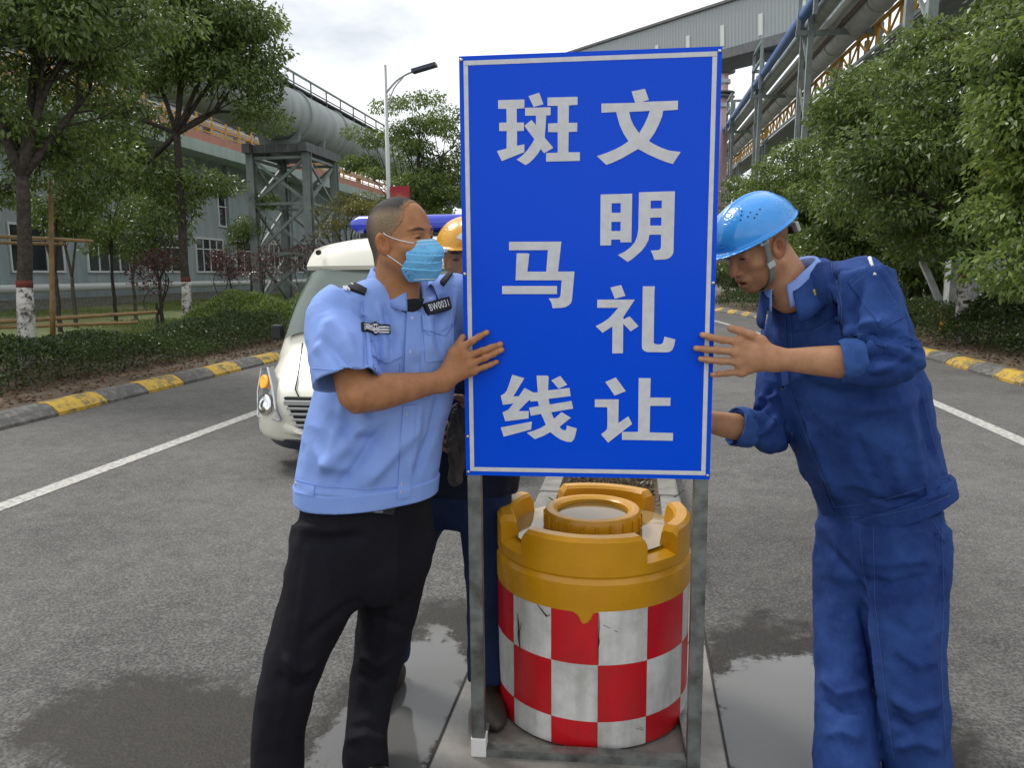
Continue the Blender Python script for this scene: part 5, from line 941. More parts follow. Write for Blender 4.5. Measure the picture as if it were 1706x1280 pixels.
def head_field(q, mouth=0.0, jaw=1.0):
    """q in cm, x to the right, y forward, z up, origin between the ears"""
    E = lambda c, r: f_ell(q, V3(*c), r)
    Cn = lambda a, b, ra, rb: f_rc(q, V3(*a), V3(*b), ra, rb)
    qa = q.copy(); qa[:, 0] = np.abs(qa[:, 0])
    Em = lambda c, r, M=None: f_ell(qa, V3(*c), r, M)
    d = E((0, -.9, 3.6), (7.45, 9.3, 8.3))
    d = smin(d, E((0, 2.2, -2.6), (6.5*jaw, 6.6, 7.6)), 2.0)
    d = smin(d, f_rc(qa, V3(5.3*jaw, -.4, -4.8), V3(1.2, 6.1, -8.9), 2.0, 1.9), 2.0)
    d = smin(d, E((0, 6.7, -8.7), (2.3, 2.0, 1.7)), 1.3)
    d = smin(d, Em((4.3, 5.2, -1.9), (2.3, 2.4, 1.9)), 1.5)
    d = smin(d, f_rc(qa, V3(0, 8.0, 2.6), V3(4.0, 7.0, 2.5), .8, .7), 1.6)
    d = smax(d, -Em((3.1, 9.3, .6), (1.8, 1.7, .95)), .9)
    d = smin(d, Em((3.1, 6.6, .65), (1.45, 1.35, 1.2)), .35)
    d = smax(d, -Em((3.1, 8.2, .45), (1.5, 1.0, .13)), .15)
    d = smin(d, Cn((0, 8.0, 1.2), (0, 10.1, -2.9), .75, 1.15), .9)
    d = smin(d, Em((1.15, 9.0, -3.3), (.85, 1.05, .75)), .5)
    d = smax(d, -Em((.6, 9.9, -4.05), (.35, .55, .3)), .25)
    d = smin(d, E((0, 7.7, -6.0), (3.0, 1.6, 2.2)), 1.2)
    o = mouth
    d = smin(d, E((0, 8.75, -5.55), (2.2, .85, .62)), .45); d = smin(d, E((0, 8.45, -6.95-o), (2.0, .9, .7)), .45)
    d = smax(d, -E((0, 9.2, -6.22-o*.5), (2.3, 1.5, .16+o*.55)), .2)
    # ears: a dished oval plate
    c, s = math.cos(.35), math.sin(.35); M = np.array([[c, -s, 0], [s, c, 0], [0, 0, 1]])
    tl = .22; T2 = np.array([[1, 0, 0], [0, math.cos(tl), -math.sin(tl)], [0, math.sin(tl), math.cos(tl)]]); M = M@T2
    ear = Em((7.8, -.9, -.6), (.75, 1.9, 3.15), M); ear = smax(ear, -Em((8.45, -.45, -.1), (.85, 1.0, 1.7), M), .35)
    ear = smin(ear, f_ell(qa, V3(8.0, -1.1, -.2), (.32, .32, 1.2), M), .3); d = smin(d, ear, .5)
    d = smin(d, Cn((0, -2.6, -5.5), (0, -3.9, -15), 5.4, 5.9), 2.5)
    return d
def head_tint(q, lips=(.86, .62, .60), brow=True, stub=0.0, blush=True):
    """real colouring of a face: lips, brows, dark eye slits, ruddier ears and nose"""
    n = len(q); T_ = np.ones((n, 3)); ax = np.abs(q[:, 0])
    def blend(m_, c):
        nonlocal T_
        m_ = np.clip(m_, 0, 1)[:, None]; T_ = T_*(1-m_)+T_*np.array(c)*m_
    front = np.clip((q[:, 1]-5)*2, 0, 1)
    lip = np.clip(1.6-1.6*np.sqrt((q[:, 0]/2.4)**2+((q[:, 2]+6.2)/1.35)**2), 0, 1)*np.clip((q[:, 1]-7.3)*1.5, 0, 1); blend(lip, lips)
    if brow: blend(np.clip(2.2-2.2*np.sqrt(((ax-3.3)/2.5)**2+((q[:, 2]-2.85+.10*(ax-3.3)**2)/.62)**2), 0, 1)*front, (.17, .14, .13))
    blend(np.clip(2-2*np.sqrt(((ax-3.1)/1.5)**2+((q[:, 2]-.5)/.42)**2), 0, 1)*front, (.12, .09, .08))
    if blush: blend(np.clip((ax-7.2)*1.5, 0, 1)*.8, (1.0, .78, .72)); blend(np.clip(1.3-np.linalg.norm((q-V3(0, 10, -3))/2.6, axis=1), 0, 1), (1.0, .85, .8))
    if stub: blend(np.clip((-5.0-q[:, 2])*.35, 0, 1)*front*stub, (.72, .70, .70))
    return T_
def set_tint(me, T_):
    a = me.color_attributes.new('Col', 'FLOAT_COLOR', 'POINT'); a.data.foreach_set('color', np.concatenate([T_, np.ones((len(T_), 1))], 1).astype(np.float32).ravel())
def hand_field(p, wrist, fingers, wr=(.026, .019), side=None):
    """fingers: list of joint rows; the first is the thumb. wrist xyz. One closed field."""
    d = None; mc = []
    for i, J in enumerate(fingers):
        J = [np.array(j) for j in J]; r0 = [.0130, .0106, .0107, .0103, .0092][i]; n = len(J); rr = [r0*(1-.24*k/(n-1)) for k in range(n)]
        fd = None
        for k in range(n-1):
            e = f_rc(p, J[k], J[k+1], rr[k], rr[k+1]); fd = e if fd is None else smin(fd, e, .002)
        for k in range(1, n-1): fd = smin(fd, np.linalg.norm(p-J[k], axis=1)-rr[k]*1.05, .004)
        d = fd if d is None else smin(d, fd, .0035)
        mc.append(J[0])
    palm = None
    for i in range(1, 5):
        e = f_rc(p, wrist, mc[i], .019, .0125); palm = e if palm is None else smin(palm, e, .02)
    for i in range(1, 4): palm = smin(palm, f_rc(p, mc[i], mc[i+1], .0115, .0112), .012)
    palm = smin(palm, f_rc(p, wrist, mc[0], .019, .0155), .018)
    return smin(d, palm, .008)
def join_np(parts):
    V = []; Fc = []; n = 0
    for v, f in parts: V.append(v); Fc.append(f+n); n += len(v)
    return np.concatenate(V), np.concatenate(Fc)
def wrinkle(p, s, off=0.0, st=(1, 1, .5)): return .14-np.abs(vnoise(p*np.array(st, float), s, off)+.25*vnoise(p, s*2.1, off+7))
def bounds(pts, pad): a = np.array(pts); return a.min(0)-pad, a.max(0)+pad
def head_world(C, M): return lambda p: ((p-C)@M)*100.0
def limb(rows, n=20, e=2.1): return Loft(rows, n=n, e=e)
def button(bv, px, py, r, name, mt, parent, h=.003):
    p, n = hit(bv, px, py)
    if p is None: return
    if n@(C0-p) < 0: n = -n
    n = unit(n+.3*unit(C0-p)); x = unit(np.cross(n, UPZ)); y = np.cross(n, x); V = []
    for rr, hh in ((r, 0), (r*.95, h*.7), (r*.6, h), (r*.45, h*.7)):
        for k in range(12): a = 2*math.pi*k/12; V.append(p+(x*math.cos(a)+y*math.sin(a))*rr+n*(hh+.0015))
    MB().add(V, [(j*12+i, j*12+(i+1) % 12, (j+1)*12+(i+1) % 12, (j+1)*12+i) for j in range(3) for i in range(12)]+[tuple(range(36, 48))]).build(name, mt, parent, smooth=True)
def seam(bv, pxs, r, name, mt, parent, lift=.001):
    P = trace(bv, pxs, 6, lift)
    if len(P) > 2: return MB().tube(P, r, 6).build(name, mt, parent, smooth=True)
def sn(px, py, n):
    """photo position on the plane n metres in front of the sign panel"""
    r = ray(px, py); o = np.array([SX, SY, 0])+SN*n; return C0+r*(((o-C0)@SN)/(r@SN))
def collar(C, f, up, rn, spread, parent, mt, name='collar', w=.055, h=.035, gap=25, tip=.035, tilt=12, thick=.0025, gap2=None):
    """turned down shirt collar round a neck: C neck base, f front direction"""
    r = unit(np.cross(f, up)); f = unit(np.cross(up, r)); V = []; NA = 60
    prof = [(-.004, -.3), (-.002, .3), (.001, .85), (.005, 1.0), (.009, .9), (.014, .45), (.020, -.15), (.026, -.75)]; n = len(prof)
    for i in range(NA+1):
        a = R_(gap+(360-gap-(gap if gap2 is None else gap2))*i/NA); dirv = f*math.cos(a)+r*math.sin(a); e = min(i, NA-i)/NA; fr = math.exp(-(e/.11)**2)
        for j, (o, z) in enumerate(prof):
            flap = max(0, j-3)/4
            V.append(C+dirv*(rn*(1-.04*math.cos(a))+o*spread*(1+.35*fr))+up*(z*h*(1-.25*fr)-flap*fr*tip-.012*fr)+f*(flap*fr*.012))
    Fc = [(i*n+j, (i+1)*n+j, (i+1)*n+j+1, i*n+j+1) for i in range(NA) for j in range(n-1)]
    o = MB().add(V, Fc).build(name, mt, parent, smooth=True); md = o.modifiers.new('t', 'SOLIDIFY'); md.thickness = thick; md.offset = 1; return o
M_skin1 = skin('tanned skin', (.33, .145, .060), (.46, .215, .100))
M_skin2 = skin('light brown skin', (.39, .19, .098), (.50, .265, .145))
M_shirt = cloth('pale blue uniform cotton', (.225, .35, .74), (.265, .395, .80), weave=1400, wst=.05, fold=.16, fscale=6)
M_navy = cloth('black navy wool', (.004, .004, .007), (.007, .007, .012), weave=1200, wst=.2, fold=.35, fscale=8)
M_denim = cloth('blue denim', (.009, .031, .145), (.027, .074, .255), weave=1100, wst=.30, fold=.55, fscale=10, blot=(9.0, .32, .70))
M_denim3 = cloth('blue denim trousers', (.008, .027, .130), (.023, .064, .225), weave=1100, wst=.30, fold=.55, fscale=10, blot=(9.0, .32, .70))
M_denim2 = cloth('worn denim cuff', (.022, .066, .225), (.042, .105, .31), weave=1100, wst=.25, fold=.3, fscale=12)
M_stitch = mat('denim stitching', (.06, .11, .29), .8)
M_black = mat('black cloth', (.008, .008, .010), .8, bump=(300, .4, .001))
M_silver = mat('silver metal button', (.62, .62, .60), .25, metal=1.0)
M_wthread = mat('white embroidery', (.68, .68, .70), .8, bump=(700, .5, .001))
M_leather = mat('black leather', (.010, .009, .009), .35, bump=(60, .25, .003))
M_mask = cloth('blue pleated mask', (.16, .48, .80), (.19, .53, .85), weave=900, wst=.04, fold=.05, fscale=20)
M_maskw = mat('white mask edge', (.75, .80, .86), .8)
# ---------------------------------------------------------------- the officer
off = tag(empty('person'), 'man in pale blue uniform shirt and face mask steadying the sign', 'person')
hf = hdir(62, -2); HM = frame(hf, -3); HC = at(670, 402, 2.17)            # head
hq = head_world(HC, HM)
tf = hdir(33, 0); TR = unit(np.cross(tf, UPZ))                            # torso facing, its right side
def T3(px, py, d): return at(px, py, d)
sh_r, sh_l = T3(566, 520, 2.10), T3(757, 500, 2.33)
el = T3(590, 660, 1.985); wr = sn(737, 636, .050)
neckb = T3(661, 490, 2.225)
def body_head(p):
    q = hq(p); d = head_field(q, jaw=1.0)*.01
    d = smin(d, f_rc(p, T3(666, 452, 2.20), neckb+V3(0, 0, -.02), .053, .060), .03)
    return smin(d, f_rc(p, sh_r-V3(0, 0, .04), sh_l-V3(0, 0, .04), .03, .03), .05)
v1 = nets(lambda p: np.maximum(body_head(p), (neckb[2]-.055)-p[:, 2]), HC-.26, HC+V3(.22, .25, .17), .0021)
# right forearm and hand as one continuous surface; fingers lie on the panel
fing = [[sn(755, 588, .030), sn(764, 575, .024), sn(770.5, 562, .004)],
        [sn(769, 579, .030), sn(786, 569, .027), sn(798, 561, .016), sn(811, 554, .0085)],
        [sn(775, 595, .033), sn(803, 585, .028), sn(819, 579, .017), sn(834, 573.5, .0085)],
        [sn(782, 607, .031), sn(808, 596.5, .026), sn(822, 590, .016), sn(836, 583, .0083)],
        [sn(788, 618, .026), sn(807, 611.5, .022), sn(817, 607.5, .014), sn(827.5, 603, .0078)]]
fd_ = unit(wr-el)
arm = Loft([(lerp(el, wr, -.02), .044, .044, .044, UPZ), (lerp(el, wr, .12), .048, .046, .046, UPZ), (lerp(el, wr, .28), .050, .046, .046, UPZ), (lerp(el, wr, .55), .042, .038, .038, UPZ), (lerp(el, wr, .85), .032, .026, .026, UPZ), (wr, .030, .023, .023, UPZ), (wr+fd_*.02, .028, .020, .020, UPZ)], n=30, e=2.05)
uarm = lambda p: f_rc(p, lerp(sh_r, el, .4), el+V3(0, 0, .004), .050, .043)
def armf(p): return smin(smin(arm(p), uarm(p), .022), hand_field(p, wr, fing), .018)
allf = [q for J in fing for q in J]
v2 = nets(armf, *bounds([sh_r, el, wr]+allf, .06), .0021)
armL = lambda p: smin(f_rc(p, sh_l, T3(850, 575, 2.45), .05, .042), f_rc(p, T3(850, 575, 2.45), T3(905, 640, 2.44), .042, .03), .02)
v3 = nets(armL, *bounds([sh_l, T3(850, 575, 2.45), T3(905, 640, 2.44)], .08), .008)
tor = Loft([(T3(618, 980, 2.275), .11, .07, .07, TR), (T3(620, 840, 2.265), .12, .07, .07, TR), (T3(655, 600, 2.255), .12, .07, .07, TR), (T3(664, 500, 2.255), .09, .05, .05, TR)], n=12)
legp = [(T3(552, 900, 2.184), T3(500, 1090, 2.088), T3(462, 1296, 2.020)), (T3(660, 900, 2.324), T3(638, 1085, 2.299), T3(610, 1300, 2.120))]
tl_ = lambda p: np.minimum(tor(p), np.minimum.reduce([np.minimum(f_rc(p, a, b, .05, .035), f_rc(p, b, c, .035, .03)) for a, b, c in legp]))
v4 = nets(tl_, *bounds([T3(664, 500, 2.14), legp[0][2], legp[1][2], sh_l], .2), .014)
V, Fq = join_np([v1, v2, v3, v4]); bo = link('body', mesh_np('body', V, Fq), M_skin1, off, True)
q = hq(V); T_ = head_tint(q, stub=.3); far = np.linalg.norm(q, axis=1) > 16; T_[far] = 1
nails = np.zeros(len(V))
for J in fing[1:]:
    tip = J[-1]+unit(J[-1]-J[-2])*-.002+SN*.006; nails = np.maximum(nails, np.clip(1.6-np.linalg.norm(V-tip, axis=1)/.0052, 0, 1))
    pip = J[1]+SN*.008; k = np.clip(1-np.linalg.norm(V-pip, axis=1)/.008, 0, 1)[:, None]*.35; T_ = T_*(1-k)+T_*np.array([.72, .62, .58])*k
T_ = T_*(1-nails[:, None])+T_*np.array([1.35, 1.35, 1.35])*nails[:, None]; set_tint(bo.data, T_)
# cropped hair: a thin cap, darker on top than on the shaved sides
def hair_f(p):
    q = hq(p); d = f_ell(q, V3(0, -.9, 3.6), (7.62, 9.47, 8.5)); d = smin(d, f_rc(q, V3(0, -4.2, -1), V3(0, -4.6, -6), 5.2, 4.6), 2.0)
    low = -(q[:, 2]-np.where(q[:, 1] > -1.0, 1.0, 1.0-1.25*np.minimum(-q[:, 1]-1.0, 6.0)))
    fr = q[:, 1]-(4.9-np.maximum(0, 5.0-q[:, 2])*.95)+.5*vnoise(p, 140)
    return np.maximum(np.maximum(d, low*.7), fr*.7)*.01
vh, fh = nets(hair_f, HC-.17, HC+.17, .0021)
def hairm(t, b, co):
    L = t.links.new; n = nd(t, 'ShaderNodeTexNoise', _Scale=420.0, _Detail=3.0, _Roughness=.7); L(co, n.inputs['Vector'])
    a = nd(t, 'ShaderNodeAttribute', attribute_name='Col'); r = nd(t, 'ShaderNodeMapRange'); r.inputs['From Min'].default_value = .3; r.inputs['From Max'].default_value = .7; r.inputs['To Min'].default_value = .45; r.inputs['To Max'].default_value = 1.5; L(n.outputs[0], r.inputs['Value'])
    m_ = nd(t, 'ShaderNodeMix', data_type='RGBA', blend_type='MULTIPLY'); m_.inputs[0].default_value = 1.0; L(a.outputs['Color'], m_.inputs[6]); L(r.outputs[0], m_.inputs[7]); L(m_.outputs[2], b.inputs['Base Color'])
    bp = nd(t, 'ShaderNodeBump', _Distance=.002, _Strength=.7); L(n.outputs[0], bp.inputs['Height']); L(bp.outputs[0], b.inputs['Normal'])
M_hair = mat('cropped black hair', rough=.7, spec=.3, build=hairm)
ho = link('hair', mesh_np('hair', vh, fh), M_hair, off, True); q = hq(vh)
k = np.clip((q[:, 2]-7.2)*.45+.15*vnoise(vh, 60), 0, 1)[:, None]; kb = np.clip((-q[:, 1]-3.0)*.25, 0, 1)[:, None]; k = np.clip(k+kb*.75, 0, 1)
hc = np.array([[.23, .165, .105]])*(1-k)+np.array([[.016, .012, .011]])*k
frq = q[:, 1]-(4.9-np.maximum(0, 5.0-q[:, 2])*.95); lowq = np.where(q[:, 1] > -1.0, 1.0, 1.0-1.25*np.minimum(-q[:, 1]-1.0, 6.0))-q[:, 2]
ed = np.clip(np.maximum(1+frq/1.5, 1+lowq/1.3)+.5*vnoise(vh, 190), 0, 1)[:, None]*.85; set_tint(ho.data, hc*(1-ed)+np.array([[.36, .19, .095]])*ed)
# face mask with pleats, a wire edge and ear loops
def mask_shape(q): 
    return smin(smin(f_ell(q, V3(0, 3.4, -5.2), (6.5, 7.5, 6.4)), f_rc(q, V3(0, 8.6, -.9), V3(0, 10.9, -3.6), 1.2, 1.6), 2.2), f_ell(q, V3(0, 7.2, -8.6), (3.0, 2.9, 2.6)), 2.2)
def mask_f(p):
    q = hq(p); z = q[:, 2]+.16*q[:, 1]; sh = mask_shape(q)-.45
    ph = np.mod((z+6.3)/2.05, 1.0); ph = ph*(1-np.clip((ph-.78)/.22, 0, 1)**2*(3-2*np.clip((ph-.78)/.22, 0, 1)))*1.15; inb = ((z > -7.9) & (z < -1.7)); sh = sh-np.where(inb, .34*ph, .10)+.12*np.sin(q[:, 0]*.9+z)*.5
    top = (q[:, 2]-(.05+.05*(q[:, 1]-9)))*1.0; bot = -(q[:, 2]+11.2); back = -(q[:, 1]-np.where(q[:, 2] > -5, 5.6-.10*(q[:, 2]+5)*0, 5.6-.75*np.minimum(-5-q[:, 2], 2.6)))
    return np.maximum.reduce([sh, -(sh+.22), top*.8, bot*.8, back*.8])*.01
vm, fm = nets(mask_f, HC-.2, HC+.19, .0017)
mo = link('face_mask', mesh_np('face_mask', vm, fm), M_mask, off, True)
hw = lambda x, y, z: HC+HM@(V3(x, y, z)*.01)
bvm = bvh_np(vm, fm)
def mask_line(zf, xs):
    P = []
    for x in xs:
        h_ = bvm.ray_cast(Vector(hw(x, 22, zf(x))), Vector(-HM[:, 1]), .5)
        if h_[0] is not None: P.append(np.array(h_[0])+HM[:, 1]*.0008)
    return P
for zf, xs, r in ((lambda x: -.35, np.linspace(-5.6, 6.2, 26), .0016), (lambda x: -1.3, np.linspace(-5.6, 6.2, 26), .0007), (lambda x: -10.75+.012*x*x, np.linspace(-4, 4.6, 20), .0010)):
    P = mask_line(zf, xs)
    if len(P) > 3: MB().tube(P, r, 6).build('mask_edge', M_maskw, mo, True)
for sx in (1, -1):
    MB().tube(crom([hw(sx*5.3, 7.6, -.9), hw(sx*6.5, 5.6, -.3), hw(sx*7.1, 3.2, .5), hw(sx*7.75, .8, 1.6), hw(sx*7.6, -.4, 2.4)], 14), .0013, 6).build('ear_loop', M_maskw, mo, True)
    MB().tube(crom([hw(sx*6.05, 4.3, -6.9), hw(sx*6.8, 2.2, -5.2), hw(sx*7.5, .0, -3.4), hw(sx*7.5, -1.2, -2.6)], 14), .0013, 6).build('ear_loop', M_maskw, mo, True)
# ------------------------------------------------ shirt
tors = Loft([(T3(611, 836, 2.265), .212, .160, .145, TR), (T3(613, 795, 2.267), .214, .160, .145, TR), (T3(626, 720, 2.265), .212, .150, .130, TR), (T3(645, 640, 2.260), .208, .142, .125, TR), (T3(655, 570, 2.255), .205, .132, .120, TR), (T3(662, 520, 2.253), .185, .108, .105, TR), (T3(665, 494, 2.252), .120, .085, .085, TR)], n=34, e=2.35)
sle_end = lerp(sh_r, el, .80)+V3(0, 0, .0)+tf*0
slv = Loft([(sh_r+V3(0, 0, .022)-TR*.03, .075, .072, .072, TR), (sh_r+V3(0, 0, -.02)+TR*.012, .080, .078, .076, TR), (lerp(sh_r, el, .45)+TR*.014, .084, .080, .080, TR), (lerp(sh_r, el, .83)+TR*.012, .090, .083, .083, TR)], n=16, e=2.2)
aL = unit(T3(850, 575, 2.45)-sh_l)
def shirt_base(p):
    d = tors(p); d = smin(d, f_rc(p, sh_r+V3(0, 0, .01)-TR*.03, T3(650, 487, 2.215), .058, .056), .05); d = smin(d, f_rc(p, sh_l+TR*.03, T3(690, 485, 2.285), .060, .056), .05)
    s1 = slv(p); d = smin(d, s1, .028)
    s2 = f_rc(p, sh_l, sh_l+aL*.20, .078, .086); d = smin(d, s2, .035)
    return d
def hollow(p, d):
    ax = unit(lerp(sh_r, el, .83)-lerp(sh_r, el, .45)); e_ = lerp(sh_r, el, .83)+TR*.012
    d = smax(d, -f_rc(p, e_-ax*.05, e_+ax*.06, .072, .080), .004)
    nk = f_rc(p, neckb+V3(0, 0, -.012)+tf*.018, HC+V3(0, 0, .0), .063, .070)
    return smax(d, -nk, .006)
bvS = bvh_np(*nets(shirt_base, *bounds([sh_r, sh_l, T3(611, 836, 2.265), el], .27), .008))
def S(pts, wd, am): P = trace(bvS, pts, 10); return (P, wd, am) if len(P) > 2 else None
st = [x for x in [
    S([(545, 690), (590, 730), (640, 740)], .020, -.010), S([(622, 690), (575, 745), (530, 795)], .020, .012), S([(650, 700), (600, 770), (560, 815)], .016, -.010),
    S([(700, 700), (650, 760), (600, 815)], .022, .010), S([(520, 740), (540, 770), (600, 790)], .018, .006), S([(735, 640), (720, 720), (690, 800)], .018, -.008), S([(700, 660), (690, 740), (680, 800)], .016, .006),
    S([(606, 490), (612, 560), (614, 640)], .010, -.006), S([(640, 505), (655, 560), (650, 600)], .012, -.006), S([(628, 500), (640, 570), (640, 620)], .012, .006), S([(540, 520), (575, 560), (590, 610)], .018, .007), S([(530, 560), (560, 590), (585, 625)], .016, -.007),
    S([(745, 470), (730, 540), (735, 600)], .014, -.009), S([(725, 480), (712, 530), (718, 590)], .012, .006), S([(760, 480), (752, 540), (750, 600)], .010, .006), S([(690, 590), (700, 640), (730, 640)], .014, -.006),
    S([(500, 815), (530, 822), (600, 828)], .010, .003), S([(575, 655), (560, 720), (540, 790)], .016, .006), S([(600, 640), (612, 660), (618, 700)], .012, -.010), S([(515, 600), (540, 570), (545, 530)], .014, .006)] if x]
fS = folds(st)
bandz = lambda p: np.clip(1-np.abs((p-T3(611, 818, 2.265))@unit(V3(0, 0, 1))+((p-T3(611, 818, 2.265))@unit(CRn))*-.03)/.030, 0, 1)
def shirt_f(p):
    d = hollow(p, shirt_base(p)); hem = T3(611, 806, 2.265)[2]-.055*((p-T3(611, 832, 2.265))@tf)*0; return np.maximum(d, hem-p[:, 2])
slo, shi = bounds([sh_r, sh_l+aL*.2, T3(611, 836, 2.265), el, HC], .25); shi[2] = neckb[2]+.09; slo[2] = T3(611, 836, 2.265)[2]-.02
shirt = sculpt('shirt', shirt_f, slo, shi, .0048, M_shirt, off, lambda p: 1.9*fS(p)+.005*vnoise(p*[1, 1, .5], 9.0)+.016*wrinkle(p, 9.0, 2.0, (1, 1, .55))+.007*wrinkle(p, 19.0, 4.0, (.8, .8, 1))); bS = bvh_of(shirt)
# waistband, pockets, placket, insignia
hz0 = T3(611, 808, 2.375)[2]
def band_f(p):
    d = tors(p)-.0060; return np.maximum.reduce([d, -(d+.012), p[:, 2]-(hz0+.052), hz0-.004-p[:, 2]])
wb = sculpt('waistband', band_f, slo-V3(0, 0, .02), V3(shi[0], shi[1], hz0+.08), .0044, M_shirt, off, lambda p: .004*vnoise(p, 14.0)+fS(p)*.3)
bB = bvh_of(shirt, wb)
patch(bS, [(677, 512), (700, 515), (698, 640), (672, 640)], 3, 24, .001, .0028, 'placket', M_shirt, off)
patch(bB, [(671, 676), (692, 674), (682, 828), (661, 832)], 3, 24, .001, .0028, 'placket', M_shirt, off)
fl = lambda u, v: v < .70+.30*(1-abs(2*u-1))
pk = patch(bS, [(618, 567), (667, 566), (670, 606), (620, 604)], 34, 24, .0015, .0035, 'pocket_flap', M_shirt, off, shape=fl)
patch(bS, [(620, 572), (668, 572), (666, 636), (621, 634)], 10, 12, .0005, .0018, 'pocket', M_shirt, off)
patch(bS, [(702, 526), (756, 510), (752, 552), (706, 560)], 34, 24, .0015, .0035, 'pocket_flap', M_shirt, off, shape=fl)
patch(bS, [(704, 532), (752, 520), (750, 600), (708, 604)], 10, 12, .0005, .0018, 'pocket', M_shirt, off)
for x, y in ((643, 586), (685.5, 530), (683, 586), (677, 690), (675, 753), (668, 806), (667, 820), (494, 806)): button(bB, x, y, .0052, 'button', M_silver, off)
M_sseam = mat('shirt stitching shade', (.17, .27, .62), .85)
for pts in ([(619, 568), (637, 567), (667, 567)], [(620, 596), (643, 606), (668, 595)], [(703, 549), (716, 559), (728, 556), (741, 560), (755, 540)], [(677, 515), (672, 580), (671, 640)], [(621, 606), (622, 634)], [(666, 604), (664, 634)]):
    seam(bS, pts, .0009, 'stitching', M_sseam, off, .004)
# chest wings badge
bd = lambda u, v: abs(v-.5) < .30+.20*max(0, 1-abs(2*u-1)*2.2)
bdg = patch(bS, [(601, 534), (649, 538), (648, 561), (602, 556)], 24, 12, .005, .0015, 'chest_badge', M_black, off, shape=bd)
for (x0, y0, x1, y1) in ((604, 541.5, 618, 543.5), (604.5, 545.5, 619, 547), (605, 549, 620, 551), (632, 545, 646, 546.5), (632, 549, 645.5, 550.5), (631, 553, 645, 554.5)):
    patch(bS, [(x0, y0-1.3), (x1, y1-1.3), (x1, y1+1.3), (x0, y0+1.3)], 6, 1, .0068, .0010, 'embroidery', M_wthread, bdg)
patch(bS, [(617, 538), (632, 539), (634, 557), (617, 556)], 10, 12, .0068, .0012, 'embroidery', M_wthread, bdg, shape=lambda u, v: (u-.5)**2*3.0+(v-.45)**2*3 < .7 and not (abs(u-.5) < .12 and .2 < v < .45) and not (abs(u-.5) < .22 and .66 < v < .76) and not (abs(abs(u-.5)-.28) < .07 and .15 < v < .35))
# number patch with raised letters
NQ = [(702.5, 509.5), (744, 498), (749, 517), (711, 528)]
P4 = [hit(bS, *c) for c in NQ]; pc = np.array([a[0] for a in P4]); nn_ = unit(np.cross(pc[1]-pc[0], pc[3]-pc[0])); nn_ = nn_ if nn_@(C0-pc[0]) > 0 else -nn_
mid_ = [hit(bS, *(np.mean(NQ, 0)+np.array(d_)))[0] for d_ in ((0, 0), (-10, 2), (10, -2), (0, 5), (0, -5))]; up_ = max((m2-pc.mean(0))@nn_ for m2 in mid_ if m2 is not None)+.008
plate = lambda u, v, h_: (pc[0]*(1-u)+pc[1]*u)*(1-v)+(pc[3]*(1-u)+pc[2]*u)*v+nn_*h_
V = [plate(u, v, h_) for h_ in (up_-.012, up_) for u, v in ((0, 0), (1, 0), (1, 1), (0, 1))]
num = MB().add(V, [(0, 1, 2, 3), (7, 6, 5, 4), (0, 4, 5, 1), (1, 5, 6, 2), (2, 6, 7, 3), (3, 7, 4, 0)]).build('number_patch', M_black, off)
cu = bpy.data.curves.new('t', 'FONT'); cu.body = 'BW0031'; cu.size = 1; cu.offset = .010; cu.space_character = 1.12; tmp = bpy.data.objects.new('t', cu); COL.objects.link(tmp); me = bpy.data.meshes.new_from_object(tmp.evaluated_get(bpy.context.evaluated_depsgraph_get())); bpy.data.objects.remove(tmp)
co = np.array([v.co[:] for v in me.vertices]); mn, mxx = co[:, :2].min(0), co[:, :2].max(0); uv = (co[:, :2]-mn)/(mxx-mn)
for i in range(len(co)): me.vertices[i].co = Vector(plate(.10+.80*uv[i, 0], 1-(.20+.60*uv[i, 1]), up_+.0012))
me.materials.clear(); link('lettering', me, M_wthread, num)
# epaulettes
ep = patch(bS, [(548, 472), (574, 466), (611, 484), (607, 493)], 16, 6, .004, .005, 'epaulette', M_black, off)
for a_, b_ in (((561, 469.5), (576, 489)), ((566, 468.5), (581, 489.5))):
    patch(bS, [(a_[0]-1.3, a_[1]+2), (a_[0]+1.3, a_[1]+2), (b_[0]+1.3, b_[1]-2), (b_[0]-1.3, b_[1]-2)], 1, 6, .0095, .001, 'stripe', M_wthread, ep, smooth=False)
patch(bS, [(581, 474), (586, 476), (590, 479), (586, 479)], 2, 2, .0095, .001, 'star', M_wthread, ep)
ep2 = patch(bS, [(733, 472), (752, 452), (756, 455), (739, 478)], 10, 4, .004, .005, 'epaulette', M_black, off)
seam(bS, [(604, 500), (609, 540), (612, 590), (613, 632)], .0012, 'armhole_seam', M_shirt, off)
seam(bS, [(508, 612), (560, 618), (611, 616)], .0010, 'sleeve_hem', M_shirt, off)
seam(bB, [(494, 800), (545, 812), (600, 815), (660, 812)], .0014, 'waist_seam', M_shirt, wb)
patch(bB, [(490, 803), (525, 810), (523, 828), (492, 820)], 6, 4, .0015, .002, 'side_tab', M_shirt, wb)
collar(T3(669, 475, 2.235), tf, unit(V3(0, 0, 1)+tf*.30), .079, 1.0, off, M_shirt, h=.036, gap=17, tip=.006, gap2=56)
# black undershirt at the open neck
un = lambda p: np.maximum(f_rc(p, neckb+V3(0, 0, -.055)+tf*.012, neckb+V3(0, 0, -.015)+tf*.020, .066, .069), p[:, 2]-(neckb[2]-.012))
sculpt('undershirt', un, neckb-.13, neckb+.13, .005, M_black, off)
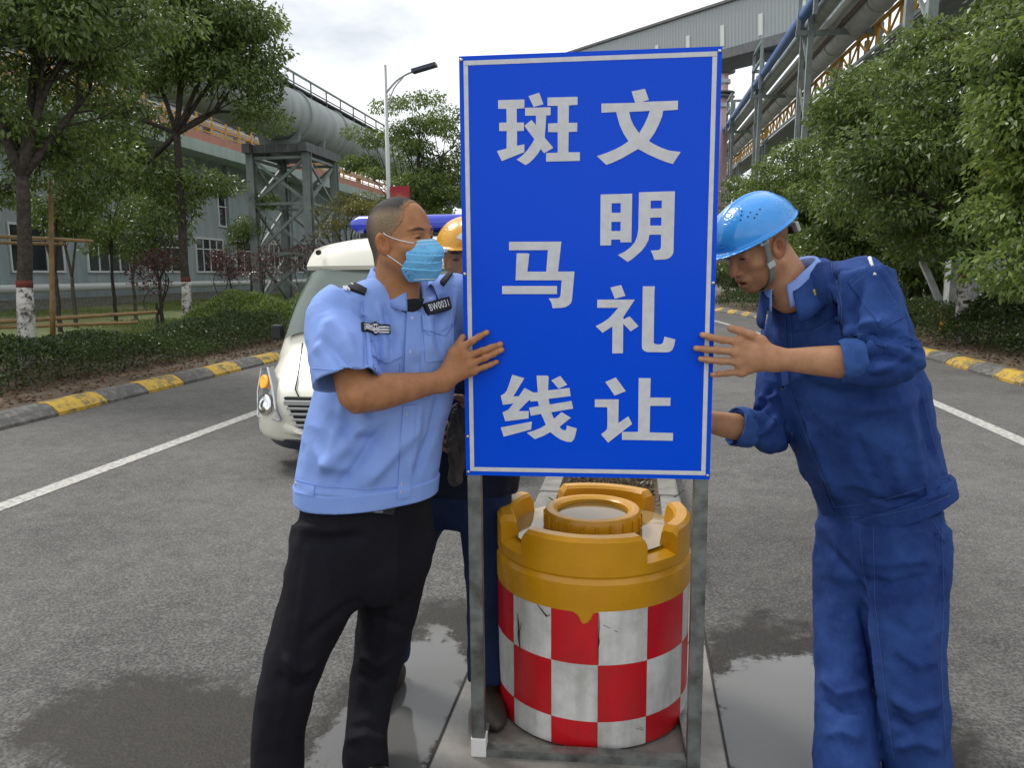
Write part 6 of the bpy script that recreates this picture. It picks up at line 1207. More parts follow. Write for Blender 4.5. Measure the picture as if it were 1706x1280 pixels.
# ------------------------------------------------ trousers, belt, shoes
(ha, ka, aa), (hb_, kb_, ab_) = legp
pel = Loft([(T3(606, 1000, 2.214), .085, .10, .10, TR), (T3(607, 960, 2.226), .185, .125, .12, TR), (T3(609, 900, 2.249), .208, .142, .135, TR), (T3(611, 775, 2.260), .190, .130, .120, TR)], n=20, e=2.35)
lgA = Loft([(T3(548, 880, 2.190), .110, .115, .115, TR), (T3(532, 985, 2.139), .103, .110, .110, TR), (T3(492, 1100, 2.085), .086, .092, .092, TR), (T3(468, 1200, 2.040), .076, .080, .080, TR), (T3(460, 1300, 2.020), .072, .080, .078, TR), (T3(456, 1345, 2.020), .074, .085, .080, TR)], n=26, e=2.2)
lgB = Loft([(T3(662, 880, 2.310), .105, .115, .115, TR), (T3(652, 985, 2.299), .094, .105, .105, TR), (T3(633, 1085, 2.289), .078, .088, .088, TR), (T3(617, 1180, 2.241), .066, .074, .074, TR), (T3(609, 1245, 2.160), .068, .074, .074, TR), (T3(608, 1290, 2.130), .070, .078, .075, TR)], n=26, e=2.2)
tb = lambda p: smin(pel(p), smin(lgA(p), lgB(p), .012), .03)
bvT = bvh_np(*nets(tb, *bounds([T3(611, 815, 2.260), aa, ab_], .3), .010))
def ST(pts, wd, am): P = trace(bvT, pts, 12); return (P, wd, am) if len(P) > 2 else None
stt = [x for x in [ST([(500, 895), (560, 900), (620, 895)], .018, -.010), ST([(480, 870), (540, 885), (600, 880)], .016, .007), ST([(590, 1000), (540, 1040), (500, 1080)], .016, -.008), ST([(585, 1000), (640, 1030), (680, 1050)], .014, -.008), ST([(470, 1090), (500, 1120), (530, 1110)], .014, .010), ST([(460, 1120), (490, 1150), (520, 1140)], .014, -.010), ST([(600, 1090), (630, 1110), (655, 1090)], .014, .010), ST([(595, 1120), (625, 1140), (650, 1120)], .012, -.009), ST([(575, 1235), (610, 1228), (645, 1238)], .012, .010), ST([(580, 1215), (610, 1210), (640, 1220)], .012, -.008), ST([(520, 870), (505, 1000), (470, 1180), (455, 1280)], .014, .006), ST([(665, 870), (655, 1000), (625, 1150)], .014, .006)] if x]
fT = folds(stt)
def tro(p):
    d = tb(p)
    return d
tlo, thi = bounds([T3(611, 775, 2.260), aa, ab_], .28); tlo[2] = .0
trou = sculpt('trousers', tro, tlo, thi, .0075, M_navy, off, lambda p: 1.2*fT(p)+.008*vnoise(p*[1, 1, .5], 9.0, 3.0)+.022*wrinkle(p, 9.0, 1.0)+.008*wrinkle(p, 20.0, 5.0)); bT = bvh_of(trou)
def belt_f(p): d = pel(p)-.006; z = T3(611, 816, 2.260)[2]; return np.maximum.reduce([d, -(d+.010), np.abs(p[:, 2]-z)-.018])
sculpt('belt', belt_f, tlo, thi, .0055, M_leather, off)
pch = patch(bT, [(607, 838), (659, 838), (653, 857), (606, 853)], 8, 5, .010, .002, 'belt_tag', M_black, off)
M_gr = mat('grey emblem thread', (.16, .16, .17), .7)
patch(bT, [(620, 841), (637, 841), (637, 853), (620, 853)], 10, 10, .0125, .0012, 'emblem', M_gr, off, shape=lambda u, v: .16 < math.hypot(u-.5, v-.5) < .30 or math.hypot(u-.5, v-.5) > .40 and math.hypot(u-.5, v-.5) < .47 or (v > .8 and abs(u-.5) < .4))
def shoe(ank, toe, parent, mt, L_=.27, wd=.05, h=.085, name='shoe', sole=None):
    t = unit(np.array(toe)*[1, 1, 0]); r = unit(np.cross(t, UPZ)); b = V3(ank[0], ank[1], 0)
    def f(p):
        d = f_ell(p, b+t*.10+V3(0, 0, .035), (wd, wd, wd))*1.0
        M = np.stack([r, t, UPZ], 1); d = f_ell(p, b+t*.105+V3(0, 0, .030), (wd, .115, .045), M); d = smin(d, f_ell(p, b-t*.03+V3(0, 0, .035), (wd*.82, .06, .05), M), .03)
        d = smin(d, f_rc(p, b+V3(0, 0, .035), b+V3(0, 0, .06), .040, .036), .03); return np.maximum(d, .004-p[:, 2])
    return sculpt(name, f, b+V3(-.25, -.25, -.02), b+V3(.25, .25, .22), .006, mt, parent)
shoe(aa+V3(-.0, 0, 0), hdir(-8), off, M_leather); shoe(ab_, hdir(40), off, M_leather)
# ---------------------------------------------------------------- worker in denim with the blue helmet
wk = tag(empty('person'), 'man in blue denim work suit and blue helmet leaning to the sign', 'person')
wf = hdir(-54, 0); WR = unit(np.cross(wf, UPZ)); axl = unit(at(1340, 470, 2.285)-at(1465, 850, 2.315))   # leaning trunk
KH = 1.05; wHM = frame(hdir(-72, 29), 3); wHC = at(1262, 411, 2.285)
whq = lambda p: ((p-wHC)@wHM)*100.0/KH
whw = lambda x, y, z: wHC+wHM@(V3(x, y, z)*.01*KH)
wn = at(1322, 487, 2.295)
nsh, fsh = at(1436, 474, 2.10), at(1312, 556, 2.46)
nel = at(1486, 606, 1.985); nwr = sn(1292, 599, .050)
fel, fwr = at(1285, 722, 2.36), at(1165, 700, 2.30)
wfing = [[sn(1268, 568, .040), sn(1252, 559, .040), sn(1235, 552, .034), sn(1217, 547, .028)],
         [sn(1231, 569, .034), sn(1203, 566.5, .026), sn(1184, 562, .016), sn(1170, 558, .009)],
         [sn(1228, 587, .036), sn(1197, 584, .028), sn(1175, 582, .016), sn(1159.5, 580.5, .009)],
         [sn(1231, 603, .034), sn(1202, 602, .027), sn(1181, 600, .016), sn(1167, 598, .009)],
         [sn(1236, 620, .028), sn(1211, 622, .022), sn(1198, 623.5, .015), sn(1187, 624.5, .009)]]
def w_head(p):
    d = head_field(whq(p), mouth=.75, jaw=1.02)*.01*KH
    return smin(d, f_rc(p, whw(0, -3.0, -6), wn+axl*.0, .056, .066), .03)
a1 = nets(lambda p: np.maximum(w_head(p), -((p-wn)@axl)-.05), wHC-.22, wHC+V3(.25, .22, .2), .0021)
wfd = unit(nwr-nel)
warm = Loft([(lerp(nsh, nel, .5), .036, .036, .036, WR), (lerp(nsh, nel, .9), .034, .034, .034, WR), (nel+wfd*.02, .036, .036, .036, UPZ), (lerp(nel, nwr, .3), .045, .042, .042, UPZ), (lerp(nel, nwr, .6), .040, .036, .036, UPZ), (lerp(nel, nwr, .88), .031, .026, .026, UPZ), (nwr, .031, .024, .024, UPZ), (nwr+wfd*.02, .030, .021, .021, UPZ)], n=30, e=2.05)
a2 = nets(lambda p: smin(warm(p), hand_field(p, nwr, wfing), .018), *bounds([nsh, nel, nwr]+[q for J in wfing for q in J], .06), .0021)
# far hand grips the back of the panel
g0 = fwr; gd = unit(fwr-fel); gu = V3(0, 0, 1)
ffing = [[g0+gd*.03+gu*.03, g0+gd*.06+gu*.05, g0+gd*.08+gu*.06]]+[[g0+gd*.07+gu*(.024-.018*i), g0+gd*.105+gu*(.026-.02*i), g0+gd*.125+gu*(.024-.02*i)-HDG*.015, g0+gd*.13+gu*(.022-.02*i)-HDG*.035] for i in range(4)]
farm = Loft([(fsh, .035, .035, .035, WR), (fel+gd*.02+V3(0, 0, .012), .024, .024, .024, UPZ), (lerp(fel, fwr, .40), .042, .040, .040, UPZ), (fwr, .030, .023, .023, UPZ)], n=16, e=2.05)
a3 = nets(lambda p: smin(farm(p), hand_field(p, fwr, ffing), .018), *bounds([fsh, fel, fwr, fwr+gd*.15], .07), .0045)
wtor = Loft([(at(1462, 960, 2.335), .11, .07, .07, WR), (at(1465, 850, 2.325), .12, .07, .07, WR), (at(1400, 600, 2.305), .12, .07, .07, WR), (at(1350, 490, 2.295), .08, .05, .05, WR)], n=12)
wleg = [(at(1505, 900, 2.250), at(1512, 1120, 2.086), at(1518, 1310, 2.074)), (at(1425, 900, 2.390), at(1408, 1130, 2.231), at(1412, 1330, 2.02))]
a4 = nets(lambda p: np.minimum(wtor(p), np.minimum.reduce([np.minimum(f_rc(p, a, b, .05, .035), f_rc(p, b, c, .035, .03)) for a, b, c in wleg])), *bounds([at(1350, 490, 2.295), wleg[0][2], wleg[1][2], nsh, fsh], .2), .014)
V, Fq = join_np([a1, a2, a3, a4]); wb_ = link('body', mesh_np('body', V, Fq), M_skin2, wk, True)
q = whq(V); T_ = head_tint(q, lips=(.80, .50, .48), stub=.9); T_[np.linalg.norm(q, axis=1) > 16] = 1
nails = np.zeros(len(V))
for J in wfing[1:]:
    nails = np.maximum(nails, np.clip(1.6-np.linalg.norm(V-(J[-1]+SN*.007), axis=1)/.0054, 0, 1)); k = np.clip(1-np.linalg.norm(V-(J[1]+SN*.008), axis=1)/.008, 0, 1)[:, None]*.35; T_ = T_*(1-k)+T_*np.array([.72, .62, .58])*k
T_ = T_*(1-nails[:, None])+T_*1.3*nails[:, None]
hairk = np.clip((-q[:, 1]-.5)*.5, 0, 1)*np.clip((q[:, 2]+4.5)*.35, 0, 1)*(np.linalg.norm(q, axis=1) < 16); T_ = T_*(1-.75*hairk[:, None])+T_*np.array([.22, .2, .2])*.75*hairk[:, None]
inm = np.clip(1.4-np.linalg.norm((q-V3(0, 7.6, -6.5))/[2.0, 1.2, .5], axis=1), 0, 1)[:, None]; T_ = T_*(1-inm)+T_*np.array([.25, .12, .12])*inm
set_tint(wb_.data, T_)
# ---- helmet
def plas(name, c): return mat(name, c, .22, spec=.55, coat=.3, bump=(35, .04, .002))
M_hblue = plas('blue helmet plastic', (.035, .30, .78)); M_hyel = plas('yellow helmet plastic', (.75, .36, .008)); M_band = mat('pale grey harness plastic', (.42, .45, .46), .45); M_strap = mat('grey webbing strap', (.17, .19, .18), .8, bump=(400, .5, .001)); M_hole = mat('dark vent', (.01, .012, .02), .8)
def helmet(hq_, hw_, HM_, HC_, mt, parent, s=.0104):
    def f(p):
        q = hq_(p); dome = f_ell(q, V3(0, -.3, 4.4), (10.6, 12.9, 9.9)); ridge = f_ell(q, V3(0, -.6, 4.6), (2.2, 12.6, 10.25)); dome = smin(dome, ridge, .8)
        brim = np.maximum(f_ell(q, V3(0, .9, 4.6), (11.7, 14.6+0*q[0, 0], 3.2)), np.abs(q[:, 2]-(4.6-.035*np.maximum(q[:, 1]-6, 0)**1.2))-.22)
        inn = f_ell(q, V3(0, -.3, 4.2), (10.2, 12.5, 9.6)); d = smin(np.maximum(dome, 4.45-q[:, 2]), brim, .5); d = smax(d, -inn, .1)
        return d*s
    o = sculpt('helmet', f, HC_-.24, HC_+.26, .0032, mt, parent)
    bd = MB(); n = 40
    V = []
    for i in range(n+1):
        a = 2*math.pi*i/n
        for z in (2.6+1.4*math.cos(a)*.6+.8, 5.6): V.append(hw_(8.35*math.sin(a), -.7+10.1*math.cos(a), z))
    ob = bd.add(V, [(2*i, 2*i+2, 2*i+3, 2*i+1) for i in range(n)]).build('head_band', M_band, o, True); md = ob.modifiers.new('t', 'SOLIDIFY'); md.thickness = .002
    return o
hel = helmet(whq, whw, wHM, wHC, M_hblue, wk)
bh = bvh_of(hel)
for x, y in ((1231, 363), (1242, 365), (1253, 367), (1232, 356), (1246, 358), (1257, 361), (1230, 371), (1262, 353)):
    button(bh, x*1.0+4, y-4, .0024, 'vent_hole', M_hole, hel, .0004)
# chin strap on both sides, buckle, rear adjuster
for sx in (-1, 1):
    P = crom([whw(sx*8.6, 3.2, 5.0), whw(sx*8.5, 3.0, 2.4), whw(sx*7.9, 3.1, -1.5), whw(sx*7.3, 3.3, -5.0), whw(sx*5.9, 3.6, -8.4), whw(sx*2.6, 4.2, -10.9), whw(0, 4.4, -11.3)], 30)
    V = []
    fwd = wHM[:, 1]
    for i, p in enumerate(P): V += [p-fwd*.0085, p+fwd*.0085]
    so_ = MB().add(V, [(2*i, 2*i+2, 2*i+3, 2*i+1) for i in range(len(P)-1)]).build('chin_strap', M_strap, hel, True); md = so_.modifiers.new('t', 'SOLIDIFY'); md.thickness = .002; md.offset = 0
    for z, wd_, hh in ((3.1, .014, .006), (-3.6, .012, .009)):
        c_ = whw(sx*(8.35 if z > 0 else 7.75), 3.1, z); M3 = Matrix(wHM.tolist())
        mb = MB().box((0, 0, 0), (.006, wd_*2, hh*2), bev=.0015); mb.v = [tuple(c_+wHM@np.array(p)) for p in mb.v]; mb.build('buckle', M_band, hel)
mb = MB().box((0, 0, 0), (.05, .022, .024), bev=.004); c_ = whw(0, -11.4, -.6); mb.v = [tuple(c_+wHM@np.array(p)) for p in mb.v]; mb.build('rear_adjuster', M_hole, hel)
mb = MB().box((0, 0, 0), (.02, .012, .03), bev=.003); c_ = whw(-4.6, -10.4, .6); mb.v = [tuple(c_+wHM@np.array(p)) for p in mb.v]; mb.build('rear_clip', M_band, hel)
# ---- jacket
jt = Loft([(at(1474, 880, 2.330), .200, .135, .125, WR), (at(1470, 830, 2.330), .207, .148, .128, WR), (at(1447, 755, 2.325), .215, .178, .140, WR), (at(1420, 660, 2.315), .220, .178, .150, WR), (at(1397, 580, 2.310), .215, .160, .142, WR), (at(1375, 520, 2.305), .190, .130, .120, WR), (at(1350, 482, 2.300), .125, .095, .090, WR)], n=34, e=2.3)
jn = Loft([(nsh+V3(0, 0, .012), .080, .082, .082, WR), (lerp(nsh, nel, .35), .082, .084, .084, WR), (lerp(nsh, nel, .75)+V3(.0, 0, 0), .076, .082, .082, WR), (nel+V3(0, 0, .01), .066, .074, .074, UPZ), (lerp(nel, nwr, .16), .061, .064, .064, UPZ), (lerp(nel, nwr, .40), .054, .052, .052, UPZ)], n=30, e=2.15)
jf = Loft([(fsh, .075, .075, .075, WR), (lerp(fsh, fel, .6), .068, .068, .068, WR), (fel, .066, .066, .066, UPZ), (lerp(fel, fwr, .22), .058, .058, .058, UPZ), (lerp(fel, fwr, .50), .055, .053, .053, UPZ)], n=24, e=2.15)
def jbase(p):
    d = smin(jt(p), f_rc(p, nsh-WR*0+V3(0, 0, .004), at(1355, 475, 2.265), .070, .060), .05); d = smin(d, f_rc(p, fsh+V3(0, 0, .01), at(1335, 490, 2.335), .070, .058), .05)
    d = smin(d, jn(p), .022); return smin(d, jf(p), .022)
jl, jh = bounds([nsh, fsh, nel, at(1481, 862, 2.330), fel, lerp(fel, fwr, .5), lerp(nel, nwr, .4)], .2); jl[2] = at(1481, 872, 2.325)[2]-.03
bvJ = bvh_np(*nets(jbase, jl, jh, .009))
def SJ(pts, wd, am): P = trace(bvJ, pts, 9); return (P, wd, am) if len(P) > 2 else None
sj = [x for x in [
    SJ([(1440, 470), (1420, 520), (1430, 570)], .012, -.010), SJ([(1400, 560), (1440, 540), (1490, 535)], .012, .008), SJ([(1415, 585), (1455, 560), (1510, 560)], .012, -.011), SJ([(1425, 560), (1470, 575), (1520, 590)], .010, .009), SJ([(1430, 600), (1470, 590), (1520, 610)], .011, -.010), SJ([(1440, 622), (1480, 612), (1525, 585)], .011, .008), SJ([(1405, 545), (1440, 560), (1460, 590)], .009, .008),
    SJ([(1455, 440), (1490, 480), (1510, 540)], .016, .006), SJ([(1380, 440), (1395, 500), (1385, 560)], .012, -.009), SJ([(1400, 430), (1410, 480), (1400, 540)], .010, .006), SJ([(1340, 640), (1400, 660), (1480, 655)], .020, -.010), SJ([(1400, 690), (1470, 680), (1550, 660)], .022, .006), SJ([(1530, 640), (1545, 720), (1565, 790)], .016, -.008), SJ([(1510, 660), (1525, 740), (1540, 820)], .016, .007), SJ([(1350, 700), (1370, 770), (1400, 840)], .018, .008), SJ([(1310, 680), (1325, 760), (1355, 830)], .014, -.008), SJ([(1420, 720), (1450, 780), (1470, 820)], .02, -.006), SJ([(1475, 740), (1500, 800), (1505, 830)], .018, .006),
    SJ([(1290, 570), (1300, 640), (1310, 700)], .014, -.008), SJ([(1240, 690), (1270, 680), (1290, 640)], .010, -.008), SJ([(1250, 730), (1280, 715), (1300, 690)], .012, .008), SJ([(1255, 655), (1275, 665), (1300, 660)], .010, .008), SJ([(1440, 830), (1480, 838), (1540, 828)], .010, -.006), SJ([(1330, 530), (1350, 600), (1345, 660)], .012, -.005), SJ([(1500, 500), (1520, 550), (1528, 600)], .012, -.006)] if x]
fJ = folds(sj)
hemJ = at(1481, 858, 2.330)
def jac(p):
    d = jbase(p); d = smax(d, -f_rc(p, wn+axl*.01+wf*.02, wHC, .068, .08), .006)
    for e_, ax, r in ((lerp(nel, nwr, .40), wfd, .046), (lerp(fel, fwr, .50), gd, .046)): d = smax(d, -f_rc(p, e_-ax*.004, e_+ax*.08, r, r+.004), .003)
    return np.maximum(d, -((p-hemJ)@unit(UPZ+.22*wf+.55*WR)))
jk = sculpt('jacket', jac, jl, jh, .0052, M_denim, wk, lambda p: 1.7*fJ(p)+.007*vnoise(p*[1, 1, .6], 11.0, 2.0)+.028*wrinkle(p, 9.0, 3.0, (1, 1, .7))+.012*wrinkle(p, 21.0, 6.0, (.8, .8, 1))); bJ = bvh_of(jk)
def hem_f(p):
    d = jt(p)-.013; z = (p-hemJ)@unit(UPZ+.22*wf+.55*WR); return np.maximum.reduce([d, -(d+.020), z-.052, -.012-z])
hb = sculpt('hem_band', hem_f, jl-V3(0, 0, .03), V3(jh[0], jh[1], hemJ[2]+.16), .0052, M_denim, wk, lambda p: .3*fJ(p)+.005*vnoise(p, 18.0)); bJ2 = bvh_of(jk, hb)
def cuff(e_, ax, r0, r1, ln):
    M = Loft([(e_-ax*ln, r0*1.02, r0, r0, UPZ), (e_-ax*ln*.4, r0*1.06, r0*1.04, r0*1.04, UPZ), (e_+ax*.006, r1, r1, r1, UPZ)], n=10, e=2.1)
    f = lambda p: smax(M(p), -f_rc(p, e_-ax*.10, e_+ax*.10, r1-.007, r1-.005), .002)
    return sculpt('rolled_cuff', f, *bounds([e_, e_-ax*ln], .1), .0036, M_denim2, wk, lambda p: .008*vnoise(p, 24.0, 4.0)+.004*vnoise(p, 60.0))
cuff(lerp(nel, nwr, .40), unit(wfd+V3(0, 0, -.22)), .057, .058, .055); cuff(lerp(fel, fwr, .50), gd, .060, .061, .05)
flp = lambda u, v: v < .74+.26*(1-abs(2*u-1)) if True else True
patch(bJ, [(1318, 512), (1386, 487), (1396, 530), (1326, 562)], 30, 24, .0015, .0045, 'pocket_flap', M_denim, wk, shape=lambda u, v: v < .80+.18*(1-abs(2*u-1)))
patch(bJ, [(1326, 530), (1392, 505), (1412, 600), (1348, 620)], 10, 14, .0005, .0025, 'pocket', M_denim, wk)
patch(bJ, [(1412, 470), (1452, 440), (1508, 528), (1470, 548)], 10, 14, .0008, .003, 'sleeve_pocket', M_denim, wk)
patch(bJ, [(1288, 492), (1308, 488), (1316, 640), (1298, 645)], 3, 24, .001, .003, 'placket', M_denim, wk)
patch(bJ2, [(1296, 650), (1316, 646), (1392, 858), (1374, 868)], 3, 30, .001, .003, 'placket', M_denim, wk)
M_db = mat('dark denim button', (.05, .07, .12), .4, metal=.6)
for x, y in ((1341, 533), (1302, 500), (1306, 560), (1303, 648), (1320, 722), (1345, 790), (1379, 862), (1573, 806)): button(bJ2, x, y, .0062, 'button', M_db, wk)
for pts in ([(1316, 514), (1385, 489)], [(1326, 560), (1358, 552), (1395, 529)], [(1412, 472), (1450, 441)], [(1414, 480), (1453, 449)], [(1452, 441), (1480, 490), (1507, 528)], [(1386, 440), (1398, 500), (1400, 560)], [(1390, 440), (1402, 500), (1404, 560)], [(1315, 492), (1320, 560), (1318, 640)], [(1318, 650), (1350, 740), (1393, 850)], [(1385, 845), (1450, 838), (1530, 815), (1578, 792)], [(1400, 862), (1470, 858), (1540, 842), (1580, 826)], [(1330, 540), (1345, 560)], [(1535, 650), (1550, 720), (1572, 790)], [(1345, 450), (1400, 415)], [(1394, 575), (1412, 560), (1440, 556)]):
    seam(bJ2, pts, .0006, 'stitching', M_stitch, wk, .0035)
patch(bJ2, [(1540, 806), (1580, 796), (1582, 820), (1543, 832)], 6, 4, .001, .004, 'side_tab', M_denim, wk)
M_pen = mat('white pen plastic', (.75, .75, .74), .4)
p0, n0 = hit(bJ, 1448, 434); p1, n1 = hit(bJ, 1457, 459)
if p0 is not None and p1 is not None: MB().tube([p0+n0*.008, p0*.9+p1*.1+n0*.008, p1+n1*.004], [.0052, .0046, .0044], 10).build('pen', M_pen, wk, True)
M_lr = mat('red logo thread', (.55, .05, .08), .8); M_ly = mat('yellow logo thread', (.72, .50, .05), .8)
for qd, mt_ in (([(1334, 505), (1337, 503), (1342, 509), (1339, 511)], M_lr), ([(1338, 499), (1342, 497), (1343, 509), (1339, 508)], M_lr), ([(1343, 497), (1346, 496), (1349, 505), (1344, 507)], M_lr), ([(1346, 487), (1351, 485), (1352, 489), (1347, 491)], M_ly), ([(1352, 484.5), (1358, 482), (1359, 486), (1353, 488.5)], M_ly), ([(1347, 492), (1352, 490), (1353, 494), (1348, 496)], M_ly), ([(1353, 489.5), (1359, 487), (1360, 491), (1354, 493.5)], M_ly), ([(1343, 492), (1346, 491), (1346.5, 495), (1343, 496)], M_ly)):
    patch(bJ, qd, 3, 3, .002, .0012, 'logo', mt_, wk)
collar(at(1330, 478, 2.29), wf, unit(axl*1.0+wf*.15), .082, 1.9, wk, M_denim, h=.040, gap=24, tip=.020, thick=.004)
collar(at(1322, 466, 2.29), wf, unit(axl*1.0+wf*.15), .072, .9, wk, M_shirt, name='shirt_collar', h=.034, gap=18, tip=.012)
# ---- trousers and boots
wp = Loft([(at(1462, 1005, 2.282), .09, .10, .10, WR), (at(1463, 960, 2.308), .19, .14, .135, WR), (at(1464, 900, 2.320), .195, .142, .125, WR), (at(1467, 835, 2.320), .180, .130, .110, WR)], n=20, e=2.3)
wa = Loft([(at(1510, 880, 2.250), .115, .125, .125, WR), (at(1512, 990, 2.201), .105, .118, .118, WR), (at(1518, 1110, 2.102), .092, .100, .098, WR), (at(1524, 1210, 2.064), .090, .094, .094, WR), (at(1528, 1300, 2.064), .090, .096, .094, WR), (at(1530, 1328, 2.064), .092, .100, .096, WR)], n=26, e=2.25)
wc = Loft([(at(1425, 880, 2.380), .112, .122, .122, WR), (at(1418, 990, 2.341), .104, .114, .114, WR), (at(1410, 1120, 2.236), .090, .098, .096, WR), (at(1408, 1180, 2.160), .088, .094, .092, WR), (at(1410, 1262, 2.080), .088, .094, .092, WR), (at(1412, 1320, 2.03), .090, .098, .094, WR)], n=26, e=2.25)
wtb = lambda p: smin(wp(p), smin(wa(p), wc(p), .010), .03)
wl, wh_ = bounds([at(1467, 835, 2.320), wleg[0][2], wleg[1][2]], .28); wl[2] = .0
bvW = bvh_np(*nets(wtb, wl, wh_, .011))
def SW_(pts, wd, am): P = trace(bvW, pts, 12); return (P, wd, am) if len(P) > 2 else None
sw = [x for x in [SW_([(1370, 900), (1420, 960), (1450, 1000)], .016, -.008), SW_([(1420, 930), (1470, 940), (1560, 930)], .016, .008), SW_([(1420, 960), (1480, 975), (1560, 960)], .014, -.008), SW_([(1450, 920), (1455, 1050), (1470, 1200)], .010, .007), SW_([(1430, 990), (1450, 1080), (1465, 1180)], .012, -.010), SW_([(1365, 1130), (1400, 1160), (1440, 1150)], .014, .012), SW_([(1365, 1165), (1400, 1190), (1440, 1180)], .014, -.010), SW_([(1480, 1160), (1520, 1185), (1570, 1170)], .016, .012), SW_([(1480, 1195), (1520, 1215), (1570, 1200)], .014, -.011), SW_([(1370, 1230), (1400, 1220), (1440, 1235)], .014, .009), SW_([(1490, 1250), (1530, 1235), (1570, 1250)], .014, .010), SW_([(1560, 860), (1568, 960), (1562, 1060)], .012, -.006), SW_([(1545, 870), (1565, 895), (1575, 915)], .006, -.006), SW_([(1480, 1030), (1520, 1060), (1560, 1050)], .014, -.006), SW_([(1490, 1080), (1530, 1110), (1565, 1100)], .014, .007)] if x]
fW = folds(sw)
wt = sculpt('trousers', wtb, wl, wh_, .0072, M_denim3, wk, lambda p: 1.6*fW(p)+.008*vnoise(p*[1, 1, .6], 10.0, 6.0)+.024*wrinkle(p, 9.0, 8.0, (1, 1, .7))+.010*wrinkle(p, 20.0, 2.0, (.8, .8, 1))); bW = bvh_of(wt)
for pts in ([(1545, 855), (1560, 880), (1575, 905)], [(1568, 860), (1572, 1000), (1566, 1100), (1576, 1270)], [(1432, 880), (1440, 960), (1450, 1000)], [(1455, 870), (1458, 1000), (1475, 1150), (1490, 1270)]): seam(bW, pts, .0006, 'stitching', M_stitch, wk, .002)
M_boot = mat('dark work boot', (.03, .022, .016), .55, bump=(50, .3, .003))
shoe(wleg[0][2], hdir(-40), wk, M_boot, name='boot'); shoe(wleg[1][2], hdir(-60), wk, M_boot, name='boot')
# ---------------------------------------------------------------- man behind the sign with the yellow helmet
th = tag(empty('person'), 'man in navy clothes and yellow helmet standing behind the sign', 'person')
t3f = hdir(6, 0); t3R = unit(np.cross(t3f, UPZ)); tHM = frame(hdir(-4, 6)); tHC = at(780, 432, 2.62)
thq = lambda p: ((p-tHC)@tHM)*100.0
thw = lambda x, y, z: tHC+tHM@(V3(x, y, z)*.01)
tnk = at(781, 502, 2.66)
M_skin3 = skin('dark tanned skin', (.26, .13, .075), (.33, .17, .10))
t_sr, t_sl = at(706, 560, 2.66), at(866, 555, 2.66)
t_er, t_wr = at(690, 672, 2.60), at(733, 722, 2.47)
t_el, t_wl = at(876, 690, 2.60), at(792, 690, 2.46)
tdir = unit(at(760, 722, 2.44)-t_wr)
tf1 = [[t_wr+tdir*.02+V3(0, 0, .03), t_wr+tdir*.05+V3(0, 0, .045), t_wr+tdir*.07+V3(0, 0, .045)]]+[[at(734, 703+14*i, 2.47), at(739, 705+14*i, 2.445), at(745, 709+14*i, 2.435), at(749, 712+14*i, 2.445)] for i in range(4)]
ldir = unit(at(768, 684, 2.44)-t_wl)
tf2 = [[t_wl+ldir*.02+V3(0, 0, .03), t_wl+ldir*.05+V3(0, 0, .04), t_wl+ldir*.07+V3(0, 0, .04)]]+[[at(786, 676+11*i, 2.46), at(778, 676+11*i, 2.44), at(772, 676+11*i, 2.435), at(767, 677+11*i, 2.445)] for i in range(4)]
hd = nets(lambda p: np.maximum(smin(head_field(thq(p))*.01, f_rc(p, thw(0, -3, -7), tnk, .055, .065), .03), tnk[2]-.04-p[:, 2]), tHC-.2, tHC+.2, .003)
ar1 = Loft([(t_er, .043, .043, .043, UPZ), (lerp(t_er, t_wr, .5), .040, .036, .036, UPZ), (t_wr, .030, .023, .023, UPZ)], n=10, e=2.1); ar2 = Loft([(t_el, .043, .043, .043, UPZ), (lerp(t_el, t_wl, .5), .040, .036, .036, UPZ), (t_wl, .030, .023, .023, UPZ)], n=10, e=2.1)
h1 = nets(lambda p: smin(ar1(p), hand_field(p, t_wr, tf1), .015), *bounds([t_er, t_wr]+[q for J in tf1 for q in J], .05), .003); h2 = nets(lambda p: smin(ar2(p), hand_field(p, t_wl, tf2), .015), *bounds([t_el, t_wl]+[q for J in tf2 for q in J], .05), .003)
tleg = [(at(722, 830, 2.68), at(668, 960, 2.64), at(650, 1100, 2.64)), (at(812, 830, 2.66), at(814, 1000, 2.60), at(812, 1150, 2.54))]
tt = Loft([(at(760, 820, 2.68), .10, .07, .07, t3R), (at(780, 700, 2.67), .12, .07, .07, t3R), (tnk, .1, .07, .07, t3R)], n=10)
bt = nets(lambda p: np.minimum(tt(p), np.minimum.reduce([np.minimum(f_rc(p, a, b, .06, .045), f_rc(p, b, c, .045, .035)) for a, b, c in tleg])), *bounds([tnk, tleg[0][2], tleg[1][2], t_sr, t_sl], .15), .015)
V, Fq = join_np([hd, h1, h2, bt]); tb_ = link('body', mesh_np('body', V, Fq), M_skin3, th, True); q = thq(V); T_ = head_tint(q); T_[np.linalg.norm(q, axis=1) > 16] = 1; set_tint(tb_.data, T_)
hy = helmet(thq, thw, tHM, tHC, M_hyel, th, .010); by_ = bvh_of(hy)
patch(by_, [(758, 390), (772, 386), (772, 402), (762, 403)], 8, 8, .0008, .001, 'emblem', M_maskw, hy, shape=lambda u, v: abs(v-.5) < .5*u or False)
button(by_, 743.5, 416.5, .0065, 'rivet', M_maskw, hy, .002)
M_navyj = cloth('dark navy work cloth', (.006, .008, .018), (.012, .016, .034), weave=1000, wst=.2, fold=.35, fscale=9)
M_jean = cloth('dark blue jeans', (.005, .011, .036), (.012, .024, .075), weave=1000, wst=.3, fold=.35, fscale=9)
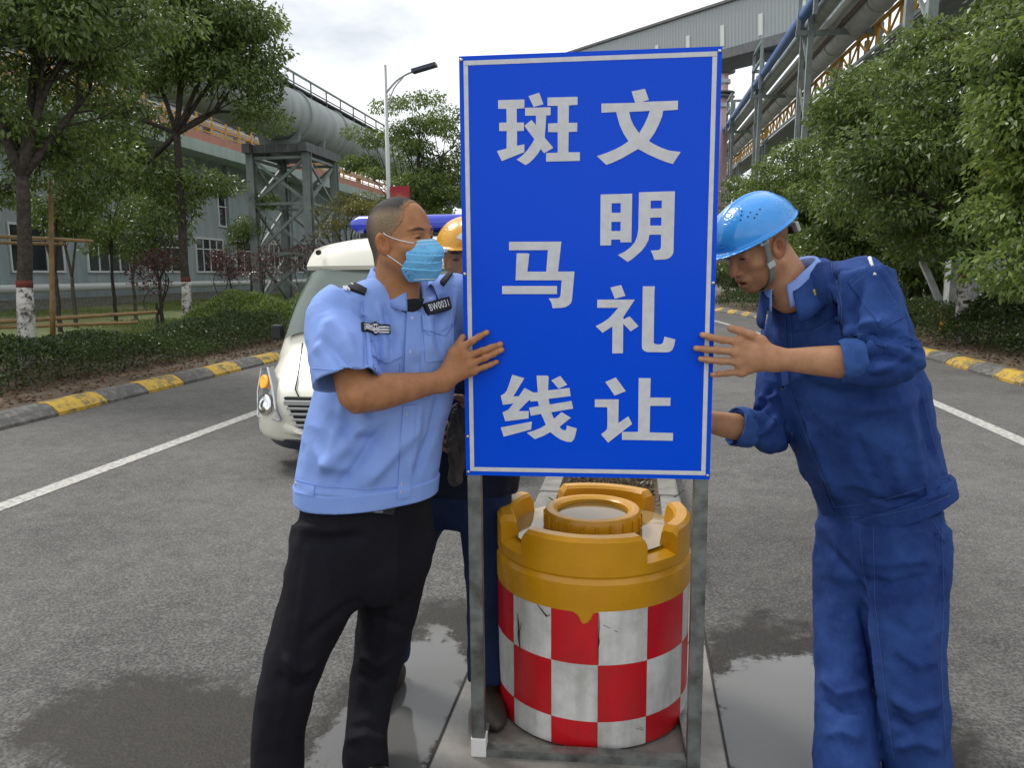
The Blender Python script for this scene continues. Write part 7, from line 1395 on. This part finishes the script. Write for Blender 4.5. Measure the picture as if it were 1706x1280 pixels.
tj = Loft([(at(770, 812, 2.68), .20, .135, .13, t3R), (at(776, 740, 2.67), .21, .135, .13, t3R), (at(782, 640, 2.67), .205, .13, .125, t3R), (at(785, 570, 2.665), .195, .115, .11, t3R), (at(785, 530, 2.66), .12, .085, .085, t3R)], n=24, e=2.3)
s1 = Loft([(t_sr, .07, .07, .07, t3R), (lerp(t_sr, t_er, .6), .065, .065, .065, t3R), (t_er, .06, .06, .06, UPZ), (lerp(t_er, t_wr, .9), .045, .042, .042, UPZ)], n=16, e=2.1); s2 = Loft([(t_sl, .07, .07, .07, t3R), (lerp(t_sl, t_el, .6), .065, .065, .065, t3R), (t_el, .06, .06, .06, UPZ), (lerp(t_el, t_wl, .85), .045, .042, .042, UPZ)], n=16, e=2.1)
sculpt('jacket', lambda p: smin(smin(smin(tj(p), f_rc(p, t_sr, t_sl, .06, .06), .04), s1(p), .02), s2(p), .02), *bounds([t_sr, t_sl, t_er, t_el, at(770, 812, 2.68)], .17), .0075, M_navyj, th, lambda p: .014*vnoise(p*[1, 1, .6], 10.0)+.008*vnoise(p, 24.0))
tp = Loft([(at(756, 872, 2.68), .08, .09, .09, t3R), (at(758, 840, 2.68), .165, .125, .12, t3R), (at(762, 800, 2.68), .18, .13, .125, t3R), (at(768, 750, 2.68), .18, .125, .12, t3R)], n=14, e=2.3)
l1 = Loft([(at(720, 820, 2.68), .095, .105, .105, t3R), (at(690, 890, 2.66), .088, .098, .098, t3R), (at(660, 990, 2.64), .078, .085, .085, t3R), (at(650, 1092, 2.64), .076, .082, .08, t3R)], n=20, e=2.2); l2 = Loft([(at(808, 820, 2.66), .095, .105, .105, t3R), (at(812, 920, 2.64), .086, .098, .098, t3R), (at(814, 1030, 2.60), .076, .085, .085, t3R), (at(812, 1136, 2.55), .074, .082, .08, t3R)], n=20, e=2.2)
sculpt('jeans', lambda p: smin(tp(p), smin(l1(p), l2(p), .012), .03), *bounds([at(768, 750, 2.68), tleg[0][2], tleg[1][2]], .22), .0075, M_jean, th, lambda p: .014*vnoise(p*[1, 1, .6], 11.0)+.009*vnoise(p, 25.0))
shoe(tleg[0][2], hdir(-15), th, M_boot, name='boot'); shoe(tleg[1][2], hdir(10), th, M_boot, name='boot')
# crumpled grey cloth in his hands
M_rag = cloth('grey brown knitted cloth', (.045, .04, .036), (.11, .10, .09), weave=700, wst=.3, fold=.5, fscale=16)
rg = sculpt('cloth', lambda p: smin(smin(f_rc(p, at(759, 690, 2.425), at(762, 735, 2.42), .024, .030), f_rc(p, at(762, 735, 2.42), at(760, 796, 2.43), .030, .022), .02), f_rc(p, at(758, 690, 2.425), at(772, 720, 2.43), .022, .02), .02), *bounds([at(759, 690, 2.43), at(760, 796, 2.43), at(772, 720, 2.43)], .06), .003, M_rag, None, lambda p: .028*vnoise(p*[1.6, 1.6, .6], 30.0)+.012*vnoise(p*[1.4, 1.4, .5], 75.0))
tag(rg, 'crumpled grey brown cloth held behind the sign edge', 'cloth')
